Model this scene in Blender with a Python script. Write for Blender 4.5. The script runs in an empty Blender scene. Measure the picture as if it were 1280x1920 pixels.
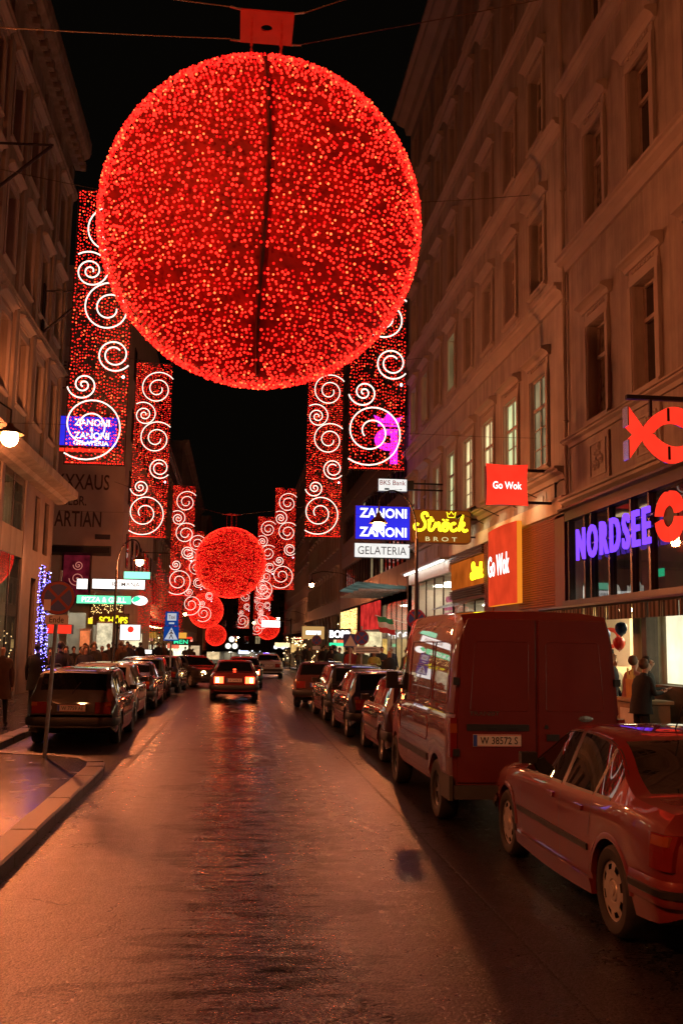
import bpy, bmesh, math, random
import numpy as np
from mathutils import Vector, Matrix
random.seed(7)
SC = bpy.context.scene
COL = SC.collection
PI = math.pi
R = math.radians

# ------------------------------------------------------------ camera
cd = bpy.data.cameras.new('camera')
cam = bpy.data.objects.new('camera', cd)
COL.objects.link(cam)
right = Vector((0.99417, -0.10656, 0.01654)).normalized()
back = Vector((-0.10344, -0.9857, -0.13303)).normalized()
up = back.cross(right).normalized()
right = up.cross(back).normalized()
cam.matrix_world = Matrix(((right.x, up.x, back.x, 0.0), (right.y, up.y, back.y, 0.0),
                           (right.z, up.z, back.z, 2.0), (0, 0, 0, 1)))
cd.sensor_fit = 'VERTICAL'
cd.sensor_height = 36.0
cd.lens = 1850 / 1920 * 36.0
cd.clip_start = 0.1
cd.clip_end = 3000
cd.dof.use_dof = True
cd.dof.focus_distance = 17.0
cd.dof.aperture_fstop = 9.0
SC.camera = cam

# ------------------------------------------------------------ night sky
w = bpy.data.worlds.new('World')
SC.world = w
w.use_nodes = True
wn = w.node_tree
bg = wn.nodes['Background']
sky = wn.nodes.new('ShaderNodeTexSky')
sky.sky_type = 'NISHITA'
sky.sun_disc = False
sky.sun_elevation = R(-8)
sky.sun_rotation = R(200)
mixw = wn.nodes.new('ShaderNodeMix')
mixw.data_type = 'RGBA'
mixw.inputs[0].default_value = 0.9
wn.links.new(sky.outputs[0], mixw.inputs[6])
mixw.inputs[7].default_value = (0.03, 0.024, 0.017, 1)
wn.links.new(mixw.outputs[2], bg.inputs[0])
bg.inputs[1].default_value = 0.06

SC.render.engine = 'CYCLES'
SC.view_settings.view_transform = 'Standard'
SC.view_settings.look = 'None'
SC.view_settings.exposure = 0.0
SC.view_settings.gamma = 1.0
SC.cycles.use_denoising = True
try:
    SC.cycles.denoiser = 'OPENIMAGEDENOISE'
except Exception:
    pass
SC.cycles.use_light_tree = True
SC.cycles.max_bounces = 6
SC.cycles.diffuse_bounces = 3
SC.cycles.glossy_bounces = 3
SC.cycles.transparent_max_bounces = 12
SC.cycles.sample_clamp_indirect = 4.0
SC.cycles.caustics_reflective = False
SC.cycles.caustics_refractive = False

LAMP = (1.0, 0.222, 0.066)
LAMP_W = 450.0


def gz(y):
    """height of the street at distance y: it starts to fall away beyond 75 m"""
    return -0.02 * max(0.0, y - 75.0)


# ------------------------------------------------------------ materials
MATS = {}


def mat(name, col, rough=0.5, metal=0.0, var=0.15, scale=6.0, bump=0.0, bscale=60.0, coat=0.0, spec=0.5, rvar=0.1, streak=0.0):
    if name in MATS:
        return MATS[name]
    m = bpy.data.materials.new(name)
    m.use_nodes = True
    nt = m.node_tree
    p = nt.nodes['Principled BSDF']
    tc = nt.nodes.new('ShaderNodeTexCoord')
    nz = nt.nodes.new('ShaderNodeTexNoise')
    nz.inputs['Scale'].default_value = scale
    nz.inputs['Detail'].default_value = 5
    nt.links.new(tc.outputs['Object'], nz.inputs['Vector'])
    if var > 0:
        rp = nt.nodes.new('ShaderNodeValToRGB')
        rp.color_ramp.elements[0].position = 0.3
        rp.color_ramp.elements[1].position = 0.7
        rp.color_ramp.elements[0].color = [c * (1 - var) for c in col] + [1]
        rp.color_ramp.elements[1].color = [min(1, c * (1 + var)) for c in col] + [1]
        nt.links.new(nz.outputs[0], rp.inputs[0])
        if streak > 0:     # rain streaks and soot patches
            mp = nt.nodes.new('ShaderNodeMapping')
            mp.inputs['Scale'].default_value = (2.6, 2.6, 0.22)
            nt.links.new(tc.outputs['Object'], mp.inputs['Vector'])
            n3 = nt.nodes.new('ShaderNodeTexNoise')
            n3.inputs['Scale'].default_value = 1.0
            n3.inputs['Detail'].default_value = 7
            n3.inputs['Roughness'].default_value = 0.68
            nt.links.new(mp.outputs[0], n3.inputs['Vector'])
            m3 = nt.nodes.new('ShaderNodeMapRange')
            m3.inputs[1].default_value = 0.36
            m3.inputs[2].default_value = 0.62
            m3.inputs[3].default_value = 1 - streak
            m3.inputs[4].default_value = 1.06
            nt.links.new(n3.outputs[0], m3.inputs[0])
            vm = nt.nodes.new('ShaderNodeVectorMath')
            vm.operation = 'SCALE'
            nt.links.new(rp.outputs[0], vm.inputs[0])
            nt.links.new(m3.outputs[0], vm.inputs['Scale'])
            nt.links.new(vm.outputs[0], p.inputs['Base Color'])
        else:
            nt.links.new(rp.outputs[0], p.inputs['Base Color'])
    else:
        p.inputs['Base Color'].default_value = (*col, 1)
    if rvar > 0:
        mr = nt.nodes.new('ShaderNodeMapRange')
        mr.inputs[3].default_value = max(0.02, rough - rvar)
        mr.inputs[4].default_value = min(1, rough + rvar)
        nt.links.new(nz.outputs[0], mr.inputs[0])
        nt.links.new(mr.outputs[0], p.inputs['Roughness'])
    else:
        p.inputs['Roughness'].default_value = rough
    p.inputs['Metallic'].default_value = metal
    p.inputs['Specular IOR Level'].default_value = spec
    p.inputs['Coat Weight'].default_value = coat
    p.inputs['Coat Roughness'].default_value = 0.02
    if bump > 0:
        n2 = nt.nodes.new('ShaderNodeTexNoise')
        n2.inputs['Scale'].default_value = bscale
        n2.inputs['Detail'].default_value = 4
        nt.links.new(tc.outputs['Object'], n2.inputs['Vector'])
        b = nt.nodes.new('ShaderNodeBump')
        b.inputs['Strength'].default_value = bump
        b.inputs['Distance'].default_value = 0.02
        nt.links.new(n2.outputs[0], b.inputs['Height'])
        nt.links.new(b.outputs[0], p.inputs['Normal'])
    MATS[name] = m
    return m


def emit(name, col, strength, sampling=True, var=0.0, scale=3.0):
    if name in MATS:
        return MATS[name]
    m = bpy.data.materials.new(name)
    m.use_nodes = True
    nt = m.node_tree
    nt.nodes.clear()
    o = nt.nodes.new('ShaderNodeOutputMaterial')
    e = nt.nodes.new('ShaderNodeEmission')
    e.inputs[0].default_value = (*col, 1)
    e.inputs[1].default_value = strength
    nt.links.new(e.outputs[0], o.inputs[0])
    if var > 0:
        tc = nt.nodes.new('ShaderNodeTexCoord')
        nz = nt.nodes.new('ShaderNodeTexNoise')
        nz.inputs['Scale'].default_value = scale
        nz.inputs['Detail'].default_value = 3
        nt.links.new(tc.outputs['Object'], nz.inputs['Vector'])
        mr = nt.nodes.new('ShaderNodeMapRange')
        mr.inputs[1].default_value = 0.3
        mr.inputs[2].default_value = 0.7
        mr.inputs[3].default_value = strength * (1 - var)
        mr.inputs[4].default_value = strength * (1 + var)
        nt.links.new(nz.outputs[0], mr.inputs[0])
        nt.links.new(mr.outputs[0], e.inputs[1])
    if not sampling:
        m.cycles.emission_sampling = 'NONE'
    MATS[name] = m
    return m


def glass(name, tint=(1, 1, 1), clear=0.9, rough=0.02, ior=1.5):
    """thin pane: mirror reflection by angle over a clear sheet"""
    if name in MATS:
        return MATS[name]
    m = bpy.data.materials.new(name)
    m.use_nodes = True
    nt = m.node_tree
    nt.nodes.clear()
    o = nt.nodes.new('ShaderNodeOutputMaterial')
    tr = nt.nodes.new('ShaderNodeBsdfTransparent')
    tr.inputs[0].default_value = (tint[0] * clear, tint[1] * clear, tint[2] * clear, 1)
    gl = nt.nodes.new('ShaderNodeBsdfGlossy')
    gl.inputs['Roughness'].default_value = rough
    fr = nt.nodes.new('ShaderNodeFresnel')
    ge = nt.nodes.new('ShaderNodeNewGeometry')
    mr = nt.nodes.new('ShaderNodeMapRange')      # the same index from either side of the sheet
    mr.inputs[3].default_value = ior
    mr.inputs[4].default_value = 1.0 / ior
    nt.links.new(ge.outputs['Backfacing'], mr.inputs[0])
    nt.links.new(mr.outputs[0], fr.inputs[0])
    mx = nt.nodes.new('ShaderNodeMixShader')
    nt.links.new(fr.outputs[0], mx.inputs[0])
    nt.links.new(tr.outputs[0], mx.inputs[1])
    nt.links.new(gl.outputs[0], mx.inputs[2])
    nt.links.new(mx.outputs[0], o.inputs[0])
    MATS[name] = m
    return m


# ------------------------------------------------------------ mesh helpers
class MB:
    def __init__(self):
        self.v, self.f, self.m = [], [], []

    def add(self, vs, fs, m=0):
        b = len(self.v)
        self.v.extend([tuple(p) for p in vs])
        for f in fs:
            self.f.append([b + i for i in f])
            self.m.append(m)
        return self

    def box(self, x0, x1, y0, y1, z0, z1, m=0):
        vs = [(x, y, z) for z in (z0, z1) for y in (y0, y1) for x in (x0, x1)]
        return self.add(vs, [(0, 2, 3, 1), (4, 5, 7, 6), (0, 1, 5, 4), (2, 6, 7, 3), (0, 4, 6, 2), (1, 3, 7, 5)], m)

    def quad(self, a, b, c, d, m=0):
        return self.add([a, b, c, d], [(0, 1, 2, 3)], m)

    def poly(self, pts, m=0):
        return self.add(pts, [tuple(range(len(pts)))], m)

    def prism(self, pts, y0, y1, m=0):
        """polygon of (x, z) points pushed from y0 to y1"""
        n = len(pts)
        vs = [(x, y0, z) for x, z in pts] + [(x, y1, z) for x, z in pts]
        fs = [tuple(range(n)), tuple(range(2 * n - 1, n - 1, -1))]
        fs += [(i, i + n, (i + 1) % n + n, (i + 1) % n) for i in range(n)]
        return self.add(vs, fs, m)

    def extrude_x(self, pts, x0, x1, m=0):
        """profile of (y, z) points pushed from x0 to x1"""
        n = len(pts)
        vs = [(x0, y, z) for y, z in pts] + [(x1, y, z) for y, z in pts]
        fs = [tuple(range(n)), tuple(range(2 * n - 1, n - 1, -1))]
        fs += [(i, i + n, (i + 1) % n + n, (i + 1) % n) for i in range(n)]
        return self.add(vs, fs, m)

    def tube(self, pts, r, n=6, m=0, closed=False, caps=True):
        pts = [Vector(p) for p in pts]
        k = len(pts)
        rr = r if isinstance(r, (list, tuple)) else [r] * k
        vs, fs = [], []
        ref = None
        for i, p in enumerate(pts):
            a = pts[i - 1] if (i > 0 or closed) else p
            b = pts[(i + 1) % k] if (i < k - 1 or closed) else p
            t = (b - a)
            if t.length < 1e-9:
                t = Vector((0, 0, 1))
            t.normalize()
            if ref is None:
                ref = Vector((0, 0, 1)) if abs(t.z) < 0.9 else Vector((1, 0, 0))
            s = t.cross(ref)
            if s.length < 1e-6:
                s = t.orthogonal()
            s.normalize()
            u = s.cross(t).normalized()
            ref = u
            for j in range(n):
                an = 2 * PI * j / n
                vs.append(p + s * math.cos(an) * rr[i] + u * math.sin(an) * rr[i])
        segs = k if closed else k - 1
        for i in range(segs):
            i2 = (i + 1) % k
            for j in range(n):
                j2 = (j + 1) % n
                fs.append((i * n + j, i2 * n + j, i2 * n + j2, i * n + j2))
        if caps and not closed:
            fs.append(tuple(range(n)))
            fs.append(tuple((k - 1) * n + j for j in reversed(range(n))))
        return self.add(vs, fs, m)

    def cyl(self, a, b, r, r2=None, n=12, m=0):
        return self.tube([a, b], [r, r if r2 is None else r2], n, m)

    def lathe(self, prof, n=24, c=(0, 0, 0), axis='z', m=0):
        """profile of (radius, height) turned about an axis through c"""
        vs, fs = [], []
        k = len(prof)
        for i in range(n):
            an = 2 * PI * i / n
            for (r, h) in prof:
                a, b = r * math.cos(an), r * math.sin(an)
                p = {'z': (a, b, h), 'y': (b, h, a), 'x': (h, a, b)}[axis]
                vs.append((p[0] + c[0], p[1] + c[1], p[2] + c[2]))
        for i in range(n):
            i2 = (i + 1) % n
            for j in range(k - 1):
                fs.append((i * k + j, i2 * k + j, i2 * k + j + 1, i * k + j + 1))
        return self.add(vs, fs, m)

    def ball(self, c, r, nu=10, nv=6, m=0, sx=1, sy=1, sz=1):
        prof = [(max(1e-4, math.sin(PI * j / nv)) * r, -math.cos(PI * j / nv) * r) for j in range(nv + 1)]
        vs, fs = [], []
        for i in range(nu):
            an = 2 * PI * i / nu
            for (q, h) in prof:
                vs.append((q * math.cos(an) * sx + c[0], q * math.sin(an) * sy + c[1], h * sz + c[2]))
        k = nv + 1
        for i in range(nu):
            i2 = (i + 1) % nu
            for j in range(nv):
                fs.append((i * k + j, i2 * k + j, i2 * k + j + 1, i * k + j + 1))
        return self.add(vs, fs, m)

    def mesh(self, name, mats, smooth=None):
        me = bpy.data.meshes.new(name)
        me.from_pydata(self.v, [], self.f)
        if not isinstance(mats, (list, tuple)):
            mats = [mats]
        for x in mats:
            me.materials.append(x)
        me.polygons.foreach_set('material_index', self.m)
        bm = bmesh.new()
        bm.from_mesh(me)
        bmesh.ops.recalc_face_normals(bm, faces=bm.faces)
        bm.to_mesh(me)
        bm.free()
        if smooth is not None:
            me.shade_smooth()
            me.set_sharp_from_angle(angle=R(smooth))
        me.update()
        return me

    def build(self, name, mats, parent=None, loc=None, smooth=None, label=None):
        return obj(name, self.mesh(name, mats, smooth), parent, loc, label)


def obj(name, me, parent=None, loc=None, label=None):
    o = bpy.data.objects.new(name, me)
    COL.objects.link(o)
    if parent is not None:
        o.parent = parent
    if loc is not None:
        o.location = loc
    if label:
        o['label'] = label
    return o


def thing(name, label, cat, loc=(0, 0, 0), rotz=0.0, group=None):
    o = bpy.data.objects.new(name, None)
    o.empty_display_size = 0.2
    COL.objects.link(o)
    o.location = loc
    o.rotation_euler = (0, 0, rotz)
    o['label'] = label
    o['category'] = cat
    if group:
        o['group'] = group
    return o


def tag(o, label, cat, group=None):
    o['label'] = label
    o['category'] = cat
    if group:
        o['group'] = group
    return o


def kind(o, k):
    o['kind'] = k
    return o


KIDS = {}


def copy_tree(o, parent=None):
    c = o.copy()
    COL.objects.link(c)
    c.parent = parent
    for ch in list(o.children):
        copy_tree(ch, c)
    return c


def clone(root, loc, rotz=None, label=None):
    c = copy_tree(root)
    c.location = loc
    if rotz is not None:
        c.rotation_euler = (0, 0, rotz)
    if label:
        c['label'] = label
    return c


def text_mesh(s, m, width=None, height=None, depth=0.01, bold=0.0, shear=0.0, spacing=1.0):
    """letters in the local x-z plane read from +y (so they run towards -x), centred"""
    cu = bpy.data.curves.new('lettering', 'FONT')
    cu.body = s
    cu.size = 1.0
    cu.extrude = 0.02
    cu.offset = bold
    cu.shear = shear
    cu.space_character = spacing
    cu.resolution_u = 3
    cu.align_x = 'CENTER'
    o = bpy.data.objects.new('lettering', cu)
    COL.objects.link(o)
    dg = bpy.context.evaluated_depsgraph_get()
    me = bpy.data.meshes.new_from_object(o.evaluated_get(dg))
    bpy.data.objects.remove(o)
    bpy.data.curves.remove(cu)
    n = len(me.vertices)
    co = np.empty(n * 3)
    me.vertices.foreach_get('co', co)
    co = co.reshape(-1, 3)
    mn, mx = co.min(0), co.max(0)
    ctr = (mn + mx) / 2
    sz = mx - mn
    kx = (width / sz[0]) if width else None
    kz = (height / sz[1]) if height else None
    if kx is None and kz is None:
        kx = kz = 1
    kx = kx or kz
    kz = kz or kx
    out = np.empty_like(co)
    out[:, 0] = -(co[:, 0] - ctr[0]) * kx
    out[:, 2] = (co[:, 1] - ctr[1]) * kz
    out[:, 1] = (co[:, 2] - mn[2]) / max(1e-6, sz[2]) * depth
    me.vertices.foreach_set('co', out.reshape(-1))
    me.materials.clear()
    me.materials.append(m)
    me.name = 'lettering'
    me.update()
    return me


def lettering(parent, s, x, z, y, m, width=None, height=None, depth=0.01, bold=0.0, shear=0.0, spacing=1.0, name='lettering'):
    return obj(name, text_mesh(s, m, width, height, depth, bold, shear, spacing), parent, (x, y, z))


def smoothstep(x):
    x = max(0, min(1, x))
    return x * x * (3 - 2 * x)
# ------------------------------------------------------------ street
def asphalt_material():
    m = bpy.data.materials.new('wet_asphalt')
    m.use_nodes = True
    nt = m.node_tree
    N, L = nt.nodes, nt.links
    p = N['Principled BSDF']
    tc = N.new('ShaderNodeTexCoord')

    def noise(scale, vec, detail=4, rough=0.55):
        n = N.new('ShaderNodeTexNoise')
        n.inputs['Scale'].default_value = scale
        n.inputs['Detail'].default_value = detail
        n.inputs['Roughness'].default_value = rough
        L.new(vec, n.inputs['Vector'])
        return n.outputs[0]

    def mapping(scale, loc=(0, 0, 0)):
        mp = N.new('ShaderNodeMapping')
        mp.inputs['Scale'].default_value = scale
        mp.inputs['Location'].default_value = loc
        L.new(tc.outputs['Object'], mp.inputs['Vector'])
        return mp.outputs[0]

    def rng(v, a, b, c, d):
        mr = N.new('ShaderNodeMapRange')
        mr.inputs[1].default_value = a
        mr.inputs[2].default_value = b
        mr.inputs[3].default_value = c
        mr.inputs[4].default_value = d
        L.new(v, mr.inputs[0])
        return mr.outputs[0]

    def math_(op, a, b):
        q = N.new('ShaderNodeMath')
        q.operation = op
        for i, x in enumerate((a, b)):
            if isinstance(x, (int, float)):
                q.inputs[i].default_value = x
            else:
                L.new(x, q.inputs[i])
        return q.outputs[0]

    O = tc.outputs['Object']
    sep = N.new('ShaderNodeSeparateXYZ')
    L.new(O, sep.inputs[0])
    vo = N.new('ShaderNodeTexVoronoi')
    vo.inputs['Scale'].default_value = 62
    L.new(O, vo.inputs['Vector'])
    sepc = N.new('ShaderNodeSeparateColor')
    L.new(vo.outputs['Color'], sepc.inputs[0])
    stone = sepc.outputs[0]                      # one random value for each chip of aggregate
    grain = noise(34, O, 4, 0.75)
    coarse = noise(1.3, O, 5)
    worn = noise(4.5, O, 5, 0.7)
    tracks = noise(1.0, mapping((1.6, 0.05, 1)), 3)
    across = noise(1.0, mapping((1.1, 9.0, 1)), 4, 0.65)
    fine_across = noise(1.0, mapping((1.5, 6.5, 1), (0, 3, 0)), 5, 0.62)
    # worn transverse ridges down the crown of the lane
    strip = rng(math_('ABSOLUTE', math_('SUBTRACT', sep.outputs[0], 0.22), 0), 0.10, 0.85, 1.0, 0.0)
    strip_n = math_('MULTIPLY', rng(strip, 0.0, 0.5, 0.0, 1.0), rng(fine_across, 0.50, 0.57, 0.0, 1.0))
    spots = math_('MULTIPLY', rng(math_('ABSOLUTE', math_('SUBTRACT', sep.outputs[0], 0.26), 0), 0.10, 0.30, 1.0, 0.0),
                  rng(noise(1.0, mapping((2.0, 5.5, 1), (3, 1, 0)), 4, 0.6), 0.545, 0.585, 0.0, 1.0))
    # older, darker surface in an uneven band along the middle, its edges torn crosswise
    edge = math_('ADD', sep.outputs[0], rng(noise(1.0, mapping((0.35, 1.1, 1)), 5, 0.65), 0.3, 0.7, -0.8, 0.8))
    edge = math_('ADD', edge, rng(fine_across, 0.35, 0.65, -0.22, 0.22))
    band = math_('MULTIPLY', rng(edge, -0.42, -0.36, 0.0, 1.0), rng(edge, 0.98, 1.03, 1.0, 0.0))
    # crooked cracks and a straight trench seam
    ck = N.new('ShaderNodeTexVoronoi')
    ck.feature = 'DISTANCE_TO_EDGE'
    ck.inputs['Scale'].default_value = 0.55
    wob = N.new('ShaderNodeVectorMath')
    wob.operation = 'ADD'
    L.new(O, wob.inputs[0])
    nzv = N.new('ShaderNodeTexNoise')
    nzv.inputs['Scale'].default_value = 2.2
    nzv.inputs['Detail'].default_value = 4
    L.new(O, nzv.inputs['Vector'])
    L.new(nzv.outputs['Color'], wob.inputs[1])
    L.new(wob.outputs[0], ck.inputs['Vector'])
    crack = math_('MULTIPLY', rng(ck.outputs['Distance'], 0.003, 0.010, 1.0, 0.0), rng(noise(0.5, O, 2), 0.5, 0.6, 0.0, 1.0))
    seam = rng(math_('ABSOLUTE', math_('SUBTRACT', math_('ADD', sep.outputs[0], rng(grain, 0.3, 0.7, -0.02, 0.02)), 2.02), 0), 0.008, 0.02, 1.0, 0.0)
    dark = math_('MAXIMUM', crack, math_('MULTIPLY', seam, 0.8))
    col = math_('MULTIPLY', rng(stone, 0.0, 1.0, 0.002, 0.024), rng(grain, 0.34, 0.66, 0.35, 1.65))
    col = math_('MULTIPLY', col, rng(coarse, 0.3, 0.7, 0.75, 1.25))
    col = math_('MULTIPLY', col, rng(worn, 0.35, 0.65, 0.75, 1.2))
    col = math_('MULTIPLY', col, rng(band, 0, 1, 1.0, 0.45))
    col = math_('MULTIPLY', col, rng(strip_n, 0, 1, 1.0, 0.6))
    col = math_('MULTIPLY', col, rng(spots, 0, 1, 1.0, 0.15))
    col = math_('MULTIPLY', col, rng(dark, 0, 1, 1.0, 0.25))
    comb = N.new('ShaderNodeCombineColor')
    L.new(math_('MULTIPLY', col, 1.12), comb.inputs[0])
    L.new(col, comb.inputs[1])
    L.new(math_('MULTIPLY', col, 0.9), comb.inputs[2])
    L.new(comb.outputs[0], p.inputs['Base Color'])
    ro = rng(tracks, 0.3, 0.7, 0.25, 0.36)
    ro = math_('ADD', ro, rng(grain, 0.34, 0.66, -0.05, 0.07))
    ro = math_('ADD', ro, rng(worn, 0.35, 0.65, -0.03, 0.04))
    wet = math_('MULTIPLY', strip, rng(noise(0.8, mapping((1, 0.7, 1), (0, 4, 0)), 3), 0.42, 0.58, 1.0, 0.3))
    ro = math_('SUBTRACT', ro, math_('MULTIPLY', wet, 0.16))
    L.new(ro, p.inputs['Roughness'])
    sp = math_('MULTIPLY', rng(strip_n, 0, 1, 1.02, 0.12), rng(band, 0, 1, 1.0, 0.42))
    sp = math_('MULTIPLY', sp, rng(spots, 0, 1, 1.0, 0.12))
    sp = math_('MULTIPLY', sp, rng(dark, 0, 1, 1.0, 0.2))
    sp = math_('MULTIPLY', sp, rng(grain, 0.34, 0.66, 0.25, 1.5))
    sp = math_('MULTIPLY', sp, rng(stone, 0, 1, 0.55, 1.25))
    L.new(sp, p.inputs['Specular IOR Level'])
    hgt = math_('ADD', math_('MULTIPLY', grain, 0.6), math_('MULTIPLY', vo.outputs['Distance'], -0.5))
    hgt = math_('ADD', hgt, math_('MULTIPLY', strip, math_('MULTIPLY', fine_across, 2.5)))
    hgt = math_('SUBTRACT', hgt, dark)
    b = N.new('ShaderNodeBump')
    b.inputs['Strength'].default_value = 0.6
    b.inputs['Distance'].default_value = 0.010
    L.new(hgt, b.inputs['Height'])
    L.new(b.outputs[0], p.inputs['Normal'])
    return m


M_ASPHALT = asphalt_material()
M_KERB = mat('kerb_granite', (0.11, 0.10, 0.09), 0.42, var=0.3, scale=14, bump=0.25, bscale=120)
M_PAVE = mat('pavement_asphalt', (0.026, 0.026, 0.028), 0.24, var=0.3, scale=3.0, bump=0.05, bscale=140, spec=0.6, rvar=0.12)
M_LINE = mat('road_paint', (0.20, 0.19, 0.175), 0.5, var=0.75, scale=9)
M_BLACK = mat('black_rubber', (0.012, 0.012, 0.012), 0.6, var=0.2)
M_DARKMETAL = mat('dark_metal', (0.03, 0.03, 0.032), 0.45, 0.6)
M_STEEL = mat('galvanised_steel', (0.32, 0.32, 0.31), 0.42, 0.8, var=0.2, scale=10)

YS = [-30, -10, 0, 10, 20, 30, 40, 50, 60, 75, 90, 110, 140, 180, 230, 300, 600]
g = MB()
for a, b in zip(YS[:-1], YS[1:]):
    g.quad((-400, a, gz(a) - .35), (400, a, gz(a) - .35), (400, b, gz(b) - .35), (-400, b, gz(b) - .35))
kind(g.build('ground', M_PAVE), 'structure')
g = MB()
for a, b in zip(YS[:-1], YS[1:]):
    g.quad((-14, a, gz(a)), (9, a, gz(a)), (9, b, gz(b)), (-14, b, gz(b)))
kind(g.build('road', M_ASPHALT), 'structure')

KH = 0.13
# right pavement
g = MB()
for a, b in zip(YS[:-1], YS[1:]):
    if b > 260:
        break
    g.add([(4.95, a, gz(a) + KH), (9, a, gz(a) + KH), (9, b, gz(b) + KH), (4.95, b, gz(b) + KH)], [(0, 1, 2, 3)])
pr = kind(g.build('pavement', M_PAVE), 'structure')
ks = MB().box(0, 0.25, 0.006, 0.994, -0.1, KH + 0.012).mesh('kerb_stone', M_KERB)
for k in range(60):
    y = -2 + k
    obj('kerb_stone', ks, pr, (4.70, y, gz(y)))
# left pavement with the bulb-out that ends the parking lane
g = MB()
def strip_quad(mb, x0, x1, a, b):
    mb.quad((x0, a, gz(a) + KH), (x1, a, gz(a) + KH), (x1, b, gz(b) + KH), (x0, b, gz(b) + KH))
edge_pts = [(-2.15, -30), (-2.15, 15.4), (-2.2, 15.9), (-2.45, 16.45), (-2.9, 16.8), (-3.6, 17.05), (-4.2, 17.35), (-4.42, 17.9), (-4.45, 19), (-4.45, 48)]
top = [(x, y, KH) for x, y in edge_pts] + [(-14, 48, KH), (-14, -30, KH)]
g.poly(top)
for a, b in zip([60, 75, 90, 110, 140, 180, 230], [75, 90, 110, 140, 180, 230, 300]):
    strip_quad(g, -9, -4.45, a, b)
g.quad((-6.9, 48, KH), (-4.45, 48, KH), (-4.45, 60, KH), (-6.9, 60, KH))
pl = kind(g.build('pavement', M_PAVE), 'structure')
# kerb stones follow the edge
path = edge_pts
acc = []
for (x0, y0), (x1, y1) in zip(path[:-1], path[1:]):
    n = max(1, round(math.hypot(x1 - x0, y1 - y0) / 1.0))
    for k in range(n):
        t0, t1 = k / n, (k + 1) / n
        acc.append(((x0 + (x1 - x0) * t0, y0 + (y1 - y0) * t0), (x0 + (x1 - x0) * t1, y0 + (y1 - y0) * t1)))
for (a, b) in acc:
    if a[1] < 3:
        continue
    d = Vector((b[0] - a[0], b[1] - a[1]))
    l = d.length
    d.normalize()
    nrm = Vector((d.y, -d.x))
    s = MB()
    e = 0.011
    o0 = Vector(a) + d * e
    o1 = Vector(b) - d * e
    wd = 0.27
    top_z = KH + 0.012 + random.uniform(-0.007, 0.007)
    ps = [o0 - nrm * 0.0, o1 - nrm * 0.0, o1 + nrm * wd, o0 + nrm * wd]
    bev = 0.02
    vs = [(p.x, p.y, -0.1) for p in ps] + [(ps[0].x, ps[0].y, top_z), (ps[1].x, ps[1].y, top_z),
          (ps[2].x, ps[2].y, top_z - bev), (ps[3].x, ps[3].y, top_z - bev)]
    q2 = ps[2] - nrm * bev
    q3 = ps[3] - nrm * bev
    vs += [(q2.x, q2.y, top_z), (q3.x, q3.y, top_z)]
    s.add(vs, [(4, 5, 8, 9), (9, 8, 6, 7), (7, 6, 2, 3), (0, 1, 5, 4), (1, 2, 6, 8, 5), (0, 4, 9, 7, 3)])
    s.build('kerb_stone', M_KERB, pl)

# parking lane line on the left, zebra crossing, manhole
g = MB()
for k in range(1):
    g.quad((-1.70, 16.3, .004), (-1.62, 16.3, .004), (-1.54, 33, .004), (-1.62, 33, .004))
kind(g.build('road_marking', M_LINE), 'structure')
zb = MB()
for k in range(7):
    x = -3.6 + k * 1.15
    zb.quad((x, 38.6, .004), (x + .55, 38.6, .004), (x + .55, 41.8, .004), (x, 41.8, .004))
kind(zb.build('zebra_crossing', M_LINE), 'structure')
mh = thing('manhole_cover', 'round iron manhole cover in the lane behind the dark red moving saloon', 'manhole', (0.35, 29.6, 0.0))
MB().lathe([(0, 0.006), (0.27, 0.006), (0.30, 0.009), (0.31, 0.002)], 28).build('lid', M_DARKMETAL, mh)
MB().lathe([(0.33, 0.002), (0.34, 0.011), (0.42, 0.011), (0.43, 0.002)], 28).build('rim', M_STEEL, mh)
# ------------------------------------------------------------ buildings
M_STUCCO_A = mat('stucco_warm', (0.38, 0.36, 0.31), 0.8, var=0.2, scale=1.2, bump=0.12, bscale=50, streak=.3)
M_STUCCO_B = mat('stucco_grey', (0.38, 0.37, 0.33), 0.8, var=0.22, scale=0.9, bump=0.12, bscale=50, streak=.3)
M_STUCCO_L = mat('stucco_ochre', (0.33, 0.30, 0.24), 0.8, var=0.2, scale=1.0, bump=0.12, bscale=50, streak=.3)
M_STONE_D = mat('dark_stone_panel', (0.10, 0.085, 0.075), 0.5, var=0.25, scale=2.5)
M_STONE_M = mat('brown_stone', (0.16, 0.13, 0.105), 0.65, var=0.25, scale=1.5)
M_GABLE = mat('gable_render', (0.66, 0.61, 0.54), 0.85, var=0.12, scale=0.8, bump=0.08, bscale=40)
M_GABLETXT = mat('faded_wall_lettering', (0.11, 0.08, 0.075), 0.8, var=0.4, scale=5)
M_WOOD = mat('window_paint', (0.42, 0.38, 0.32), 0.45, var=0.15)
M_WOODD = mat('window_paint_dark', (0.05, 0.04, 0.035), 0.45, var=0.15)
M_PANE = mat('dark_pane', (0.008, 0.008, 0.008), 0.03, var=0.0, spec=1.0, rvar=0.0)
M_PANE.node_tree.nodes['Principled BSDF'].inputs['IOR'].default_value = 1.9
M_ROOF = mat('roof_sheet', (0.05, 0.045, 0.045), 0.5, 0.3)
M_CORN = mat('cornice_plaster', (0.40, 0.38, 0.33), 0.8, var=0.10, scale=1.2, bump=0.03)
M_LITW = emit('room_light_warm', (1.0, 0.80, 0.40), 1.0, var=0.35, scale=1.3)
M_LITG = emit('room_light_green', (0.80, 0.85, 0.42), 0.85, var=0.3, scale=1.3)
M_LITDIM = emit('dim_pane_glow', (1.0, 0.74, 0.38), 0.24, var=0.5, scale=1.3)
G_CLEAR = glass('shop_glass', (1, 1, 1), 0.92)
G_DARK = glass('tinted_glass', (0.5, 0.5, 0.5), 0.6)


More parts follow.
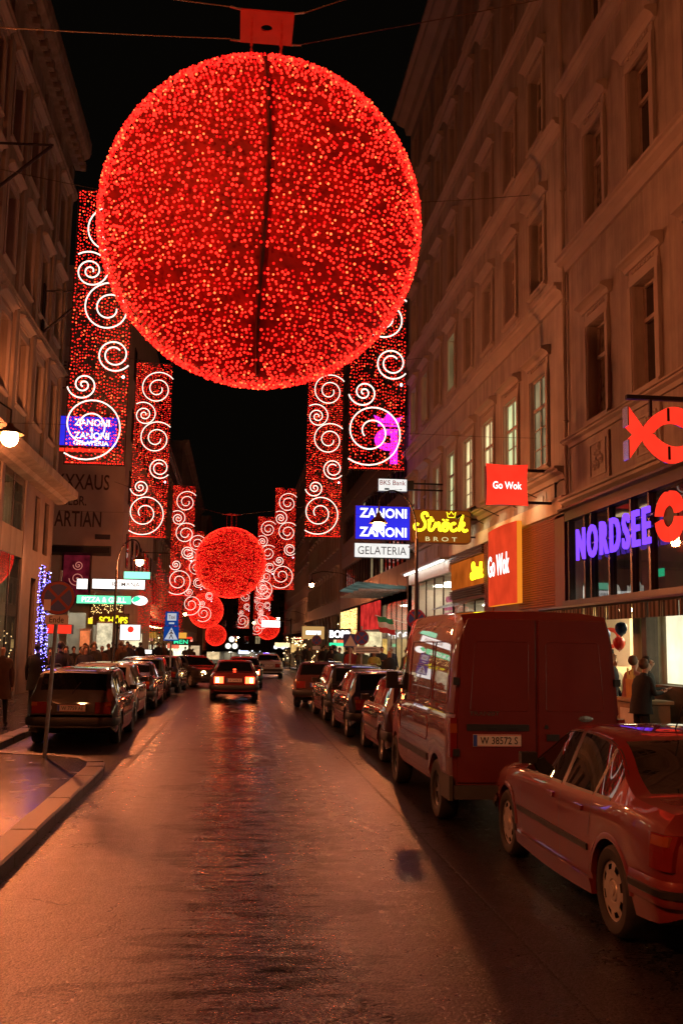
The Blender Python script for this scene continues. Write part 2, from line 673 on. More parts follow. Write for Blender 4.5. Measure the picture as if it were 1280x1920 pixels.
def wall_with_openings(mb, x0, x1, z0, z1, ops, depth=0.3, m=0, y=0.0):
    xs = sorted(set([x0, x1] + [v for o in ops for v in (o[0], o[1]) if x0 < v < x1]))
    zs = sorted(set([z0, z1] + [v for o in ops for v in (o[2], o[3]) if z0 < v < z1]))
    for a, b in zip(xs[:-1], xs[1:]):
        for c, d in zip(zs[:-1], zs[1:]):
            mx, mz = (a + b) / 2, (c + d) / 2
            if any(o[0] < mx < o[1] and o[2] < mz < o[3] for o in ops):
                continue
            mb.quad((a, y, c), (b, y, c), (b, y, d), (a, y, d), m)
    for o in ops:
        a, b, c, d = o[:4]
        mb.quad((a, y, c), (a, y - depth, c), (a, y - depth, d), (a, y, d), m)
        mb.quad((b, y, c), (b, y, d), (b, y - depth, d), (b, y - depth, c), m)
        mb.quad((a, y, d), (a, y - depth, d), (b, y - depth, d), (b, y, d), m)
        mb.quad((a, y, c), (b, y, c), (b, y - depth, c), (a, y - depth, c), m)


def shell_box(mb, L, z0, z1, D, m=0, y=0.0):
    """sides, back and roof behind a facade"""
    mb.quad((0, y, z0), (0, y - D, z0), (0, y - D, z1), (0, y, z1), m)
    mb.quad((L, y, z0), (L, y, z1), (L, y - D, z1), (L, y - D, z0), m)
    mb.quad((0, y - D, z0), (L, y - D, z0), (L, y - D, z1), (0, y - D, z1), m)
    mb.quad((0, y, z1), (0, y - D, z1), (L, y - D, z1), (L, y, z1), m)


def cornice(root, L, z, proj, h, name='cornice', m=None, x0=0.0, prof=None):
    mb = MB()
    p = [(0.0, z - h), (proj * .25, z - h), (proj * .35, z - h * .6), (proj * .75, z - h * .42), (proj * .8, z - h * .25), (proj, z - h * .2), (proj, z - h * .04), (proj * .9, z), (0.0, z)]
    mb.extrude_x(p, x0, L, 0)
    return mb.build(name, m or M_CORN, root)


WIN = {}
M_CURTAIN = mat('curtained_pane', (0.16, 0.14, 0.11), 0.03, var=0.5, scale=5, spec=1.0, rvar=0.0)
M_BLIND = mat('half_blind_pane', (0.07, 0.06, 0.05), 0.03, var=0.6, scale=2.5, spec=1.0, rvar=0.0)
prng = random.Random(3)


def window_proto(key, w, h, frame_m, pane_m, style='cross', depth=0.3, surround=True, wall_m=None, hood=True, lines=True):
    """a window (architrave, with frame, pane, hood and sill under it), origin at the middle of its sill"""
    a = 0.16
    mb = MB()
    if surround:
        for s in (-1, 1):
            x0, x1 = s * (w / 2 + .003), s * (w / 2 + a)
            mb.box(min(x0, x1), max(x0, x1), 0.002, 0.06, 0.0, h)
            x0, x1 = s * (w / 2 + .05), s * (w / 2 + a + .03)
            mb.box(min(x0, x1), max(x0, x1), 0.055, 0.085, 0.0, h)
        mb.box(-w / 2 - a, w / 2 + a, 0.002, 0.062, h + .003, h + a)
    else:
        mb.box(-w / 2 - .04, w / 2 + .04, 0.002, .03, h + .003, h + .06)
    me = {}
    me['window'] = mb.mesh('window', wall_m or M_CORN)
    mb = MB()
    t = 0.055
    yb, yf = -depth + .01, -depth + .07
    mb.box(-w / 2, -w / 2 + t, yb, yf, 0, h)
    mb.box(w / 2 - t, w / 2, yb, yf, 0, h)
    mb.box(-w / 2 + t, w / 2 - t, yb, yf, 0, t)
    mb.box(-w / 2 + t, w / 2 - t, yb, yf, h - t, h)
    tr = h * .66
    if style in ('cross', 'grid'):
        mb.box(-w / 2 + t, w / 2 - t, yb, yf + .015, tr - .045, tr + .045)
        mb.box(-.035, .035, yb, yf + .005, t, tr - .045)
        mb.box(-.03, .03, yb, yf + .005, tr + .045, h - t)
    if style == 'grid':
        for zz in (h * .22, h * .44):
            mb.box(-w / 2 + t, -.035, yb, yf - .012, zz - .014, zz + .014)
            mb.box(.035, w / 2 - t, yb, yf - .012, zz - .014, zz + .014)
    me['frame'] = mb.mesh('frame', frame_m)
    mb = MB()
    mb.quad((-w / 2, -depth + .02, 0), (w / 2, -depth + .02, 0), (w / 2, -depth + .02, h), (-w / 2, -depth + .02, h))
    me['pane'] = mb.mesh('pane', pane_m)
    if hood:
        hz = h + a + .32
        mb = MB()
        hw = w / 2 + a + .16
        mb.box(-w / 2 - a, w / 2 + a, 0.002, 0.045, h + a + .003, hz - .125)
        if lines:
            for k in range(9):
                x = -w / 2 + (k + .5) * w / 9
                mb.box(x - .035, x + .035, .045, .075, h + a + .08, hz - .16)
        mb.extrude_x([(0.002, hz - .12), (.08, hz - .12), (.12, hz - .04), (.2, hz), (.27, hz + .02), (.27, hz + .08), (.22, hz + .11), (0.002, hz + .16)], -hw, hw)
        me['hood'] = mb.mesh('hood', wall_m or M_CORN)
    mb = MB()
    mb.extrude_x([(-depth + .07, -.001), (.12, -.02), (.12, -.09), (.05, -.13), (.002, -.13), (.002, -.02), (-depth + .07, -.03)], -w / 2 - .2, w / 2 + .2)
    me['sill'] = mb.mesh('sill', wall_m or M_CORN)
    WIN[key] = me
    return me


def put_window(key, root, x, z, pane_m=None, y=0.0):
    me = WIN[key]
    w_ = obj('window', me['window'], root, (x, y, z))
    for k in ('frame', 'pane', 'hood', 'sill'):
        if k in me:
            c = obj(k, me[k], w_)
            if k == 'pane' and pane_m is None:
                q = prng.random()
                pane_m = M_CURTAIN if q < .3 else (M_BLIND if q < .5 else None)
            if k == 'pane' and pane_m is not None:
                c.material_slots[0].link = 'OBJECT'
                c.material_slots[0].material = pane_m
    return w_


RIGHT = PI / 2
LEFT = -PI / 2

# ---------- right, near: stucco block with the fish restaurant
RA = thing('stucco_building', 'brown stucco block on the right with a fish restaurant below the deep set windows', 'building', (8, -4, 0), RIGHT)
LA_ = 27.15
ops = []
axA = [21.0 - 2.65 * k + 4 for k in range(9)]
flA = [(7.2, 2.25), (11.95, 2.3), (16.5, 2.3), (20.9, 2.1)]
for (z, h) in flA:
    for x in axA:
        ops.append((x - .55, x + .55, z, z + h))
mb = MB()
wall_with_openings(mb, 0, LA_, 5.5, 27.0, ops, .30)
shell_box(mb, LA_, 0, 27.0, 11)
mb.build('wall', M_STUCCO_A, RA)
window_proto('A', 1.1, 2.25, M_WOOD, M_PANE, 'cross', .25)
for (z, h) in flA:
    for x in axA:
        put_window('A', RA, x, z)
cornice(RA, LA_, 5.62, .28, .35)
cornice(RA, LA_, 7.05, .22, .22, 'string_course')
cornice(RA, LA_, 11.72, .30, .4, 'string_course')
cornice(RA, LA_, 16.3, .26, .35, 'string_course')
cornice(RA, LA_, 20.6, .22, .3, 'string_course')
cornice(RA, LA_, 27.0, .9, .9)
# pilaster strips and ornamental panels below the first floor windows
for x in axA:
    mb = MB()
    mb.box(x - .62, x + .62, .002, .05, 5.72, 6.75)
    mb.build('apron_panel', M_STUCCO_A, RA)
    mb = MB()
    for i in range(7):
        an = i * 2.4
        rr = .06 + .045 * i
        cx, cz = x + rr * math.cos(an) * .9, 6.22 + rr * .85 * math.sin(an)
        mb.lathe([(0.02, .05), (.05, .085), (.085, .085), (.115, .05)], 10, (cx, 0, cz), 'y')
    mb.box(x - .48, x + .48, .05, .075, 5.83, 5.87)
    mb.box(x - .48, x + .48, .05, .075, 6.58, 6.62)
    mb.box(x - .48, x - .44, .05, .075, 5.87, 6.58)
    mb.box(x + .44, x + .48, .05, .075, 5.87, 6.58)
    mb.build('ornament', M_CORN, RA)
mb = MB()
mb.tube([(LA_ - .12, .09, 5.7), (LA_ - .12, .09, 26)], .055, 8)
for z in (7.5, 10.5, 13.5, 16.8, 19.5, 22.5):
    mb.lathe([(0.055, z), (.075, z + .01), (.075, z + .05), (.055, z + .06)], 10, (LA_ - .12, .09, 0))
mb.build('downpipe', M_STUCCO_A, RA, smooth=40)

# ---------- right, second: taller stucco block
RB = thing('tall_stucco_building', 'tall stucco block beyond the downpipe with lit first floor windows over a wok shop', 'building', (8, 23.2, 0), RIGHT)
LB = 22.8
axB = [25.35 + 2.72 * k - 23.2 for k in range(8)]
flB = [(6.78, 2.5), (11.75, 2.1), (16.05, 2.1), (20.6, 2.1), (24.6, 2.0)]
ops = []
for (z, h) in flB:
    for x in axB:
        ops.append((x - (.66 if z < 7 else .56), x + (.66 if z < 7 else .56), z, z + h))
mb = MB()
wall_with_openings(mb, 0, LB, 5.9, 28.2, ops, .30)
shell_box(mb, LB, 0, 28.2, 11)
mb.build('wall', M_STUCCO_B, RB)
window_proto('B1', 1.32, 2.5, M_WOOD, M_PANE, 'grid', .09)
window_proto('B2', 1.12, 2.1, M_WOOD, M_PANE, 'cross', .25)
window_proto('B3', 1.12, 2.0, M_WOOD, M_PANE, 'cross', .25, hood=False)
lit1 = {0: M_LITDIM, 1: M_LITG, 2: M_LITW, 3: M_LITW, 4: M_LITG, 5: M_LITDIM, 6: None, 7: M_LITDIM}  # first pane glows in place of its bright reflections, the others are lit rooms
lit2 = {4: M_LITG, 6: M_LITDIM, 7: M_LITDIM}
for i, (z, h) in enumerate(flB):
    for k, x in enumerate(axB):
        pm = (lit1.get(k) if i == 0 else (lit2.get(k) if i == 1 else None))
        put_window('B1' if i == 0 else ('B3' if i == 4 else 'B2'), RB, x, z, pm)
for z, p_, h in ((6.45, .34, .3), (11.15, .3, .4), (15.6, .28, .36), (20.2, .26, .3), (24.1, .22, .28)):
    cornice(RB, LB, z, p_, h, 'string_course')
cornice(RB, LB, 28.3, .95, .95)
for x in axB:
    mb = MB()
    mb.box(x - .6, x + .6, .002, .05, 5.45, 6.05)
    mb.box(x - .42, x + .42, .05, .075, 5.55, 5.95)
    mb.build('apron_panel', M_STUCCO_B, RB)
mb = MB()
mb.box(0, LB, -.02, .035, 5.3, 6.1)
mb.build('frieze', M_STUCCO_B, RB)

# ---------- right, third: modern block with ribbon windows
RC = thing('modern_building', 'dark modern block with ribbon windows behind the blue ice cream sign', 'building', (8.05, 46.0, 0), RIGHT)
LC = 30.0
mb = MB()
ops = []
rows = [(6.0, 1.7), (9.6, 1.7), (13.2, 1.7), (16.8, 1.7), (20.4, 1.5)]
for z, h in rows:
    ops.append((.7, LC - .7, z, z + h))
wall_with_openings(mb, 0, LC, 4.6, 23.5, ops, .25)
shell_box(mb, LC, -1, 23.5, 11)
mb.build('wall', M_STONE_D, RC)
rib = MB()
bw = 1.36
rib.box(-bw / 2, -bw / 2 + .05, -.2, -.1, 0, 1.7)
rib.box(-bw / 2 + .05, bw / 2, -.2, -.1, 0, .05)
rib.box(-bw / 2 + .05, bw / 2, -.2, -.1, 1.65, 1.7)
ribm = rib.mesh('window', M_DARKMETAL)
pq = MB().quad((-bw / 2, -.16, 0), (bw / 2, -.16, 0), (bw / 2, -.16, 1.7), (-bw / 2, -.16, 1.7)).mesh('pane', M_PANE)
for i, (z, h) in enumerate(rows):
    for k in range(21):
        x = .7 + bw * (k + .5)
        w_ = obj('window', ribm, RC, (x, 0, z))
        if h < 1.6:
            w_.scale = (1, 1, h / 1.7)
        c = obj('pane', pq, w_)
        if (i, k) in ((0, 6), (0, 9), (1, 12)):
            c.material_slots[0].link = 'OBJECT'
            c.material_slots[0].material = M_LITDIM
for z in (8.6, 12.2, 15.8, 19.4):
    mb = MB()
    mb.box(0, LC, .002, .05, z - .06, z + .06)
    mb.build('string_course', M_STONE_M, RC)
for k in range(11):
    x = k * 3.0
    mb = MB()
    mb.box(x + .03, x + 2.94, .002, .035, 4.7, 5.85)
    mb.build('panel', M_STONE_D, RC)

# ---------- right, far blocks
def far_block(root, L, H, ax, floors, wallm, ww=1.1, lit=(), base=4.2, depth=11, corn=.7, litm=None, z_down=-4):
    ops = [(x - ww / 2, x + ww / 2, z, z + h) for (z, h) in floors for x in ax]
    mb = MB()
    wall_with_openings(mb, 0, L, base, H, ops, .25)
    shell_box(mb, L, z_down, H, depth)
    mb.build('wall', wallm, root)
    for (z, h) in floors:
        key = ('far', ww, h)
        if key not in WIN:
            window_proto(key, ww, h, M_WOODD, M_PANE, 'cross', .22, hood=True, lines=False)
        for k, x in enumerate(ax):
            pm = None
            if (round(z, 1), k) in lit:
                pm = litm or M_LITDIM
            put_window(key, root, x, z, pm)
    cornice(root, L, H + .1, corn, corn, m=wallm)
    cornice(root, L, base + .2, .25, .3, 'string_course', m=wallm)


RD = thing('brown_building', 'brown stone building with dark pillars beyond the modern block on the right', 'building', (8.0, 76.2, 0), RIGHT)
far_block(RD, 34, 25, [1.8 + 2.8 * k for k in range(12)], [(5.6, 2.0), (9.6, 2.0), (13.4, 2.0), (17, 1.9), (20.6, 1.8)], M_STONE_M, lit={(9.6, 8)})
for k in range(12):
    mb = MB()
    mb.lathe([(.36, -.5), (.36, .3), (.27, .5), (.25, 3.6), (.34, 3.9), (.34, 4.2)], 10, (.4 + 2.8 * k, .35, 0))
    mb.build('pillar', M_STONE_D, RD, smooth=40)
RE = thing('pale_building', 'narrow pale building front far up the right side of the street', 'building', (8.4, 110.6, -.7), RIGHT)
far_block(RE, 60, 24, [2 + 3 * k for k in range(19)], [(5.6, 2.0), (9.6, 2.0), (13.4, 2.0), (17, 1.9)], M_STUCCO_L, lit={(5.6, 3), (9.6, 7), (9.6, 15)})
RF = thing('end_building', 'tall brown building closing off the far end of the street', 'building', (17, 262, -3.8), PI)
far_block(RF, 32, 22, [2 + 3 * k for k in range(10)], [(5.6, 2.0), (9.6, 2.0), (13.4, 2.0), (17, 1.9)], M_STUCCO_L, ww=1.3, lit={(5.6, 3), (9.6, 4)})

# ---------- left, near
LLA = thing('ochre_building', 'ochre building on the left with a projecting ledge over its shop windows', 'building', (-7.35, 40.2, 0), LEFT)
L_ = 46.0
ops = []
axL = [1.9 + 2.7 * k for k in range(16)]
flL = [(9.6, 2.3), (13.6, 2.3), (17.4, 2.2)]
for z, h in flL:
    for x in axL:
        ops.append((x - .6, x + .6, z, z + h))
mb = MB()
wall_with_openings(mb, 0, L_, 7.6, 22.6, ops, .42)
shell_box(mb, L_, 0, 22.6, 11, y=-.02)
mb.build('wall', M_STUCCO_L, LLA)
window_proto('L', 1.2, 2.3, M_WOODD, M_PANE, 'cross', .36)
window_proto('L3', 1.2, 2.2, M_WOODD, M_PANE, 'cross', .36)
for z, h in flL:
    for x in axL:
        put_window('L3' if h < 2.25 else 'L', LLA, x, z)
mb = MB()
mb.extrude_x([(0, 7.45), (.3, 7.5), (.42, 7.62), (.78, 7.72), (.8, 8.0), (.7, 8.1), (0, 8.2)], -.75, L_)
mb.build('ledge', M_STUCCO_L, LLA)
cornice(LLA, L_, 12.8, .25, .3, 'string_course', m=M_STUCCO_L)
cornice(LLA, L_, 20.4, .3, .4, 'string_course', m=M_STUCCO_L)
mb = MB()
mb.extrude_x([(0, 21.8), (.25, 21.8), (.32, 22.2), (.58, 22.4), (.64, 22.6), (.64, 23.0), (.55, 23.15), (.5, 23.5), (0, 23.7)], -.5, L_)
mb.build('cornice', M_STUCCO_L, LLA)
dm = MB().box(-.14, .14, 0, .22, 0, .3).mesh('dentil', M_STUCCO_L)
for k in range(72):
    obj('dentil', dm, LLA, (-.3 + k * .62, .252, 21.75))
mb = MB()
for k in range(16):
    x = .5 + 2.7 * k
    mb.box(x - .22, x + .22, .002, .12, 8.25, 21.4)
mb.build('pilaster', M_STUCCO_L, LLA)
# shop storeys below the ledge: dark stone end, then wide panes on two levels over a lit room
def lb_box(nm, x0, x1, y0, y1, z0, z1, m):
    return MB().box(x0, x1, y0, y1, z0, z1).build(nm, m, LLA)
ops = [(1.0, 1.9, 5.2, 7.2), (2.8, 3.7, 5.2, 7.2), (1.0, 1.9, .8, 4.2), (2.8, 3.7, .8, 4.2)]
mb = MB()
wall_with_openings(mb, .01, 5.2, 0, 7.45, ops, .3, y=.002)
mb.build('shop_wall', M_STONE_M, LLA)
for (a_, b_, c_, d_) in ops:
    MB().quad((a_, -.28, c_), (b_, -.28, c_), (b_, -.28, d_), (a_, -.28, d_)).build('shop_pane', M_PANE, LLA)
M_FACADE_GL = glass('facade_glass', (.8, .78, .7), .6, .01, 2.4)
x = 5.2
k = 0
while x < 44:
    lb_box('shop_column', x, x + .38, -.4, .06, 0, 7.45, M_STONE_D)
    x0, x1 = x + .385, x + 3.6
    lb_box('spandrel', x0, x1, -.25, .03, 4.75, 5.65, M_STUCCO_L)
    for z0, z1 in ((.3, 4.74), (5.66, 7.44)):
        n_ = 2
        for q in range(n_):
            a_, b_ = x0 + (x1 - x0) * q / n_, x0 + (x1 - x0) * (q + 1) / n_
            p_ = MB().quad((a_ + .02, .0, z0), (b_ - .02, .0, z0), (b_ - .02, .0, z1), (a_ + .02, .0, z1)).build('shop_pane', M_FACADE_GL, LLA)
            if k < 4:
                MB().box(a_ - .02, a_ + .02, -.05, .015, z0, z1).build('mullion', M_DARKMETAL, p_)
    x += 3.6
    k += 1
M_ROOMWALL = mat('shop_room_wall', (0.5, 0.46, 0.38), 0.8, var=0.15, scale=2)
mb = MB()
mb.quad((5.3, -4, .1), (L_, -4, .1), (L_, -4, 7.4), (5.3, -4, 7.4))
mb.quad((5.3, -.3, .1), (L_, -.3, .1), (L_, -4, .1), (5.3, -4, .1))
mb.quad((5.3, -.3, 4.76), (L_, -.3, 4.76), (L_, -4, 4.76), (5.3, -4, 4.76))
mb.quad((5.3, -.3, 7.42), (L_, -.3, 7.42), (L_, -4, 7.42), (5.3, -4, 7.42))
mb.quad((5.3, -.3, .1), (5.3, -4, .1), (5.3, -4, 7.4), (5.3, -.3, 7.4))
mb.build('shop_room', M_ROOMWALL, LLA)
E_CEIL = emit('ceiling_panel_light', (1.0, 0.78, 0.48), 12.0)
E_CEILW = emit('white_panel_light', (1.0, 0.92, 0.75), 16.0)
for k in range(5):
    x = 6.4 + 2.7 * k
    for z in (4.72, 7.38):
        MB().box(x, x + .9, -2.4, -1.9, z - .04, z).build('ceiling_light', emit('left_shop_light', (1.0, 0.80, 0.5), 22.0), LLA)

# ---------- left, second: white gable with painted letters, then its street front
LGB = thing('gable_building', 'building with a bare pale gable wall painted with faded letters beyond the side street', 'building', (-6.9, 60.0, 0), PI)
mb = MB()
mb.quad((0, 0, 4.88), (9, 0, 4.88), (9, 0, 25), (0, 0, 25))
mb.quad((0, 0, -.5), (0, -22, -.5), (0, -22, 25), (0, 0, 25))
mb.quad((9, 0, -.5), (9, -22, -.5), (9, -22, 25), (9, 0, 25))
mb.quad((0, -22, -.5), (9, -22, -.5), (9, -22, 25), (0, -22, 25))
mb.quad((0, 0, 25), (9, 0, 25), (9, -22, 25), (0, -22, 25))
mb.build('wall', M_GABLE, LGB)
def wall_text(s, pxc, z, w, h):
    x = -6.9 - pxc
    lettering(LGB, s, x, z, .004, M_GABLETXT, w, h, .006, 0.01, name='painted_lettering')
wall_text('KXXAUS', -9.35, 11.45, 3.1, .95)
wall_text('GEBR.', -9.85, 10.3, 1.5, .58)
wall_text('ARTIAN', -9.55, 9.2, 2.75, .95)
wall_text('ER', -10.6, 18.6, .8, .5)
wall_text('UN', -10.5, 18.0, .6, .35)
wall_text('UP', -10.6, 17.4, .8, .5)
mb = MB()
mb.box(.7, 1.6, .008, .03, 8.0, 8.3)
mb.build('name_plate', mat('dark_plate', (0.02, 0.02, 0.05), .4), LGB)
mb = MB()
mb.extrude_x([(0.006, 7.6), (.9, 7.45), (.9, 7.1), (.006, 7.0)], .6, 9)
mb.build('canopy', M_DARKMETAL, LGB)
# shop front on the side street corner
M_CREAM = mat('cream_paint', (0.45, 0.39, 0.30), .6, var=.15, scale=2)
for x in (0.0, 1.45, 2.95, 4.45, 6.0):
    mb = MB()
    mb.box(x, x + .42, -.3, .05, -.3, 4.88)
    mb.build('shop_column', M_CREAM, LGB)
for k, x in enumerate((.43, 1.88, 3.38, 4.88)):
    p_ = MB().quad((x, -.1, .4), (x + 1.0, -.1, .4), (x + 1.0, -.1, 3.6), (x, -.1, 3.6)).build('shop_pane', G_CLEAR, LGB)
    MB().box(x, x + 1.0, -.12, -.02, 3.6, 4.88).build('fascia', M_CREAM, p_)
mb = MB()
mb.quad((.1, -3, 0), (8, -3, 0), (8, -3, 4.8), (.1, -3, 4.8))
mb.quad((.1, -.3, 4.85), (8, -.3, 4.85), (8, -3, 4.85), (.1, -3, 4.85))
mb.build('shop_room', M_ROOMWALL, LGB)
for x in (.6, 2.2, 3.8):
    MB().box(x, x + .8, -1.6, -1.0, 4.74, 4.8).build('ceiling_light', E_CEILW, LGB)
# street front of the same house
for k in range(7):
    for z in (6.5, 10.5, 14.5, 18.5):
        mb = MB()
        mb.box(-.06, -.004, -2.2 - 2.9 * k - 1.1, -2.2 - 2.9 * k, z, z + 2.1)
        w_ = mb.build('window', M_WOODD, LGB)
        mb = MB()
        mb.quad((-.064, -2.1 - 2.9 * k - 1.1, z + .1), (-.064, -2.3 - 2.9 * k, z + .1), (-.064, -2.3 - 2.9 * k, z + 2.0), (-.064, -2.1 - 2.9 * k - 1.1, z + 2.0))
        mb.build('pane', M_PANE, w_)

LC1 = thing('dark_building', 'dark fronted building behind the red light net on the left', 'building', (-7.0, 112.0, -.4), LEFT)
far_block(LC1, 29.6, 20, [1.6 + 2.8 * k for k in range(10)], [(5.6, 1.9), (9.2, 1.9), (12.8, 1.9), (16.2, 1.8)], M_STONE_D, lit={(5.6, 7), (9.2, 8), (9.2, 7), (12.8, 8), (5.6, 5)}, litm=M_LITDIM, ww=1.4)
LC2 = thing('grey_building', 'grey building with a flat eave far up the left side', 'building', (-6.6, 175.0, -2), LEFT)
far_block(LC2, 62, 27, [2.2 + 3 * k for k in range(19)], [(5.6, 2.0), (9.6, 2.0), (13.4, 2.0), (17, 1.9)], M_STUCCO_B, lit={(5.6, 10), (9.6, 14), (5.6, 15)}, litm=M_LITDIM)
LC3 = thing('corner_building', 'brown corner building left of the far end of the street', 'building', (-5.6, 258.0, -3.7), LEFT)
far_block(LC3, 82, 28, [2.2 + 3 * k for k in range(26)], [(5.6, 2.0), (9.6, 2.0), (13.4, 2.0), (17, 1.9)], M_STUCCO_L, lit={(5.6, 3), (9.6, 6)}, litm=M_LITDIM)

for (x, z0, z1, w_, m_) in ((7.4, 3.2, 3.55, 1.6, emit('left_shop_white', (1, .95, .9), 3.0, var=.3)), (7.2, 1.2, 2.0, 1.8, emit('left_shop_warm', (1, .8, .5), .9, var=.5, scale=5)), (10.2, 1.2, 2.2, 2.4, emit('left_shop_warm', (1, .8, .5), .9)), (9.6, 3.0, 3.4, .9, emit('left_shop_red', (1, .1, .08), 1.0))):
    MB().box(x, x + w_, -.7, -.62, z0, z1).build('window_glow', m_, LLA)  # glowing boxes added behind the panes to brighten the left shop
# ------------------------------------------------------------ hanging decorations
BULB = emit('red_bulb', (1.0, 0.018, 0.010), 3.3)
BULB_HOT = emit('red_bulb_hot', (1.0, 0.075, 0.02), 6.0)
BULB_DIM = emit('red_bulb_dim', (1.0, 0.010, 0.008), 1.3)
ROPE = emit('white_rope_light', (1.0, 0.70, 0.58), 2.2)
M_INNER = mat('inner_red_glow', (0.24, 0.006, 0.006), 0.8, var=0.45, scale=4)
M_FRAME = mat('lattice_frame', (0.05, 0.02, 0.02), 0.5, 0.4)
M_REDPLATE = mat('red_lacquer_plate', (0.42, 0.03, 0.03), 0.5, var=0.12, scale=4)
M_WIRE = mat('steel_wire', (0.16, 0.14, 0.10), 0.5, 0.7)

ICO_V = []
t_ = (1 + 5 ** .5) / 2
for a in (-1, 1):
    for b in (-t_, t_):
        ICO_V += [(a, b, 0), (0, a, b), (b, 0, a)]
ICO_V = [Vector(v).normalized() for v in ICO_V]
_bm = bmesh.new()
for v in ICO_V:
    _bm.verts.new(v)
_r = bmesh.ops.convex_hull(_bm, input=_bm.verts)
_bm.verts.index_update()
_bm.verts.ensure_lookup_table()
ICO_V = [tuple(v.co) for v in _bm.verts]
ICO_F = [[v.index for v in f.verts] for f in _bm.faces]
_bm.free()
ICO_VA = np.array(ICO_V)
ICO_FA = np.array(ICO_F)


def bulbs_mesh(name, pts, radii, kinds, mats):
    n = len(pts)
    V = (np.asarray(pts)[:, None, :] + ICO_VA[None] * np.asarray(radii)[:, None, None]).reshape(-1, 3)
    Fc = (ICO_FA[None] + (np.arange(n) * len(ICO_VA))[:, None, None]).reshape(-1, 3)
    me = bpy.data.meshes.new(name)
    me.from_pydata(V.tolist(), [], Fc.tolist())
    for x in mats:
        me.materials.append(x)
    me.polygons.foreach_set('material_index', np.repeat(np.asarray(kinds), len(ICO_FA)).astype(np.int32))
    me.update()
    return me


rng = np.random.default_rng(5)


def ball_bulbs(rad, step, br):
    P, RD_, K = [], [], []
    nrow = int(PI * rad / step)
    for i in range(1, nrow):
        th = PI * i / nrow
        ring = 2 * PI * rad * math.sin(th)
        n = max(3, int(ring / (step * 1.0)))
        ph0 = rng.uniform(0, 6.28)
        for j in range(n):
            if rng.random() < 0.10:
                continue
            ph = ph0 + 2 * PI * (j + rng.normal(0, .22)) / n
            tt = th + rng.normal(0, .20) * step / rad
            # seams where the ball's gores meet, and slipped strings
            a = (ph + .02 * math.sin(3 * tt)) % (PI / 4)
            seam = min(a, PI / 4 - a) * rad * math.sin(th)
            if seam < .035 and rng.random() < (.85 if 3 * PI / 2 - .3 < (ph % (2 * PI)) < 3 * PI / 2 + .3 else .0):
                continue
            g_ = math.sin(ph * 3.0 + 4 * math.sin(tt * 5)) * math.sin(tt * 23 + 1.5 * math.sin(ph * 2))
            if g_ > .66 and rng.random() < .6:
                continue
            rr = rad + rng.normal(0, .006)
            P.append((rr * math.sin(tt) * math.cos(ph), rr * math.sin(tt) * math.sin(ph), rr * math.cos(tt)))
            q = rng.random()
            RD_.append(br * rng.uniform(.8, 1.2) * (.85 if q < .13 else 1.0))
            K.append(1 if q < .09 else (2 if q < .42 else 0))
    return bulbs_mesh('bulbs', P, RD_, K, [BULB, BULB_HOT, BULB_DIM])


def make_ball(label):
    b = thing('light_ball', label, 'light ball', (0, 0, 0), 0, 'red light balls hung over the street')
    rad = 2.0
    MB().ball((0, 0, 0), rad - .07, 48, 32).build('shell', M_INNER, b, smooth=60)  # shell added inside the hollow ball to carry the red glow between bulbs
    kind(obj('bulbs', ball_bulbs(rad, .0575, .0158), b), 'stuff')
    mb = MB()
    for k in range(8):
        an = k * PI / 4
        pts = []
        for i in range(33):
            th = PI * i / 32
            aa = an - .02 * math.sin(3 * th)
            rr = rad - (.04 if k == 6 else .12)
            pts.append((rr * math.sin(th) * math.cos(aa), rr * math.sin(th) * math.sin(aa), rr * math.cos(th)))
        mb.tube(pts, .028, 5)
    mb.build('rib', M_FRAME, b)
    zp = rad + .72
    mb = MB()
    # plate with a hole in the middle
    n = 20
    hr, hw = .075, .34
    vs, fs = [], []
    for z in (zp, zp + .025):
        for i in range(n):
            an = 2 * PI * i / n + PI / 4
            c, s = math.cos(an), math.sin(an)
            vs.append((hr * c, hr * s, z))
            q = hw / max(abs(c), abs(s))
            vs.append((q * c, q * s, z))
    for i in range(n):
        j = (i + 1) % n
        fs.append((2 * i, 2 * i + 1, 2 * j + 1, 2 * j))
        fs.append((2 * n + 2 * i, 2 * n + 2 * j, 2 * n + 2 * j + 1, 2 * n + 2 * i + 1))
        fs.append((2 * i, 2 * j, 2 * n + 2 * j, 2 * n + 2 * i))
        fs.append((2 * i + 1, 2 * n + 2 * i + 1, 2 * n + 2 * j + 1, 2 * j + 1))
    mb.add(vs, fs)
    mb.build('plate', M_REDPLATE, b)
    for (x, y) in ((-.19, -.19), (.19, -.19), (.19, .19), (-.19, .19)):
        mb = MB()
        for k in range(12):
            z = rad - .06 + k * .066
            if k % 2:
                mb.box(x - .006, x + .006, y - .016, y + .016, z, z + .075)
            else:
                mb.box(x - .016, x + .016, y - .006, y + .006, z, z + .075)
        mb.build('chain', M_REDPLATE, b)
    for sx in (-1, 1):
        for sy in (-1, 1):
            mb = MB()
            mb.tube([(sx * .33, sy * .33, zp + .012), (sx * .47, sy * .345, zp + .03)], .014, 5)
            mb.build('shackle', M_STEEL, b)
    return b


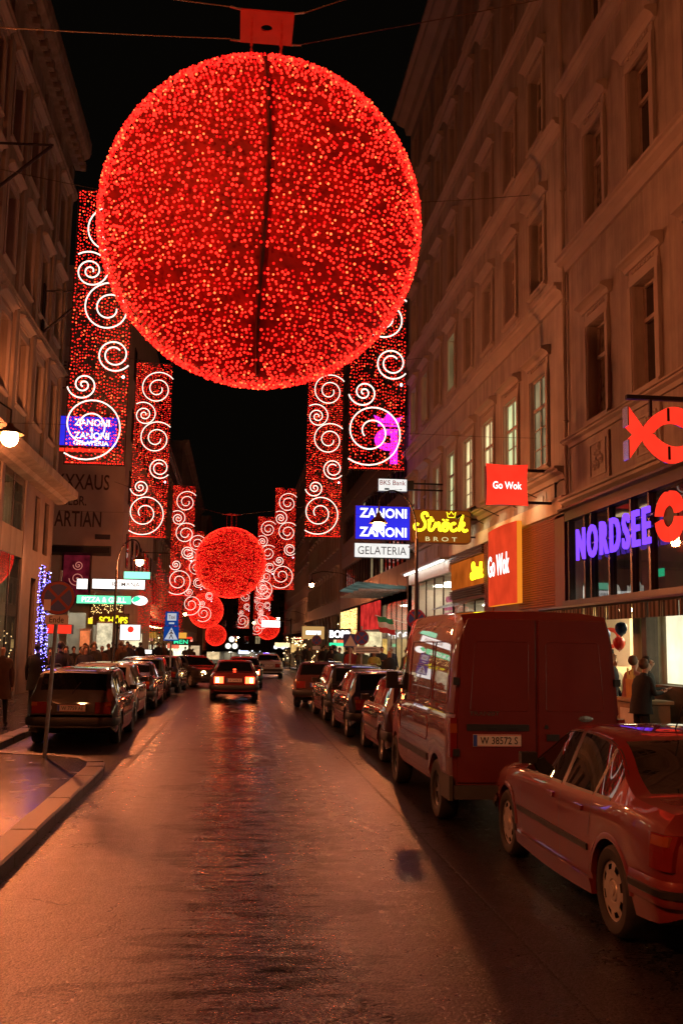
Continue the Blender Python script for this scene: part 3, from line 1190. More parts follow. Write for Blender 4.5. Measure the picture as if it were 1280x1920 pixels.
BX, BY, BZ = 0.17, 11.9, 7.18
ball_spots = [(BX, BY, BZ, 'nearest and by far the largest red light ball, hanging over the lane'),
              (-0.38, 56.0, 6.48, 'second red light ball along the street, above the dark red saloon'),
              (-3.4, 115.0, 5.6, 'red light ball low behind the second one, over the left kerb'),
              (-3.6, 190.0, 3.35, 'smallest red light ball, below and behind the one over the left kerb'),
              (5.54, 170.0, 4.6, 'far red light ball on the right, partly behind a white shop sign')]
ball0 = make_ball(ball_spots[0][3])
ball0.location = ball_spots[0][:3]
ball0.rotation_euler = (0, 0, 0)
for k, (x, y, z, lb) in enumerate(ball_spots[1:]):
    clone(ball0, (x, y, z), R(40 + 31 * k), lb)


def wire(name, a, b, sag, label, r=.008, n=14, group=None, m=None):
    pts = []
    for i in range(n + 1):
        t = i / n
        pts.append((a[0] + (b[0] - a[0]) * t, a[1] + (b[1] - a[1]) * t, a[2] + (b[2] - a[2]) * t - sag * 4 * t * (1 - t)))
    mb = MB()
    mb.tube(pts, r, 5)
    o = mb.build(name, m or M_WIRE)
    return tag(o, label, 'cable', group)


zb = BZ + 2.73
wire('support_cable', (-7.3, 11.0, 10.1), (-.30, BY - .33, zb + .03), .06, 'upper left cable holding the red plate of the largest light ball')
wire('support_cable', (-7.3, 12.4, 9.95), (-.30, BY + .34, zb + .03), .06, 'lower left cable holding the red plate of the largest light ball')
wire('support_cable', (7.95, 12.9, 12.6), (.64, BY + .34, zb + .03), .06, 'right cable rising from the far corner of the red plate to the facade')
wire('support_cable', (7.95, 10.7, 12.9), (.64, BY - .33, zb + .03), .06, 'right cable rising from the near corner of the red plate to the facade')
for (x, y, z, lb), sd in zip(ball_spots[1:2], (1,)):
    wire('support_cable', (-7, y, z + 4.4), (x - .4, y, z + 2.75), .1, 'left cable carrying the second red light ball', .012)
    wire('support_cable', (8, y, z + 4.2), (x + .4, y, z + 2.75), .1, 'right cable carrying the second red light ball', .012)

# ---------- banners of bulbs with white spirals
BW, BH = 1.5, 7.35
SPIRALS = [  # centre, start radius, end radius, start angle, sweep
    (250, 575, 38, 160, 20, -705),
    (148, 808, 12, 116, -22, 870),
    (255, 1015, 40, 158, 0, -679),
    (295, 1272, 38, 95, 42, 642),
    (140, 1445, 8, 84, 260, -790),
    (183, 1665, 43, 198, 215, -704),
]


def make_banner(label):
    b = thing('light_curtain', label, 'light curtain', (0, 0, 0), 0, 'light curtains with white spirals along both kerbs')
    P, RD_, K = [], [], []
    nx = 21
    for i in range(nx):
        x0 = BW * (i + .5) / nx
        z = rng.uniform(0, .08)
        dens = rng.uniform(.75, 1.0)
        while z < BH:
            if rng.random() < dens * .97:
                P.append((-(x0 + rng.normal(0, .013)), rng.normal(0, .012), z))
                RD_.append(.0205 * rng.uniform(.8, 1.15))
                q = rng.random()
                K.append(1 if q < .10 else (2 if q < .5 else 0))
            z += rng.uniform(.065, .115)
    for k in range(24):
        P.append((-(BW * (k + .5) / 24), 0, .01))
        RD_.append(.017)
        K.append(0)
    kind(obj('bulbs', bulbs_mesh('bulbs', P, RD_, K, [BULB, BULB_HOT, BULB_DIM]), b), 'stuff')
    mb = MB()
    mb.box(-BW - .02, .02, -.02, .02, -.045, -.015)
    mb.box(-BW - .02, .02, -.02, .02, BH, BH + .03)
    for x in (-BW - .012, .012):
        mb.box(x - .008, x + .008, -.012, .012, -.015, BH)
    for k in range(1, 6):
        mb.box(-BW, 0, -.022, -.016, BH * k / 6, BH * k / 6 + .008)
    for k in range(nx):
        x = -BW * (k + .5) / nx
        mb.box(x - .003, x + .003, -.024, -.022, 0, BH)
    mb.build('frame', M_FRAME, b)
    kz = BH / 1522.0
    kx = BW / 310.0
    for (cx, cz, r0, r1, a0, sw) in SPIRALS:
        pts = []
        n = int(abs(sw) / 12)
        for i in range(n + 1):
            t = i / n
            rr = .5 * (r0 + (r1 - r0) * t) + .5 * (r0 * (r1 / r0) ** t)
            an = R(a0 + sw * t)
            px, pz = cx + rr * math.cos(an), cz - rr * math.sin(an)
            pts.append((-(px - 62) * kx, .045, (1870 - pz) * kz))
        MB().tube(pts, .0195, 6).build('spiral', ROPE, b, smooth=80)
    mb = MB()
    mb.ball((-BW + .12, .05, 2.3), .035, 8, 6)
    mb.build('marker_light', emit('bluish_marker_light', (.7, .7, 1.0), 9.0), b)
    return b


# (left edge x, y, bottom z)
ban = [(-4.47, 25.5, 6.5, 'nearest light curtain on the left, in front of the far blue ice cream sign'),
       (2.84, 25.5, 6.62, 'nearest light curtain on the right, with a magenta crowned letter shining through it'),
       (-4.45, 41.0, 6.25, 'second light curtain on the left, directly right of the painted gable wall'),
       (2.78, 41.0, 6.47, 'second light curtain on the right, above and left of the blue ice cream sign'),
       (-4.4, 66.0, 5.0, 'third light curtain on the left, beside the second ball'),
       (2.62, 71.0, 5.85, 'third light curtain on the right, clear of the second ball'),
       (-4.4, 86.0, 4.2, 'fourth light curtain on the left, overlapping the third one'),
       (1.75, 87.0, 5.75, 'fourth light curtain on the right, half behind the second ball'),
       (-4.0, 108.0, 4.1, 'fifth light curtain on the left, above the low ball at the kerb'),
       (2.6, 118.0, 3.6, 'narrow light curtain at the right, below the second ball beside the white sign'),
       (0.35, 132.0, 3.9, 'small light curtain over the middle of the far street, under the second ball'),
       (2.7, 150.0, 3.2, 'farthest light curtain on the right, in front of the far right ball')]
M0 = make_banner(ban[0][3])
M0.location = ban[0][:3]
M0.rotation_euler = (0, 0, PI)
for (x, y, z, lb) in ban[1:]:
    clone(M0, (x, y, z), PI, lb)
# suspension wires of the curtains
for (x, y, z, lb) in ban[:4]:
    side = -7.3 if x < 0 else 7.95
    nm = lb.split(',')[0]
    wire('support_cable', (side, y, z + BH + .6), (x + .75, y, z + BH + .04), .03, 'cable from the facade to the top of the ' + nm, .01)
    wire('support_cable', (side, y, z + 1.0), (x + (BW if x < 0 else 0) + (-BW if x < 0 else BW), y, z + 1.0), .02, 'steadying wire at the lower edge of the ' + nm, .006)

# ---------- brackets on the left facade
for (y, z, lb) in ((27.2, 15.9, 'dark strut bracket high on the left facade beside the largest ball'), (35.6, 14.6, 'dark strut bracket on the left facade next to the nearest left light curtain')):
    b = thing('wall_bracket', lb, 'bracket', (-7.3, y, z))
    MB().tube([(0, 0, 0), (1.75, 0, .05)], .035, 6).build('arm', M_DARKMETAL, b)
    MB().tube([(0, 0, -1.6), (1.7, 0, .02)], .045, 6).build('strut', M_DARKMETAL, b)
    MB().box(0, .06, -.15, .15, -1.75, .25).build('wall_plate', M_DARKMETAL, b)

# ------------------------------------------------------------ street lamps
E_LAMP = emit('sodium_lamp', (1.0, 0.62, 0.25), 90.0)


def lamp_light(parent, loc, power, rad=.12):
    ld = bpy.data.lights.new('lamp_light', 'POINT')
    ld.energy = power
    ld.color = LAMP
    ld.shadow_soft_size = rad
    o = bpy.data.objects.new('lamp_light', ld)
    COL.objects.link(o)
    o.parent = parent
    o.location = loc
    return o


def lamp_head(root, x, z, power, size=1.0):
    mb = MB()
    mb.lathe([(0.03 * size, .30), (.05 * size, .28), (.07 * size, .2), (.20 * size, .08), (.25 * size, .0), (.235 * size, -.005), (.19 * size, .06), (.05 * size, .17)], 20, (x, 0, z))
    h = mb.build('lamp_shade', mat('lamp_shade_brass', (0.12, 0.06, 0.03), .4, .5), root, smooth=40)
    mb = MB()
    mb.ball((x, 0, z - .06 * size), .15 * size, 14, 10, sz=1.1)
    mb.build('bulb', E_LAMP, h, smooth=80)
    lamp_light(root, (x, 0, z - .30), power)


def wall_lamp(x, y, z, wall_x, label, power=LAMP_W, size=1.0):
    b = thing('street_lamp', label, 'street lamp', (wall_x, y, z), 0)
    L = x - wall_x
    s = 1 if L > 0 else -1
    mb = MB()
    pts = [(0, 0, .35), (L * .35, 0, .75), (L * .75, 0, .85), (L, 0, .65), (L, 0, .3)]
    mb.tube(pts, .03, 6)
    mb.build('bracket', M_DARKMETAL, b, smooth=60)
    MB().box(min(0, s * .05), max(0, s * .05), -.1, .1, .1, .6).build('wall_plate', M_DARKMETAL, b)
    lamp_head(b, L, 0, power, size)
    return b


def pole_lamp(x, y, z, pole_x, label, power=LAMP_W, size=1.0, base_z=KH):
    b = thing('street_lamp', label, 'street lamp', (pole_x, y, base_z), 0)
    L = x - pole_x
    H = z - base_z
    mb = MB()
    mb.tube([(0, 0, 0), (0, 0, .9), (0, 0, .95), (0, 0, H - .4)], [.09, .085, .06, .045], 10)
    mb.build('pole', M_DARKMETAL, b, smooth=40)
    mb = MB()
    pts = []
    for i in range(15):
        an = PI * i / 14
        pts.append((L / 2 - (L / 2) * math.cos(an), 0, H - .4 + (abs(L) * .5 + .4) * math.sin(an) ** .8 + (.7 * i / 14)))
    mb.tube(pts, .028, 6)
    mb.build('arm', M_DARKMETAL, b, smooth=60)
    lamp_head(b, L, H, power, size)
    return b


wall_lamp(-6.05, 26.3, 7.35, -7.3, 'glowing lantern on the left facade below the ledge line', 7200, 1.5)
wall_lamp(-5.6, 1.0, 8.6, -7.3, 'wall lantern high on the left facade abreast of the viewpoint', 7500, 1.5)
pole_lamp(3.80, 26.5, 5.3, 4.86, 'curved arm lamp on a black pole in front of the blue ice cream sign', LAMP_W * 1.0, 1.0)
pole_lamp(-3.87, 40.0, 5.2, -4.75, 'orange street lamp beside the second left light curtain, above green signs', 680)
wall_lamp(5.0, 66.0, 6.0, 8.0, 'orange street lamp on the right, left of the blue ice cream sign')
wall_lamp(5.0, 117.0, 5.0, 8.3, 'small orange street lamp far up the right side')
wall_lamp(-4.6, 92.0, 4.6, -7.0, 'orange street lamp under the overlapping left light curtains')
wall_lamp(0.6, 178.0, 3.0, 8.4, 'small orange street lamp at the end of the street, right of two stacked ones', 260)
wall_lamp(2.6, 140.0, 4.9, 8.4, 'small orange lamp under the curtains over the far street', 260)
pole_lamp(3.80, -13.0, 5.3, 4.86, 'curved arm lamp on a black pole behind the viewpoint', 420)
# ------------------------------------------------------------ vehicles
def paint(name, col, rough=0.28, coat=0.9):
    return mat(name, col, rough + .2, 0.1, var=0.10, scale=2.2, coat=1.0, spec=0.2, rvar=0.05)


M_TYRE = mat('tyre_rubber', (0.018, 0.018, 0.018), 0.75, var=0.25, scale=20)
M_RIM = mat('silver_wheel', (0.42, 0.41, 0.38), 0.42, 0.35, var=0.12, scale=8)
M_RIMD = mat('steel_wheel', (0.10, 0.10, 0.10), 0.5, 0.5, var=0.2)
M_TRIM = mat('black_trim', (0.012, 0.012, 0.012), 0.5, var=0.2)
M_CHROME = mat('bright_metal', (0.5, 0.5, 0.5), 0.2, 0.9, var=0.0)
M_PLATE = mat('number_plate_white', (0.55, 0.54, 0.5), 0.45, var=0.08)
M_PLATETXT = mat('number_plate_black', (0.015, 0.015, 0.015), 0.5, var=0)
M_PLATEBLUE = mat('number_plate_blue', (0.02, 0.06, 0.35), 0.45, var=0)
M_PLATERED = mat('number_plate_red', (0.55, 0.05, 0.04), 0.45, var=0)
M_TAIL = mat('tail_lamp_red', (0.16, 0.008, 0.007), 0.2, var=0.1, coat=0.2)
M_TAILA = mat('tail_lamp_amber', (0.26, 0.06, 0.012), 0.2, var=0.1, coat=0.2)
M_LENS = mat('clear_lens', (0.4, 0.4, 0.4), 0.08, 0.5, var=0.0)
M_CARGLASS = mat('car_window', (0.006, 0.007, 0.007), 0.02, var=0.0, spec=0.8, rvar=0.0)
E_TAIL = emit('lit_tail_lamp', (1.0, 0.05, 0.015), 14.0)
E_TAILC = emit('lit_tail_lamp_core', (1.0, 0.42, 0.12), 45.0)
E_HEAD = emit('lit_headlamp', (1.0, .62, .22), 30.0)
E_IND = emit('lit_indicator', (1.0, 0.40, 0.05), 26.0)


def lerp_table(tab):
    xs = np.array([t[0] for t in tab], float)
    ys = np.array([t[1] for t in tab], float)
    order = np.argsort(xs)
    xs, ys = xs[order], ys[order]
    # monotone cubic through the points
    h = np.diff(xs)
    d = np.diff(ys) / h
    m = np.zeros_like(ys)
    m[1:-1] = np.where(d[:-1] * d[1:] > 0, 2 * d[:-1] * d[1:] / (d[:-1] + d[1:] + 1e-12), 0)
    m[0], m[-1] = d[0], d[-1]

    def f(x):
        x = min(max(x, xs[0]), xs[-1])
        i = int(min(max(np.searchsorted(xs, x) - 1, 0), len(h) - 1))
        t = (x - xs[i]) / h[i]
        h00, h10 = 2 * t**3 - 3 * t**2 + 1, t**3 - 2 * t**2 + t
        h01, h11 = -2 * t**3 + 3 * t**2, t**3 - t**2
        return float(h00 * ys[i] + h10 * h[i] * m[i] + h01 * ys[i + 1] + h11 * h[i] * m[i + 1])
    return f


class Shape:
    """car body: half sections along x (forward), y outward, z up"""

    def __init__(s, P):
        s.P = P
        s.top = lerp_table(P['top'])
        s.belt = lerp_table(P['belt'])
        s.hw = lerp_table(P['hw'])
        s.bot = lerp_table(P['bot'])
        s.roofw = P.get('roofw', .70)
        s.x0, s.x1 = P['top'][0][0], P['top'][-1][0]
        s.x0, s.x1 = min(s.x0, s.x1), max(s.x0, s.x1)
        s.tum = P.get('tumble', None)

    def arch(s, x):
        z = -1.0
        for ax in s.P['axles']:
            r = s.P['arch_r']
            if abs(x - ax) < r:
                z = max(z, s.P['wheel_r'] + math.sqrt(r * r - (x - ax) ** 2) - .01)
        return z

    def section(s, x):
        w = s.hw(x)
        zb = s.bot(x)
        za = s.arch(x)
        belt = s.belt(x)
        top = max(s.top(x), belt + .02)
        g = top - belt
        z0 = max(zb, za)
        gg = smoothstep((g - .06) / .4)
        if s.tum:
            y7, y8, y9, y10 = (w * k for k in s.tum)
            zz8, zz9 = top - s.P['edge8'], top - s.P['edge9']
            y7 = w * .99 + (y7 - w * .99) * gg
            z7 = belt + .02
            zz8 = max(zz8, z7 + .01)
            zz9 = max(zz9, zz8 + .005)
        else:
            rw = s.roofw
            z7 = belt + .025 * min(1, g / .1) if g > .03 else belt + g * .3
            y7 = w * (.945 if gg > 0 else .945)
            zz8 = belt + g * (.75 + .12 * gg)
            y8 = (w * .88) * (1 - gg) + (rw * 1.02) * gg
            zz9 = belt + g * (.90 + .065 * gg)
            y9 = (w * .74) * (1 - gg) + (rw * .90) * gg
            y10 = (w * .45) * (1 - gg) + rw * .5 * gg
        pts = [(0.0, z0), (w * .72, z0), (w * .955, z0 + (.02 if za < zb else 0.0)),
               (w * .992, max(zb + .14, za + .015)), (w * 1.0, max(s.P['mid'], za + .03)),
               (w * .992, max(belt - .10, za + .045)), (w * .965, belt), (y7, z7), (y8, zz8), (y9, zz9),
               (y10, top - (.006 if not s.tum else .012)), (0.0, top)]
        return pts

    def side_y(s, x, z):
        p = s.section(x)[2:10]
        for (ya, za), (yb, zb) in zip(p[:-1], p[1:]):
            if za <= z <= zb and zb > za:
                return ya + (yb - ya) * (z - za) / (zb - za)
        return p[0][0] if z < p[0][1] else p[-1][0]

    def stations(s):
        xs = set(np.round(np.arange(s.x0, s.x1, .11), 3).tolist() + [s.x0, s.x1])
        keep = []
        for ax in s.P['axles']:
            r = s.P['arch_r']
            for k in range(13):
                keep.append(ax + r * math.cos(PI * k / 12) * .9999)
            keep += [ax - r - .004, ax + r + .004]
        for wdw in s.P['side_windows']:
            keep += [wdw[0], wdw[1]]
        keep += list(s.P['screen']) + list(s.P['rear'])
        keep = [k for k in keep if s.x0 < k < s.x1]
        out = sorted(set(keep + [x for x in xs if all(abs(x - k) > .035 for k in keep)]))
        return [out[0]] + [b for a, b in zip(out[:-1], out[1:]) if b - a > 1e-4]


def body_meshes(S, paint_m):
    xs = S.stations()
    secs = [S.section(x) for x in xs]
    n = len(secs[0])
    ns = len(xs)

    def vid(i, j, side):
        return (i * n + j) * 2 + (0 if side > 0 else 1)
    V = []
    for x, sc in zip(xs, secs):
        for (y, z) in sc:
            V.append((x, y, z))
            V.append((x, -y, z))
    groups = {}

    def addf(key, f):
        groups.setdefault(key, []).append(f)
    P = S.P
    for i in range(ns - 1):
        xm = (xs[i] + xs[i + 1]) / 2
        g = S.top(xm) - S.belt(xm)
        for j in range(n - 1):
            key = ('body', 0)
            if j < 2:
                key = ('body', 1)
            elif j == 7:
                for k, wd in enumerate(P['side_windows']):
                    if wd[0] < xm < wd[1] and g > .06:
                        key = ('side_window', k)
                if key[0] == 'body' and g > .2 and any(a < xm < b for a, b in P.get('black_pillars', [])):
                    key = ('body', 1)
            elif j in (9, 10):
                if P['screen'][0] < xm < P['screen'][1]:
                    key = ('windscreen', 0)
                elif P['rear'][0] < xm < P['rear'][1]:
                    key = ('rear_window', 0)
            for side in (1, -1):
                f = (vid(i, j, side), vid(i + 1, j, side), vid(i + 1, j + 1, side), vid(i, j + 1, side))
                kk = key
                if key[0] == 'side_window':
                    kk = ('side_window', (key[1], side))
                addf(kk, f if side > 0 else f[::-1])
    for i in (0, ns - 1):
        for j in range(n - 1):
            f = (vid(i, j, 1), vid(i, j + 1, 1), vid(i, j + 1, -1), vid(i, j, -1))
            addf(('body', 0), f if i else f[::-1])
    res = []
    bodyf, bodym = [], []
    for (nm, k), fs in groups.items():
        if nm == 'body':
            bodyf += fs
            bodym += [k] * len(fs)
    def mk(name, fs, mats, mi=None):
        used = sorted(set(v for f in fs for v in f))
        mp = {v: i for i, v in enumerate(used)}
        me = bpy.data.meshes.new(name)
        me.from_pydata([V[v] for v in used], [], [[mp[v] for v in f] for f in fs])
        for x in mats:
            me.materials.append(x)
        if mi is not None:
            me.polygons.foreach_set('material_index', mi)
        bm = bmesh.new()
        bm.from_mesh(me)
        bmesh.ops.remove_doubles(bm, verts=bm.verts, dist=1e-5)
        bmesh.ops.dissolve_degenerate(bm, edges=bm.edges, dist=1e-5)
        bmesh.ops.recalc_face_normals(bm, faces=bm.faces)
        bm.to_mesh(me)
        bm.free()
        me.shade_smooth()
        me.set_sharp_from_angle(angle=R(32))
        return me
    res.append(('body', mk('body', bodyf, [paint_m, M_TRIM], bodym)))
    for (nm, k), fs in groups.items():
        if nm != 'body':
            res.append((nm, mk(nm, fs, [M_CARGLASS])))
    return res


def side_patch(mb, S, x0, x1, z0, z1, off, side, m=0, nx=8, nz=2, fz0=None, fz1=None):
    """a strip lying on the body side, standing proud by off"""
    rows = []
    for i in range(nx + 1):
        x = x0 + (x1 - x0) * i / nx
        za = fz0(x) if fz0 else z0
        zb_ = fz1(x) if fz1 else z1
        for j in range(nz + 1):
            z = za + (zb_ - za) * j / nz
            y = S.side_y(x, z)
            rows.append((x, side * (y + off), z))
            rows.append((x, side * (y - .02), z))
    fs = []
    def idx(i, j, k):
        return (i * (nz + 1) + j) * 2 + k
    for i in range(nx):
        for j in range(nz):
            fs.append((idx(i, j, 0), idx(i + 1, j, 0), idx(i + 1, j + 1, 0), idx(i, j + 1, 0)))
    for i in range(nx):
        fs.append((idx(i, 0, 0), idx(i, 0, 1), idx(i + 1, 0, 1), idx(i + 1, 0, 0)))
        fs.append((idx(i, nz, 0), idx(i + 1, nz, 0), idx(i + 1, nz, 1), idx(i, nz, 1)))
    for j in range(nz):
        fs.append((idx(0, j, 0), idx(0, j + 1, 0), idx(0, j + 1, 1), idx(0, j, 1)))
        fs.append((idx(nx, j, 0), idx(nx, j, 1), idx(nx, j + 1, 1), idx(nx, j + 1, 0)))
    mb.add(rows, fs, m)


def side_line(mb, S, pts, side, wdt=.005, off=.0015, m=0):
    """thin panel gap following (x, z) points on the side"""
    P3 = []
    for (xa, za), (xb, zb) in zip(pts[:-1], pts[1:]):
        k = max(1, int(math.hypot(xb - xa, zb - za) / .06))
        for i in range(k):
            t = i / k
            P3.append((xa + (xb - xa) * t, za + (zb - za) * t))
    P3.append(pts[-1])
    vs, fs = [], []
    for i, (x, z) in enumerate(P3):
        a = P3[max(0, i - 1)]
        b = P3[min(len(P3) - 1, i + 1)]
        dx, dz = b[0] - a[0], b[1] - a[1]
        l = math.hypot(dx, dz) or 1
        nx_, nz_ = -dz / l * wdt, dx / l * wdt
        for s in (-1, 1):
            X_, Z_ = x + nx_ * s, z + nz_ * s
            vs.append((X_, side * (S.side_y(X_, Z_) + off), Z_))
    for i in range(len(P3) - 1):
        fs.append((2 * i, 2 * i + 1, 2 * i + 3, 2 * i + 2))
    mb.add(vs, fs, m)


WHEELS = {}


def wheel_meshes(r, rim, wd, style):
    key = (r, rim, wd, style)
    if key in WHEELS:
        return WHEELS[key]
    mb = MB()
    h = wd / 2
    mb.lathe([(rim, -h * .9), (rim + .02, -h), (r - .03, -h), (r - .008, -h * .8), (r, -h * .5), (r, h * .5), (r - .008, h * .8), (r - .03, h), (rim + .015, h), (rim, h * .9), (rim, -h * .9)], 36, (0, 0, 0), 'y')
    tyre = mb.mesh('tyre', M_TYRE, 40)
    mb = MB()
    hole = style[1]
    o = h * .82
    # face with a ring of openings
    n = hole * 6
    if style[0] == 'cover':
        ra, rb_ = rim * .70, rim * .88
        mb.lathe([(0.0001, o + .012), (rim * .16, o + .012), (rim * .17, o + .004), (rim * .33, o + .006), (rim * .36, o - .006), (rim * .40, o + .002), (ra, o + .004)], n, (0, 0, 0), 'y')
        mb.lathe([(rb_, o - .002), (rim * .97, o - .006), (rim + .006, o + .0), (rim + .012, o - .012), (rim * .95, -h * .7)], n, (0, 0, 0), 'y')
        vs, fs = [], []
        for i in range(n):
            an = 2 * PI * i / n
            for q, yy in ((ra, o + .004), (rb_, o - .002)):
                vs.append((q * math.sin(an), yy, q * math.cos(an)))
        for i in range(n):
            if (i % 6) in (1, 2, 3):
                continue
            j = (i + 1) % n
            fs.append((2 * i, 2 * i + 1, 2 * j + 1, 2 * j))
        mb.add(vs, fs)
    else:  # spokes
        mb.lathe([(0.0001, o - .01), (rim * .22, o - .012), (rim * .26, o - .03)], n, (0, 0, 0), 'y')
        mb.lathe([(rim * .86, o - .02), (rim * .96, o - .004), (rim + .008, o), (rim + .012, o - .012), (rim * .93, -h * .7)], n, (0, 0, 0), 'y')
        for k in range(hole):
            an = 2 * PI * k / hole
            c, s = math.cos(an), math.sin(an)
            wI, wO = rim * .12, rim * .09
            vs = []
            for q, ww, yy in ((rim * .2, wI, o - .012), (rim * .9, wO, o - .02)):
                for e in (-1, 1):
                    for dy in (0, -.04):
                        vs.append((q * s + e * ww * c, yy + dy, q * c - e * ww * s))
            mb.add(vs, [(0, 2, 6, 4), (0, 4, 5, 1), (2, 3, 7, 6), (1, 5, 7, 3)])
    rimm = mb.mesh('rim', M_RIM if style[2] else M_RIMD, 35)
    mb = MB()
    mb.lathe([(0.0001, -h * .2), (rim * .98, -h * .2)], 24, (0, 0, 0), 'y')
    back_ = mb.mesh('brake_disc', M_BLACK)
    WHEELS[key] = (tyre, rimm, back_)
    return WHEELS[key]


def add_wheels(root, P, style):
    t, rm, bk = wheel_meshes(P['wheel_r'], P['rim_r'], P['tyre_w'], style)
    for ax in P['axles']:
        for s in (1, -1):
            w_ = obj('wheel', t, root, (ax, s * (P['track']), P['wheel_r']))
            if s < 0:
                w_.rotation_euler = (0, 0, PI)
            obj('rim', rm, w_)
            obj('brake_disc', bk, w_)


def number_plate(root, x, z, text, wd=.52, ht=.12, face=-1, back_m=None):
    """plate on the back (face -1) of a vehicle"""
    e = bpy.data.objects.new('number_plate', MB().box(-.012, .0, -wd / 2, wd / 2, -ht / 2, ht / 2).mesh('number_plate', back_m or M_PLATE))
    COL.objects.link(e)
    e.parent = root
    e.location = (x, 0, z)
    MB().box(-.0145, -.0125, wd / 2 - .045, wd / 2 - .002, -ht / 2 + .004, ht / 2 - .004).build('euro_band', M_PLATEBLUE, e)
    mb = MB()
    mb.box(-.0145, -.0125, -wd / 2 + .003, wd / 2 - .05, ht / 2 - .010, ht / 2 - .004)
    mb.box(-.0145, -.0125, -wd / 2 + .003, wd / 2 - .05, -ht / 2 + .004, -ht / 2 + .010)
    mb.build('red_border', M_PLATERED, e)
    me = text_mesh(text, M_PLATETXT, wd * .78, ht * .60, .002, .006)
    t = obj('lettering', me, e, (-.0135, -.02, 0))
    t.rotation_euler = (0, 0, PI / 2)     # text normal +y -> -x
    return e


def rear_box(root, name, x0, x1, y0, y1, z0, z1, m, bev=.012, label=None):
    mb = MB()
    b = bev
    y0, y1 = min(y0, y1), max(y0, y1)
    mb.box(x0 + b, x1, y0, y1, z0, z1)
    vs = [(x0 + b, y0, z0), (x0 + b, y1, z0), (x0 + b, y1, z1), (x0 + b, y0, z1), (x0, y0 + b, z0 + b), (x0, y1 - b, z0 + b), (x0, y1 - b, z1 - b), (x0, y0 + b, z1 - b)]
    mb.add(vs, [(4, 5, 6, 7), (0, 1, 5, 4), (1, 2, 6, 5), (2, 3, 7, 6), (3, 0, 4, 7)])
    return mb.build(name, m, root, label=label)


SALOON = dict(
    top=[(-2.20, .80), (-2.18, .93), (-2.10, .985), (-1.62, 1.005), (-1.35, 1.10), (-.95, 1.31), (-.70, 1.365), (-.30, 1.39), (.05, 1.37), (.25, 1.31), (.60, 1.12), (.90, .95), (1.1, .925), (1.7, .85), (2.05, .74), (2.18, .64), (2.22, .56)],
    belt=[(-2.20, .72), (-2.1, .86), (-1.5, .905), (-.5, .885), (.9, .855), (1.6, .79), (2.05, .68), (2.22, .5)],
    hw=[(-2.20, .70), (-2.12, .79), (-1.9, .825), (-1.3, .848), (0, .85), (1.3, .845), (1.85, .80), (2.1, .70), (2.22, .6)],
    bot=[(-2.20, .34), (-2.0, .25), (-1.6, .22), (1.6, .20), (2.1, .24), (2.22, .3)],
    axles=(1.38, -1.32), wheel_r=.312, rim_r=.205, tyre_w=.20, arch_r=.355, track=.735, mid=.60, roofw=.60,
    side_windows=[(-.20, .84), (-.92, -.28), (-1.27, -.97)], black_pillars=[(-.28, -.20), (-.97, -.92)],
    screen=(.12, .86), rear=(-1.55, -.92))
HATCH = dict(
    top=[(-1.98, .70), (-1.96, .93), (-1.86, 1.02), (-1.62, 1.30), (-1.5, 1.40), (-1.1, 1.44), (-.3, 1.45), (.1, 1.42), (.35, 1.34), (.75, 1.12), (1.05, .97), (1.3, .93), (1.75, .83), (1.95, .70), (2.0, .58)],
    belt=[(-1.98, .62), (-1.9, .87), (-1.4, .93), (-.5, .915), (1.0, .88), (1.6, .78), (1.9, .66), (2.0, .5)],
    hw=[(-1.98, .74), (-1.92, .80), (-1.7, .835), (-1, .85), (.9, .85), (1.5, .82), (1.85, .74), (2.0, .62)],
    bot=[(-1.98, .36), (-1.85, .27), (-1.5, .22), (1.5, .2), (1.9, .25), (2.0, .3)],
    axles=(1.22, -1.28), wheel_r=.305, rim_r=.19, tyre_w=.19, arch_r=.35, track=.735, mid=.60, roofw=.64,
    side_windows=[(-.10, .98), (-.88, -.18), (-1.50, -.96)], black_pillars=[(-.18, -.10), (-.96, -.88)],
    screen=(.2, 1.02), rear=(-1.84, -1.56))
WAGON = dict(
    top=[(-2.12, .70), (-2.10, .93), (-2.02, 1.02), (-1.86, 1.30), (-1.76, 1.40), (-1.2, 1.46), (-.4, 1.47), (.1, 1.44), (.35, 1.36), (.75, 1.14), (1.05, .97), (1.3, .93), (1.75, .83), (1.95, .70), (2.0, .58)],
    belt=[(-2.12, .62), (-2.05, .87), (-1.6, .93), (-.5, .915), (1.0, .88), (1.6, .78), (1.9, .66), (2.0, .5)],
    hw=[(-2.12, .76), (-2.06, .815), (-1.85, .84), (-1, .85), (.9, .85), (1.5, .82), (1.85, .74), (2.0, .62)],
    bot=[(-2.12, .36), (-1.98, .27), (-1.6, .22), (1.5, .2), (1.9, .25), (2.0, .3)],
    axles=(1.22, -1.28), wheel_r=.305, rim_r=.19, tyre_w=.19, arch_r=.35, track=.735, mid=.60, roofw=.66,
    side_windows=[(-.10, .98), (-.88, -.18), (-1.72, -.96)], black_pillars=[(-.18, -.10), (-.96, -.88)],
    screen=(.2, 1.02), rear=(-1.99, -1.80))
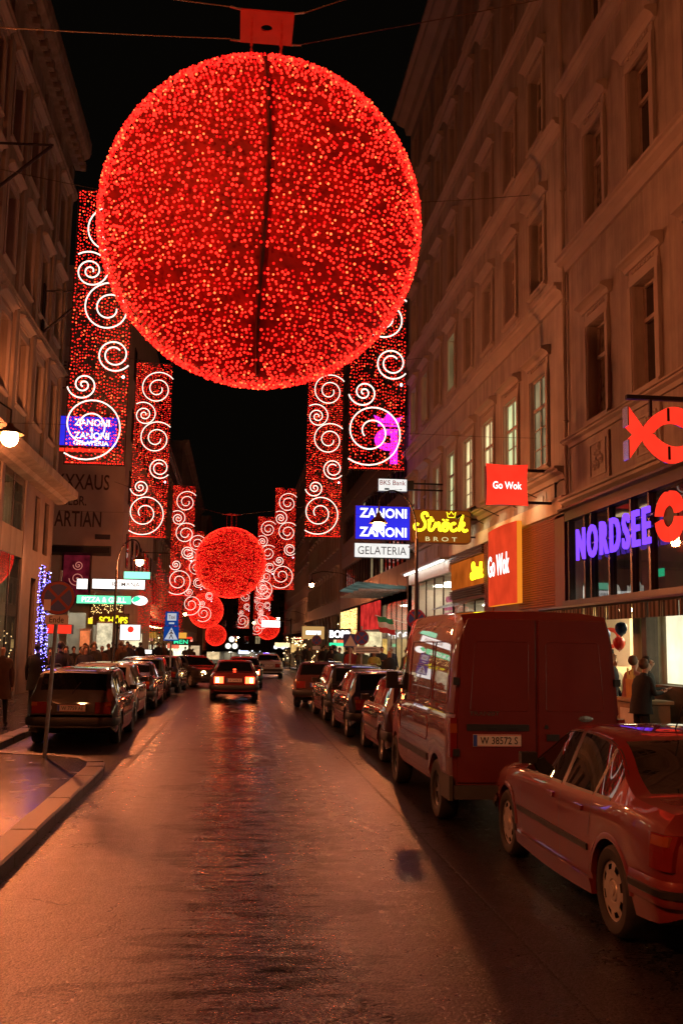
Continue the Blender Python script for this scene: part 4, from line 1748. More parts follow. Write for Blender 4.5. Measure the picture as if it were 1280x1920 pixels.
VAN = dict(
    top=[(-2.12, 2.30), (-2.10, 2.37), (-2.0, 2.41), (-.5, 2.44), (.7, 2.42), (1.0, 2.36), (1.35, 2.05), (1.75, 1.58), (1.95, 1.30), (2.3, 1.16), (2.6, 1.02), (2.72, .85)],
    belt=[(-2.12, 1.25), (0, 1.25), (1.2, 1.22), (1.9, 1.12), (2.3, 1.05), (2.6, .92), (2.72, .7)],
    hw=[(-2.12, .955), (-2.06, .98), (-1.9, .985), (1.2, .985), (1.9, .96), (2.4, .90), (2.62, .80), (2.72, .68)],
    bot=[(-2.12, .45), (-2.0, .40), (1.6, .36), (2.3, .33), (2.72, .36)],
    axles=(1.72, -1.28), wheel_r=.345, rim_r=.20, tyre_w=.21, arch_r=.40, track=.86, mid=.80,
    tumble=(.985, .915, .855, .55), edge8=.26, edge9=.055,
    side_windows=[(.72, 1.55)], black_pillars=[], screen=(1.02, 1.9), rear=(-9, -8.9))


def car(label, P, pm, loc, heading, style=('spoke', 5, True), plate='W 41862 B', lit=False, group=None, name='parked_car', amber=True,
        bumper_black=True, hub=True):
    """heading: rotation about z of a car that points along +x"""
    S = Shape(P)
    root = thing(name, label, 'car', loc, heading, group)
    for nm, me in body_meshes(S, pm):
        obj(nm, me, root)
    add_wheels(root, P, style)
    x0 = S.x0
    ax = P['axles']
    zb = S.bot(-1.0)
    # panel gaps
    for s in (1, -1):
        mb = MB()
        ws = P['side_windows']
        xb = (ws[0][0] + ws[1][1]) / 2
        side_line(mb, S, [(ws[0][1] + .03, .84), (ws[0][1] + .03, .30)], s)
        side_line(mb, S, [(xb, .90), (xb, .30)], s)
        xr = ws[1][0] - .03
        side_line(mb, S, [(xr, .90), (xr, .80), (ax[1] + P['arch_r'] + .06, .62)], s)
        side_line(mb, S, [(ws[0][1] + .03, .31), (ax[1] + P['arch_r'] + .03, .31)], s)
        mb.build('door_gap', M_TRIM, root)
        for hx in (xb + .14, xr + .16):
            mb = MB()
            side_patch(mb, S, hx, hx + .17, .775, .81, .022, s, 0, 2, 1)
            mb.build('door_handle', pm if not bumper_black else M_TRIM, root)
        mb = MB()
        side_patch(mb, S, ax[1] + P['arch_r'] + .07, ax[0] - P['arch_r'] - .06, .505, .55, .014, s, 0, 10, 1)
        mb.build('rubbing_strip', M_TRIM, root)
        mb = MB()
        xm = ws[0][1] - .1
        y = S.side_y(xm, .98)
        mb.box(xm - .05, xm + .04, s * (y + .08) - .075, s * (y + .08) + .075, .95, 1.05)
        mb.box(xm - .02, xm + .03, min(s * (y - .04), s * (y + .03)), max(s * (y - .04), s * (y + .03)), .92, .96)
        mb.build('side_mirror', M_TRIM, root)
        # black rubber round the glass
        for k, wd in enumerate(ws):
            mb = MB()
            n = 10
            e = .010
            for fz in (lambda x: S.section(x)[7][1], lambda x: S.section(x)[8][1] - .0):
                mb = MB()
                side_patch(mb, S, wd[0], wd[1], 0, 0, .004, s, 0, n, 1, lambda x: fz(x) - e, lambda x: fz(x) + e)
                mb.build('window_seal', M_TRIM, root)
        # arch lips
        for a in ax:
            mb = MB()
            r0 = P['arch_r']
            vs, fs = [], []
            nn = 15
            for i in range(nn):
                an = R(8) + (PI - R(16)) * i / (nn - 1)
                for q, off in ((r0 - .008, -.03), (r0 - .004, .008), (r0 + .03, .010), (r0 + .05, -.006)):
                    X_ = a + q * math.cos(an)
                    Z_ = P['wheel_r'] + q * math.sin(an)
                    y = S.hw(X_) * .995
                    vs.append((X_, s * (y + off), Z_))
            for i in range(nn - 1):
                for j in range(3):
                    fs.append((i * 4 + j, i * 4 + j + 1, i * 4 + j + 5, i * 4 + j + 4))
            mb.add(vs, fs)
            mb.build('arch_lip', pm, root, smooth=60)
    # wrap-round bumpers
    for end in (-1, 1):
        xe = S.x0 if end < 0 else S.x1
        mb = MB()
        z0, z1 = (.40, .56) if end < 0 else (.36, .50)
        pts = []
        xs = [abs(xe) - .5, abs(xe) - .32, abs(xe) - .18, abs(xe) - .08, abs(xe) - .02]
        ring = []
        for x in xs:
            ring.append((end * x, S.hw(end * x) + .018))
        ring.append((end * (abs(xe) + .035), S.hw(xe) * .8))
        ring.append((end * (abs(xe) + .05), 0))
        full = ring + [(x, -y) for x, y in reversed(ring[:-1])]
        vs, fs = [], []
        for x, y in full:
            for q, z in ((0, z0), (.012, z0 + .03), (.012, z1 - .03), (0, z1)):
                l = math.hypot(x, y)
                vs.append((x + q * end, y + q * (1 if y > 0 else -1 if y < 0 else 0), z))
        for i in range(len(full) - 1):
            for j in range(3):
                fs.append((i * 4 + j, i * 4 + j + 1, i * 4 + j + 5, i * 4 + j + 4))
        mb.add(vs, fs)
        mb.build('bumper', [pm if not bumper_black else M_TRIM], root, smooth=50)
        if not bumper_black:
            mb = MB()
            vs, fs = [], []
            zz = (z0 + z1) / 2
            for x, y in full:
                for q, z in ((.008, zz - .03), (.022, zz - .02), (.022, zz + .02), (.008, zz + .03)):
                    vs.append((x + q * end, y + q * (1 if y > 0 else -1 if y < 0 else 0), z))
            for i in range(len(full) - 1):
                for j in range(3):
                    fs.append((i * 4 + j, i * 4 + j + 1, i * 4 + j + 5, i * 4 + j + 4))
            mb.add(vs, fs)
            mb.build('bumper_strip', M_TRIM, root, smooth=50)
    # lamps and plate at the back
    xl = x0
    hwb = S.hw(x0) * .98
    zt = S.belt(x0 + .12)
    for s in (1, -1):
        z0, z1 = .62, min(zt - .02, .84)
        ya, yb = s * (hwb * .985), s * (hwb * .985 - .30)
        tl = rear_box(root, 'tail_lamp', xl - .02, xl + .14, ya, yb, z0, z1, E_TAIL if lit else M_TAIL)
        if lit:
            rear_box(tl, 'lamp_core', xl - .032, xl - .018, s * (hwb - .06), s * (hwb - .16), z0 + .03, z1 - .04, E_TAILC)
        else:
            rear_box(tl, 'indicator_lens', xl - .026, xl + .13, s * (hwb * .99), s * (hwb - .12), z1 - .08, z1 - .006, M_TAILA if amber else M_TAIL)
        hx = S.x1
        rear_h = MB()
        rear_h.box(hx - .16, hx + .012, s * (S.hw(hx) * .98) - .13, s * (S.hw(hx) * .98) + .06, .55, .67)
        rear_h.build('headlamp', M_LENS, root)
    mb = MB()
    mb.box(xl - .008, xl + .04, -.30, .30, .645, .80)
    mb.build('plate_recess', M_TRIM, root)
    number_plate(root, xl - .009, .725, plate)
    return root, S


# ---------- red saloon, nearest on the right
P_RED = paint('red_car_paint', (0.15, 0.018, 0.017), .30)
sal, SS = car('dark red saloon with a black bumper strip, parked nearest on the right', SALOON, P_RED, (3.52, 8.32, 0), RIGHT,
              ('cover', 8, True), 'W 50317 K', bumper_black=False)
for s in (1, -1):
    mb = MB()
    side_patch(mb, SS, -.95, 1.02, .0, .0, .03, s, 0, 12, 2, lambda x: .205 - .03 * math.sin((x + 1) * 1.5), lambda x: .31)
    mb.build('side_skirt', P_RED, sal, smooth=50)
for s in (1, -1):
    tl = rear_box(sal, 'tail_lamp', -2.226, -2.0, s * .69, s * .36, .612, .835, M_TAIL)
    mb = MB()
    side_patch(mb, SS, -2.16, -1.97, .615, .835, .012, s, 0, 4, 2)
    mb.build('lens', M_TAIL, tl)
    mb = MB()
    side_patch(mb, SS, -2.14, -1.99, .765, .825, .016, s, 0, 4, 1)
    mb.build('indicator_lens', M_TAILA, tl)
MB().tube([(-.60, 0, 1.375), (-.9, 0, 1.75)], .006, 5).build('aerial', M_TRIM, sal)

# ---------- red delivery van
P_VAN = paint('red_van_paint', (0.13, 0.020, 0.018), .30, .7)
van = thing('delivery_van', 'dark red high roofed delivery van with two blank rear doors, parked ahead of the saloon', 'van', (3.36, 13.0, 0), RIGHT)
SV = Shape(VAN)
for nm, me in body_meshes(SV, P_VAN):
    obj(nm, me, van)
add_wheels(van, VAN, ('spoke', 7, False))
vx = SV.x0
def van_door(s):
    """rear door: frame, sunk panel and edges, standing proud of the back"""
    mb = MB()
    ya, yb = s * .010, s * .90
    z0, z1 = .52, 2.31
    e = .022
    def yy(z):   # outer edge leans in towards the roof
        return s * (.905 - max(0, z - 1.25) * .075)
    outer = [(ya, z0), (yy(z0), z0), (yy(1.25), 1.25), (yy(2.2), 2.2), (yy(2.2) - s * .05, z1), (ya, z1)]
    n = len(outer)
    cy = sum(p[0] for p in outer) / n
    cz = sum(p[1] for p in outer) / n
    r1 = [(cy + (y - cy) * .985, cz + (z - cz) * .992) for y, z in outer]
    vs = [(vx - .002, y, z) for y, z in outer] + [(vx - e, y, z) for y, z in r1]
    wz0, wz1 = 1.30, 2.06
    wy0, wy1 = s * .10, s * .76
    win = [(vx - e, wy0, wz0), (vx - e, wy1, wz0), (vx - e, wy1 - s * .045, wz1), (vx - e, wy0, wz1)]
    mb.add(vs, [(i, (i + 1) % n, (i + 1) % n + n, i + n) for i in range(n)] + [tuple(range(n, 2 * n))])
    d = mb.build('rear_door', P_VAN, van, smooth=20)
    # blank window pressing: a raised moulding line
    mb = MB()
    rr = .035
    loop = []
    for (y, z, a0) in ((wy0, wz0, 180), (wy1, wz0, 270), (wy1 - s * .05, wz1, 0), (wy0, wz1, 90)):
        cy2 = y + (s * rr if abs(y) < .2 else -s * rr)
        cz2 = z + (rr if z < 1.6 else -rr)
        for k in range(4):
            an = R(a0 + 30 * k)
            loop.append((vx - e - .001, cy2 + s * rr * math.cos(an), cz2 + rr * math.sin(an)))
    mb.tube(loop, .0045, 4, closed=True)
    mb.build('window_pressing', P_VAN, d, smooth=60)
    for z in (.85, 1.62, ):
        mb = MB()
        mb.box(vx - .045, vx - .004, s * .885, s * .955, z - .04, z + .04)
        mb.build('hinge', M_TRIM, d)
    return d
dl = van_door(1)
dr = van_door(-1)
MB().box(vx - .040, vx - .023, -.24, -.10, .98, 1.05).build('door_handle', M_TRIM, dr)
MB().lathe([(0.0001, -.012), (.022, -.012), (.024, 0)], 12, (vx - .022, -.10, 1.13), 'x').build('lock', M_TRIM, dr)
MB().box(vx - .034, vx - .023, .10, .80, 1.085, 1.155).build('plate_light_bar', M_TRIM, dl)
for y in (.28, .52):
    MB().box(vx - .042, vx - .035, y - .05, y + .05, 1.09, 1.12).build('plate_light', M_DARKMETAL, dl)
vp = number_plate(van, vx - .023, .98, 'W 38572 S', .54, .13)
vp.location.y = .46
me = text_mesh('TRANSIT', M_CHROME, .34, .045, .004, .01)
t = obj('lettering', me, van, (vx - .023, .60, 1.27))
t.rotation_euler = (0, 0, PI / 2)
mb = MB()
mb.lathe([(0.0001, -.006), (.075, -.004), (.085, 0)], 24, (0, 0, 0), 'x')
em = mb.build('oval_emblem', M_CHROME, van, (vx - .023, -.55, 1.22))
em.scale = (1, 1, .42)
for s in (1, -1):
    mb = MB()
    mb.box(vx - .03, vx + .10, s * .955 - .045, s * .955 + .03, .80, 1.22)
    tl = mb.build('tail_lamp', M_TAIL, van)
    MB().box(vx - .034, vx + .104, s * .955 - .047, s * .955 + .033, 1.06, 1.16).build('indicator_lens', M_TAILA, tl)
    # rear bumper corner and side mouldings
    mb = MB()
    side_patch(mb, SV, VAN['axles'][1] + .46, VAN['axles'][0] - .46, .62, .70, .014, s, 0, 8, 1)
    mb.build('rubbing_strip', M_TRIM, van)
    for (xa_, xb_, za_, zb2) in ((-1.9, -1.02, 1.36, 2.05), (-.88, .54, 1.36, 2.05), (-.80, 1.2, .86, 1.14)):
        mb = MB()
        loop = []
        for (xx, zz) in ((xa_ + .05, za_), (xb_ - .05, za_), (xb_, za_ + .05), (xb_, zb2 - .05), (xb_ - .05, zb2), (xa_ + .05, zb2), (xa_, zb2 - .05), (xa_, za_ + .05)):
            loop.append((xx, s * (SV.side_y(xx, zz) + .001), zz))
        mb.tube(loop, .009, 5, closed=True)
        mb.build('side_pressing', P_VAN, van, smooth=60)
    mb = MB()
    side_line(mb, SV, [(.62, 2.1), (.62, .50)], s, .006)
    side_line(mb, SV, [(1.66, 1.25), (1.66, .80)], s, .006)
    side_line(mb, SV, [(-.95, 2.05), (-.95, 1.25), (-.95, .85)], s, .005)
    side_line(mb, SV, [(-2.0, 1.75), (.5, 1.75)], s, .005)
    side_line(mb, SV, [(-2.0, 2.22), (.6, 2.25)], s, .006)
    mb.build('panel_gap', M_TRIM, van)
    mb = MB()
    y = SV.side_y(1.5, 1.45)
    mb.box(1.43, 1.50, min(s * (y + .05), s * (y + .22)), max(s * (y + .05), s * (y + .22)), 1.38, 1.62)
    mb.box(1.45, 1.5, min(s * (y - .05), s * (y + .06)), max(s * (y - .05), s * (y + .06)), 1.38, 1.44)
    mb.build('side_mirror', M_TRIM, van)
    mb = MB()
    mb.box(2.52, 2.66, s * .70 - .12, s * .70 + .10, .76, .95)
    mb.build('headlamp', M_LENS, van)
    mb = MB()
    mb.cyl((-2.05, s * .99, 1.05), (-1.9, s * .99, 1.05), .0, .0)
for x0_, x1_ in ((vx - .10, vx + .06),):
    mb = MB()
    mb.box(x0_, x1_, -.95, .95, .36, .50)
    for s in (1, -1):
        mb.box(vx - .06, vx + .42, s * .99 - .03, s * .99 + .012, .34, .60)
    mb.build('bumper', mat('grey_bumper', (.05, .05, .045), .6), van)
MB().box(2.62, 2.80, -.82, .82, .34, .62).build('front_bumper', M_TRIM, van)

# ---------- cars parked along the left and right, and in traffic
P_GREY = paint('grey_brown_car_paint', (0.034, 0.029, 0.026), .28)
P_SILVER = paint('silver_car_paint', (0.36, 0.34, 0.31), .3)
P_BLACK = paint('black_car_paint', (0.012, 0.012, 0.013), .2)
P_BLUE = paint('night_blue_car_paint', (0.008, 0.010, 0.024), .22)
P_DRED = paint('deep_red_car_paint', (0.10, 0.012, 0.012), .25)
P_DRED2 = paint('dull_red_car_paint', (0.045, 0.010, 0.010), .25)
P_GREEN = paint('dark_green_car_paint', (0.02, 0.035, 0.025), .25)
GL = 'cars parked along the left kerb'
GR = 'cars parked along the right kerb'
c, S_ = car('grey brown estate car with rear wiper and a round sticker, first in the left row', WAGON, P_GREY, (-3.02, 21.5, 0), RIGHT, ('spoke', 6, False), 'W 7759 AE', group=GL)
MB().tube([(-2.075, .02, .99), (-1.93, -.12, 1.20)], .009, 5).build('rear_wiper', M_TRIM, c)
MB().lathe([(0.0001, -.004), (.075, -.004), (.078, 0)], 20, (-2.125, .44, .73), 'x').build('round_sticker', M_PLATE, c)
MB().lathe([(0.0001, -.006), (.055, -.006), (.056, -.003)], 20, (-2.125, .44, .73), 'x').build('sticker_ring', P_GREY, c)
mb = MB()
for s in (1, -1):
    mb.tube([(-1.65, s * .60, 1.44), (-1.5, s * .61, 1.485), (-.2, s * .60, 1.50), (.0, s * .59, 1.46)], .014, 6)
mb.build('roof_rail', M_TRIM, c)
car('silver estate car, second in the left row', WAGON, P_SILVER, (-3.2, 26.6, 0), RIGHT, ('spoke', 5, True), 'W 28840 T', group=GL)
car('black saloon with a light roof edge, third in the left row', SALOON, P_BLACK, (-3.1, 31.7, 0), RIGHT, ('spoke', 5, True), 'W 1923 CD', group=GL)
car('dark green estate car, fourth in the left row', WAGON, P_GREEN, (-3.15, 36.6, 0), RIGHT, ('spoke', 5, True), 'W 60254 L', group=GL)
car('small black hatchback at the far end of the left row', HATCH, P_BLACK, (-2.85, 41.3, 0), R(87), ('spoke', 5, False), 'W 77310 P', group=GL)

car('dark red compact car half hidden in front of the red van', HATCH, P_DRED2, (3.40, 18.6, 0), RIGHT, ('spoke', 5, True), 'W 9401 F', group=GR)
car('glossy dark blue hatchback, second in front of the van', HATCH, P_BLUE, (3.28, 23.2, 0), R(91), ('spoke', 7, True), 'W 33718 D', group=GR)
car('glossy black estate car, third in front of the van', WAGON, P_BLACK, (3.18, 27.8, 0), R(92), ('spoke', 5, True), 'W 5526 GH', group=GR)
car('dark red hatchback at the far end of the right row, nose turned towards the kerb', HATCH, P_DRED2, (3.0, 33.2, 0), R(80), ('spoke', 5, False), 'W 81207 M', group=GR)
GT = 'cars in the traffic lane'
c, S_ = car('dark red saloon braking in the middle of the lane with both tail lamps lit', SALOON, P_DRED, (0.03, 36.6, 0), RIGHT, ('spoke', 5, False), 'W 24096 R', lit=True, group=GT, name='moving_car')
MB().box(-1.50, -1.44, -.05, .05, 1.07, 1.085).build('third_brake_lamp', E_TAIL, c)
MB().tube([(-2.0, .45, .24), (-2.25, .45, .25)], .03, 8).build('exhaust_pipe', M_STEEL, c)
c, S_ = car('dark oncoming saloon turning in from the left with glowing headlamps', SALOON, P_GREY, (-1.85, 46.8, 0), R(-62), ('cover', 8, True), 'W 9035 N', group=GT, name='moving_car')
for s in (1, -1):
    MB().ball((2.16, s * .56, .62), .12, 10, 8, sx=.6).build('lit_headlamp', E_HEAD, c)
c, S_ = car('black saloon just beyond the braking one, its right tail lamp lit', SALOON, P_BLACK, (0.45, 46.2, 0), R(90), ('spoke', 5, False), 'W 60181 S', lit=True, group=GT, name='moving_car')
car('silver saloon farthest along the lane on the right', SALOON, P_SILVER, (2.0, 59.5, 0), R(89), ('spoke', 5, False), 'W 3392 V', group=GT, name='moving_car')
# ------------------------------------------------------------ shop fronts on the right
def ya(Y):
    return Y + 4.0


def yb(Y):
    return Y - 23.2


M_BRONZE = mat('bronze_frame', (0.06, 0.045, 0.035), .35, .6, var=.2)
M_BRICKRED = mat('dark_red_panel', (0.10, 0.018, 0.014), .4, var=.15)
M_SHUT = mat('rust_red_slat', (0.24, 0.065, 0.03), .45, .2, var=.2, scale=7)
M_SHUTD = mat('dark_brown_slat', (0.07, 0.035, 0.02), .4, .2, var=.2)
M_WHITE = mat('white_paint', (0.7, 0.68, 0.62), .6, var=.06)
M_FLOORT = mat('shop_floor', (0.25, 0.22, 0.18), .4, var=.15)
E_WIN = emit('lit_shop_window', (1.0, 0.92, 0.60), 1.5, var=.25, scale=1.5)
E_SPOT = emit('small_spot', (1.0, 0.9, 0.7), 60.0)
E_TUBE = emit('fluorescent_tube', (1.0, 0.95, 0.86), 12.0)
E_RED = emit('lit_red_sign', (1.0, 0.035, 0.015), 1.25, var=.15, scale=2)
E_REDW = emit('lit_red_cloth_sign', (1.0, 0.07, 0.02), .75, var=.2, scale=1.2)
E_WHITE = emit('lit_white_sign', (1.0, 0.96, 0.9), 1.7, var=.1)
E_VIOLET = emit('lit_violet_letter', (0.17, 0.05, 1.0), 1.9)
E_BLUE = emit('lit_blue_sign', (0.035, 0.03, 0.85), .95, var=.12, scale=1.0)
E_YEL = emit('yellow_neon', (1.0, 0.86, 0.02), 2.4)
E_BROWN = emit('lit_brown_panel', (0.75, 0.18, 0.015), .28, var=.15, scale=1.5)
E_ORANGE = emit('lit_orange_panel', (1.0, 0.20, 0.02), .42, var=.4, scale=.8)
E_GREEN = emit('lit_green_sign', (0.05, 0.95, 0.42), 1.2, var=.15)
E_MAG = emit('magenta_neon', (0.95, 0.03, 0.85), 1.3)
E_FAIRY = emit('warm_fairy_light', (1.0, 0.66, 0.22), 4.0)
E_BLUEL = emit('blue_fairy_light', (0.18, 0.16, 1.0), 9.0)
M_GREYTXT = mat('grey_print', (.03, .03, .035), .5, var=0)

# fish restaurant
mb = MB()
mb.box(0, LA_ - .02, -.1, .12, 5.05, 5.28)
mb.box(0, LA_ - .02, -.1, .30, 5.281, 5.33)
mb.build('fascia_rail', M_BRONZE, RA)
mb = MB()
mb.box(0, LA_ - .02, -.08, .20, 2.96, 3.12)
mb.build('transom', M_BRONZE, RA)
frames = [23.05, 21.95, 21.55, 20.45, 19.25, 18.35, 16.6, 15.0, 13.0, 11.0, 9.0, 7.0, 5.0, 3.0, 1.0, -1.0]
for Y in frames:
    MB().box(ya(Y) - .045, ya(Y) + .045, -.09, .06, 3.121, 5.049).build('mullion', M_BRONZE, RA)
for Y0, Y1 in zip(frames[1:], frames[:-1]):
    MB().quad((ya(Y0) + .05, -.02, 3.13), (ya(Y1) - .05, -.02, 3.13), (ya(Y1) - .05, -.02, 5.04), (ya(Y0) + .05, -.02, 5.04)).build('upper_pane', G_DARK if Y0 < 21.4 else G_CLEAR, RA)
mb = MB()
mb.quad((ya(-1), -1.6, 3.0), (LA_ - .1, -1.6, 3.0), (LA_ - .1, -1.6, 5.2), (ya(-1), -1.6, 5.2))
mb.quad((ya(-1), -.1, 5.2), (LA_ - .1, -.1, 5.2), (LA_ - .1, -1.6, 5.2), (ya(-1), -1.6, 5.2))
mb.quad((ya(-1), -.1, 3.02), (LA_ - .1, -.1, 3.02), (LA_ - .1, -1.6, 3.02), (ya(-1), -1.6, 3.02))
mb.build('upper_room', mat('upper_room_wall', (0.42, 0.34, 0.26), .8, var=.2, scale=1.2), RA)
for Y in (22.4, 20.9, 19.8, 18.7, 17.2, 15.2, 12.5, 9.0):
    MB().box(ya(Y) - .25, ya(Y) + .25, -1.2, -.95, 5.14, 5.18).build('ceiling_light', emit('dim_ceiling_light', (1.0, .70, .40), 1.6), RA)
exit_ = MB().box(ya(20.05), ya(20.35), -1.0, -.97, 3.55, 3.72).build('exit_sign', E_GREEN, RA)
for k, (Y0, Y1, h) in enumerate(((23.0, 22.75, .34), (22.5, 22.25, .22), (21.4, 20.75, .26), (20.3, 19.5, .24))):
    mb = MB()
    n = 8
    top_ = [(ya(Y0) + (ya(Y1) - ya(Y0)) * i / n, 3.16 + h * (.75 + .25 * math.sin(i * 1.9 + k))) for i in range(n + 1)]
    mb.prism([(ya(Y0), 3.13)] + top_ + [(ya(Y1), 3.13)], -.30, -.27)
    mb.build('window_glow', emit('lit_display', (1.0, .93, .75), .75, var=.4, scale=6), RA)
# lower storey: columns, glass, lit room
for Y in (23.0, 18.75, 16.0, 13.0, 10.0, 7.0, 4.0, 1.0, -2.0):
    MB().box(ya(Y) - .11, ya(Y) + .11, -.2, .04, 0, 2.95).build('shop_post', M_BRONZE, RA)
mb = MB()
mb.lathe([(.24, 0), (.24, 2.95)], 20, (ya(19.45), -.28, 0))
mb.build('shop_column', mat('green_grey_column', (.30, .33, .25), .35, var=.1), RA, smooth=50)
for Y0, Y1 in ((16.1, 18.6), (13.1, 15.9), (10.1, 12.9), (7.1, 9.9), (4.1, 6.9), (1.1, 3.9)):
    MB().quad((ya(Y0), -.05, 1.35), (ya(Y1), -.05, 1.35), (ya(Y1), -.05, 2.94), (ya(Y0), -.05, 2.94)).build('shop_pane', G_CLEAR, RA)
    MB().box(ya(Y0), ya(Y1), -.3, -.02, 0, 1.34).build('stall_riser', M_STONE_M, RA)
    MB().quad((ya(Y0), -.35, 1.36), (ya(Y1), -.35, 1.36), (ya(Y1), -.35, 2.94), (ya(Y0), -.35, 2.94)).build('window_blind', E_WIN, RA)
mb = MB()
mb.quad((ya(18.8), -3.2, 0), (ya(23), -3.2, 0), (ya(23), -3.2, 2.95), (ya(18.8), -3.2, 2.95))
mb.quad((ya(18.8), -.2, 2.94), (ya(23), -.2, 2.94), (ya(23), -3.2, 2.94), (ya(18.8), -3.2, 2.94))
mb.quad((ya(18.8), -.2, 0), (ya(18.8), -3.2, 0), (ya(18.8), -3.2, 2.94), (ya(18.8), -.2, 2.94))
mb.quad((ya(23), -.2, 0), (ya(23), -3.2, 0), (ya(23), -3.2, 2.94), (ya(23), -.2, 2.94))
mb.build('shop_room', mat('shop_room_warm', (.62, .50, .32), .7, var=.15, scale=2), RA)
MB().quad((ya(18.8), .0, .14), (ya(23), .0, .14), (ya(23), -3.2, .14), (ya(18.8), -3.2, .14)).build('shop_floor', M_FLOORT, RA)
for Y in (19.6, 20.8, 22.1):
    MB().box(ya(Y) - .35, ya(Y) + .35, -2.2, -.9, 2.88, 2.93).build('ceiling_light', emit('shop_ceiling_light', (1.0, .84, .50), 26.0), RA)
mb = MB()
mb.box(ya(22.2), ya(22.7), -2.3, -1.7, 1.55, 2.1)
mb.build('back_lit_menu', emit('lit_menu', (1.0, .55, .12), 1.6, var=.3), RA)

tables = thing('serving_counter', 'wooden serving counter under the bright window of the fish restaurant', 'counter', (7.4, 18.0, KH), RIGHT)
mb = MB()
mb.box(-1.2, .35, -.25, .25, .92, .98)
mb.build('top', mat('pale_wood', (.42, .30, .17), .5, var=.2, scale=5), tables)
MB().box(-1.15, .3, -.2, .2, 0, .915).build('front', mat('counter_front', (.30, .2, .12), .5, var=.25, scale=4), tables)
MB().box(-.7, .1, .203, .215, .35, .8).build('menu_board', M_WHITE, tables)
# fries holder figure: a card stand
fr = thing('fries_stand', 'yellow card stand shaped like a bag of fries on the serving counter', 'display stand', (7.35, 17.95, KH + .98), RIGHT)
mb = MB()
mb.prism([(-.16, 0), (.16, 0), (.2, .34), (-.2, .34)], -.03, .03)
mb.build('bag', mat('card_yellow', (.55, .30, .06), .6, var=.15), fr)
for k in range(5):
    x = -.15 + .075 * k
    MB().box(x - .02, x + .02, -.012, .012, .341, .42 + .06 * ((k * 2) % 3)).build('fry', mat('fry_yellow', (.6, .42, .1), .6), fr)

# awning with striped valance
aw = thing('awning', 'dark rolled awning with a striped valance over the fish restaurant', 'awning', (7.3, -1, 2.9), RIGHT)
mb = MB()
mb.extrude_x([(-.68, .12), (.0, .03), (.02, -.01), (-.02, -.05), (-.68, .04)], 0, 24.4)
mb.build('cassette', M_BRONZE, aw)
M_STRD = mat('valance_dark', (.03, .02, .018), .8, var=.1)
M_STRL = mat('valance_cream', (.17, .13, .10), .8, var=.1)
sd = MB().box(-.045, .045, -.006, .006, -.33, -.055).mesh('valance_stripe', M_STRD)
sl = MB().box(-.045, .045, -.006, .006, -.33, -.055).mesh('valance_stripe', M_STRL)
for k in range(120):
    o = obj('valance_stripe', sl if k % 2 else sd, aw, (24.4 - .05 - .0925 * k, .0 + .012 * math.sin(k * .7), 0))
    o.rotation_euler = (0, 0, .25 * math.sin(k * .9))
for Y in (22.5, 20.4, 18.3, 16.2):
    MB().lathe([(.03, .0), (.035, -.02), (0.001, -.022)], 10, (Y + 1, -.35, .02)).build('down_light', E_SPOT, aw)
for k, (Y, z, m_, lb) in enumerate(((21.0, 2.30, mat('balloon_blue', (.02, .08, .3), .3, var=0), 'lower dark blue balloon hanging at the entrance under the awning'),
                                    (20.2, 2.42, mat('balloon_blue', (.02, .08, .3), .3, var=0), 'upper blue balloon hanging at the entrance under the awning'),
                                    (20.45, 2.12, mat('balloon_red', (.45, .02, .02), .3, var=0), 'red balloon below the two blue ones under the awning'))):
    b = thing('balloon', lb, 'balloon', (8.0 + .05 * k - .15, Y - .45, z), 0, 'balloons at the restaurant entrance')
    MB().lathe([(0.001, -.155), (.03, -.15), (.09, -.10), (.125, -.02), (.12, .06), (.08, .115), (0.001, .135)], 18).build('skin', m_, b, smooth=60)
    MB().lathe([(0.001, -.15), (.016, -.175), (0.001, -.172)], 8).build('knot', m_, b)
    MB().tube([(0, 0, .13), (.02, 0, .45)], .004, 4).build('string', M_WHITE, b)
bn = thing('hanging_banner', 'pale cloth banner with a red ring hanging in the restaurant entrance', 'banner', (8.25, 21.25, 1.62), R(150))
MB().box(-.42, .42, -.006, .006, 0, 1.05).build('cloth', mat('banner_cloth', (.75, .6, .5), .8, var=.06), bn)
MB().lathe([(.14, .007), (.14, .010), (.23, .010), (.23, .007)], 24, (0, 0, .62), 'y').build('red_ring', mat('banner_red', (.6, .06, .04), .8), bn)
MB().tube([(-.44, 0, 1.06), (.44, 0, 1.06)], .012, 6).build('rod', M_STEEL, bn)

# violet letters and the fish ring
word = 'NORDSEE'
sg = thing('lettering_sign', 'row of violet lit letters on the glass front of the fish restaurant', 'lit sign', (7.86, 20.1, 4.38), RIGHT)
full = text_mesh('NORDSEE', E_VIOLET, 4.1, .74, .05, .016, 0, 1.32)
bm = bmesh.new()
bm.from_mesh(full)
xs_all = sorted(set())
isl, seen = [], set()
for v0 in bm.verts:
    if v0 in seen:
        continue
    st, comp = [v0], []
    seen.add(v0)
    while st:
        v = st.pop()
        comp.append(v.index)
        for e in v.link_edges:
            u = e.other_vert(v)
            if u not in seen:
                seen.add(u)
                st.append(u)
    isl.append(comp)
bm.verts.ensure_lookup_table()
for comp in isl:
    cs = set(comp)
    mp = {v: i for i, v in enumerate(comp)}
    fs = [[mp[v.index] for v in f.verts] for f in bm.faces if f.verts[0].index in cs]
    MB().add([tuple(bm.verts[v].co) for v in comp], fs).build('letter', E_VIOLET, sg)
bm.free()
bpy.data.meshes.remove(full)
mb = MB()
mb.box(-2.1, 2.1, -.09, -.02, -.05, -.01)
mb.box(-2.1, 2.1, -.09, -.02, .18, .22)
mb.build('rail', M_DARKMETAL, sg)
rg = thing('ring_sign', 'red lit ring with a dark middle right of the violet letters', 'lit sign', (7.86, 17.15, 4.42), RIGHT)
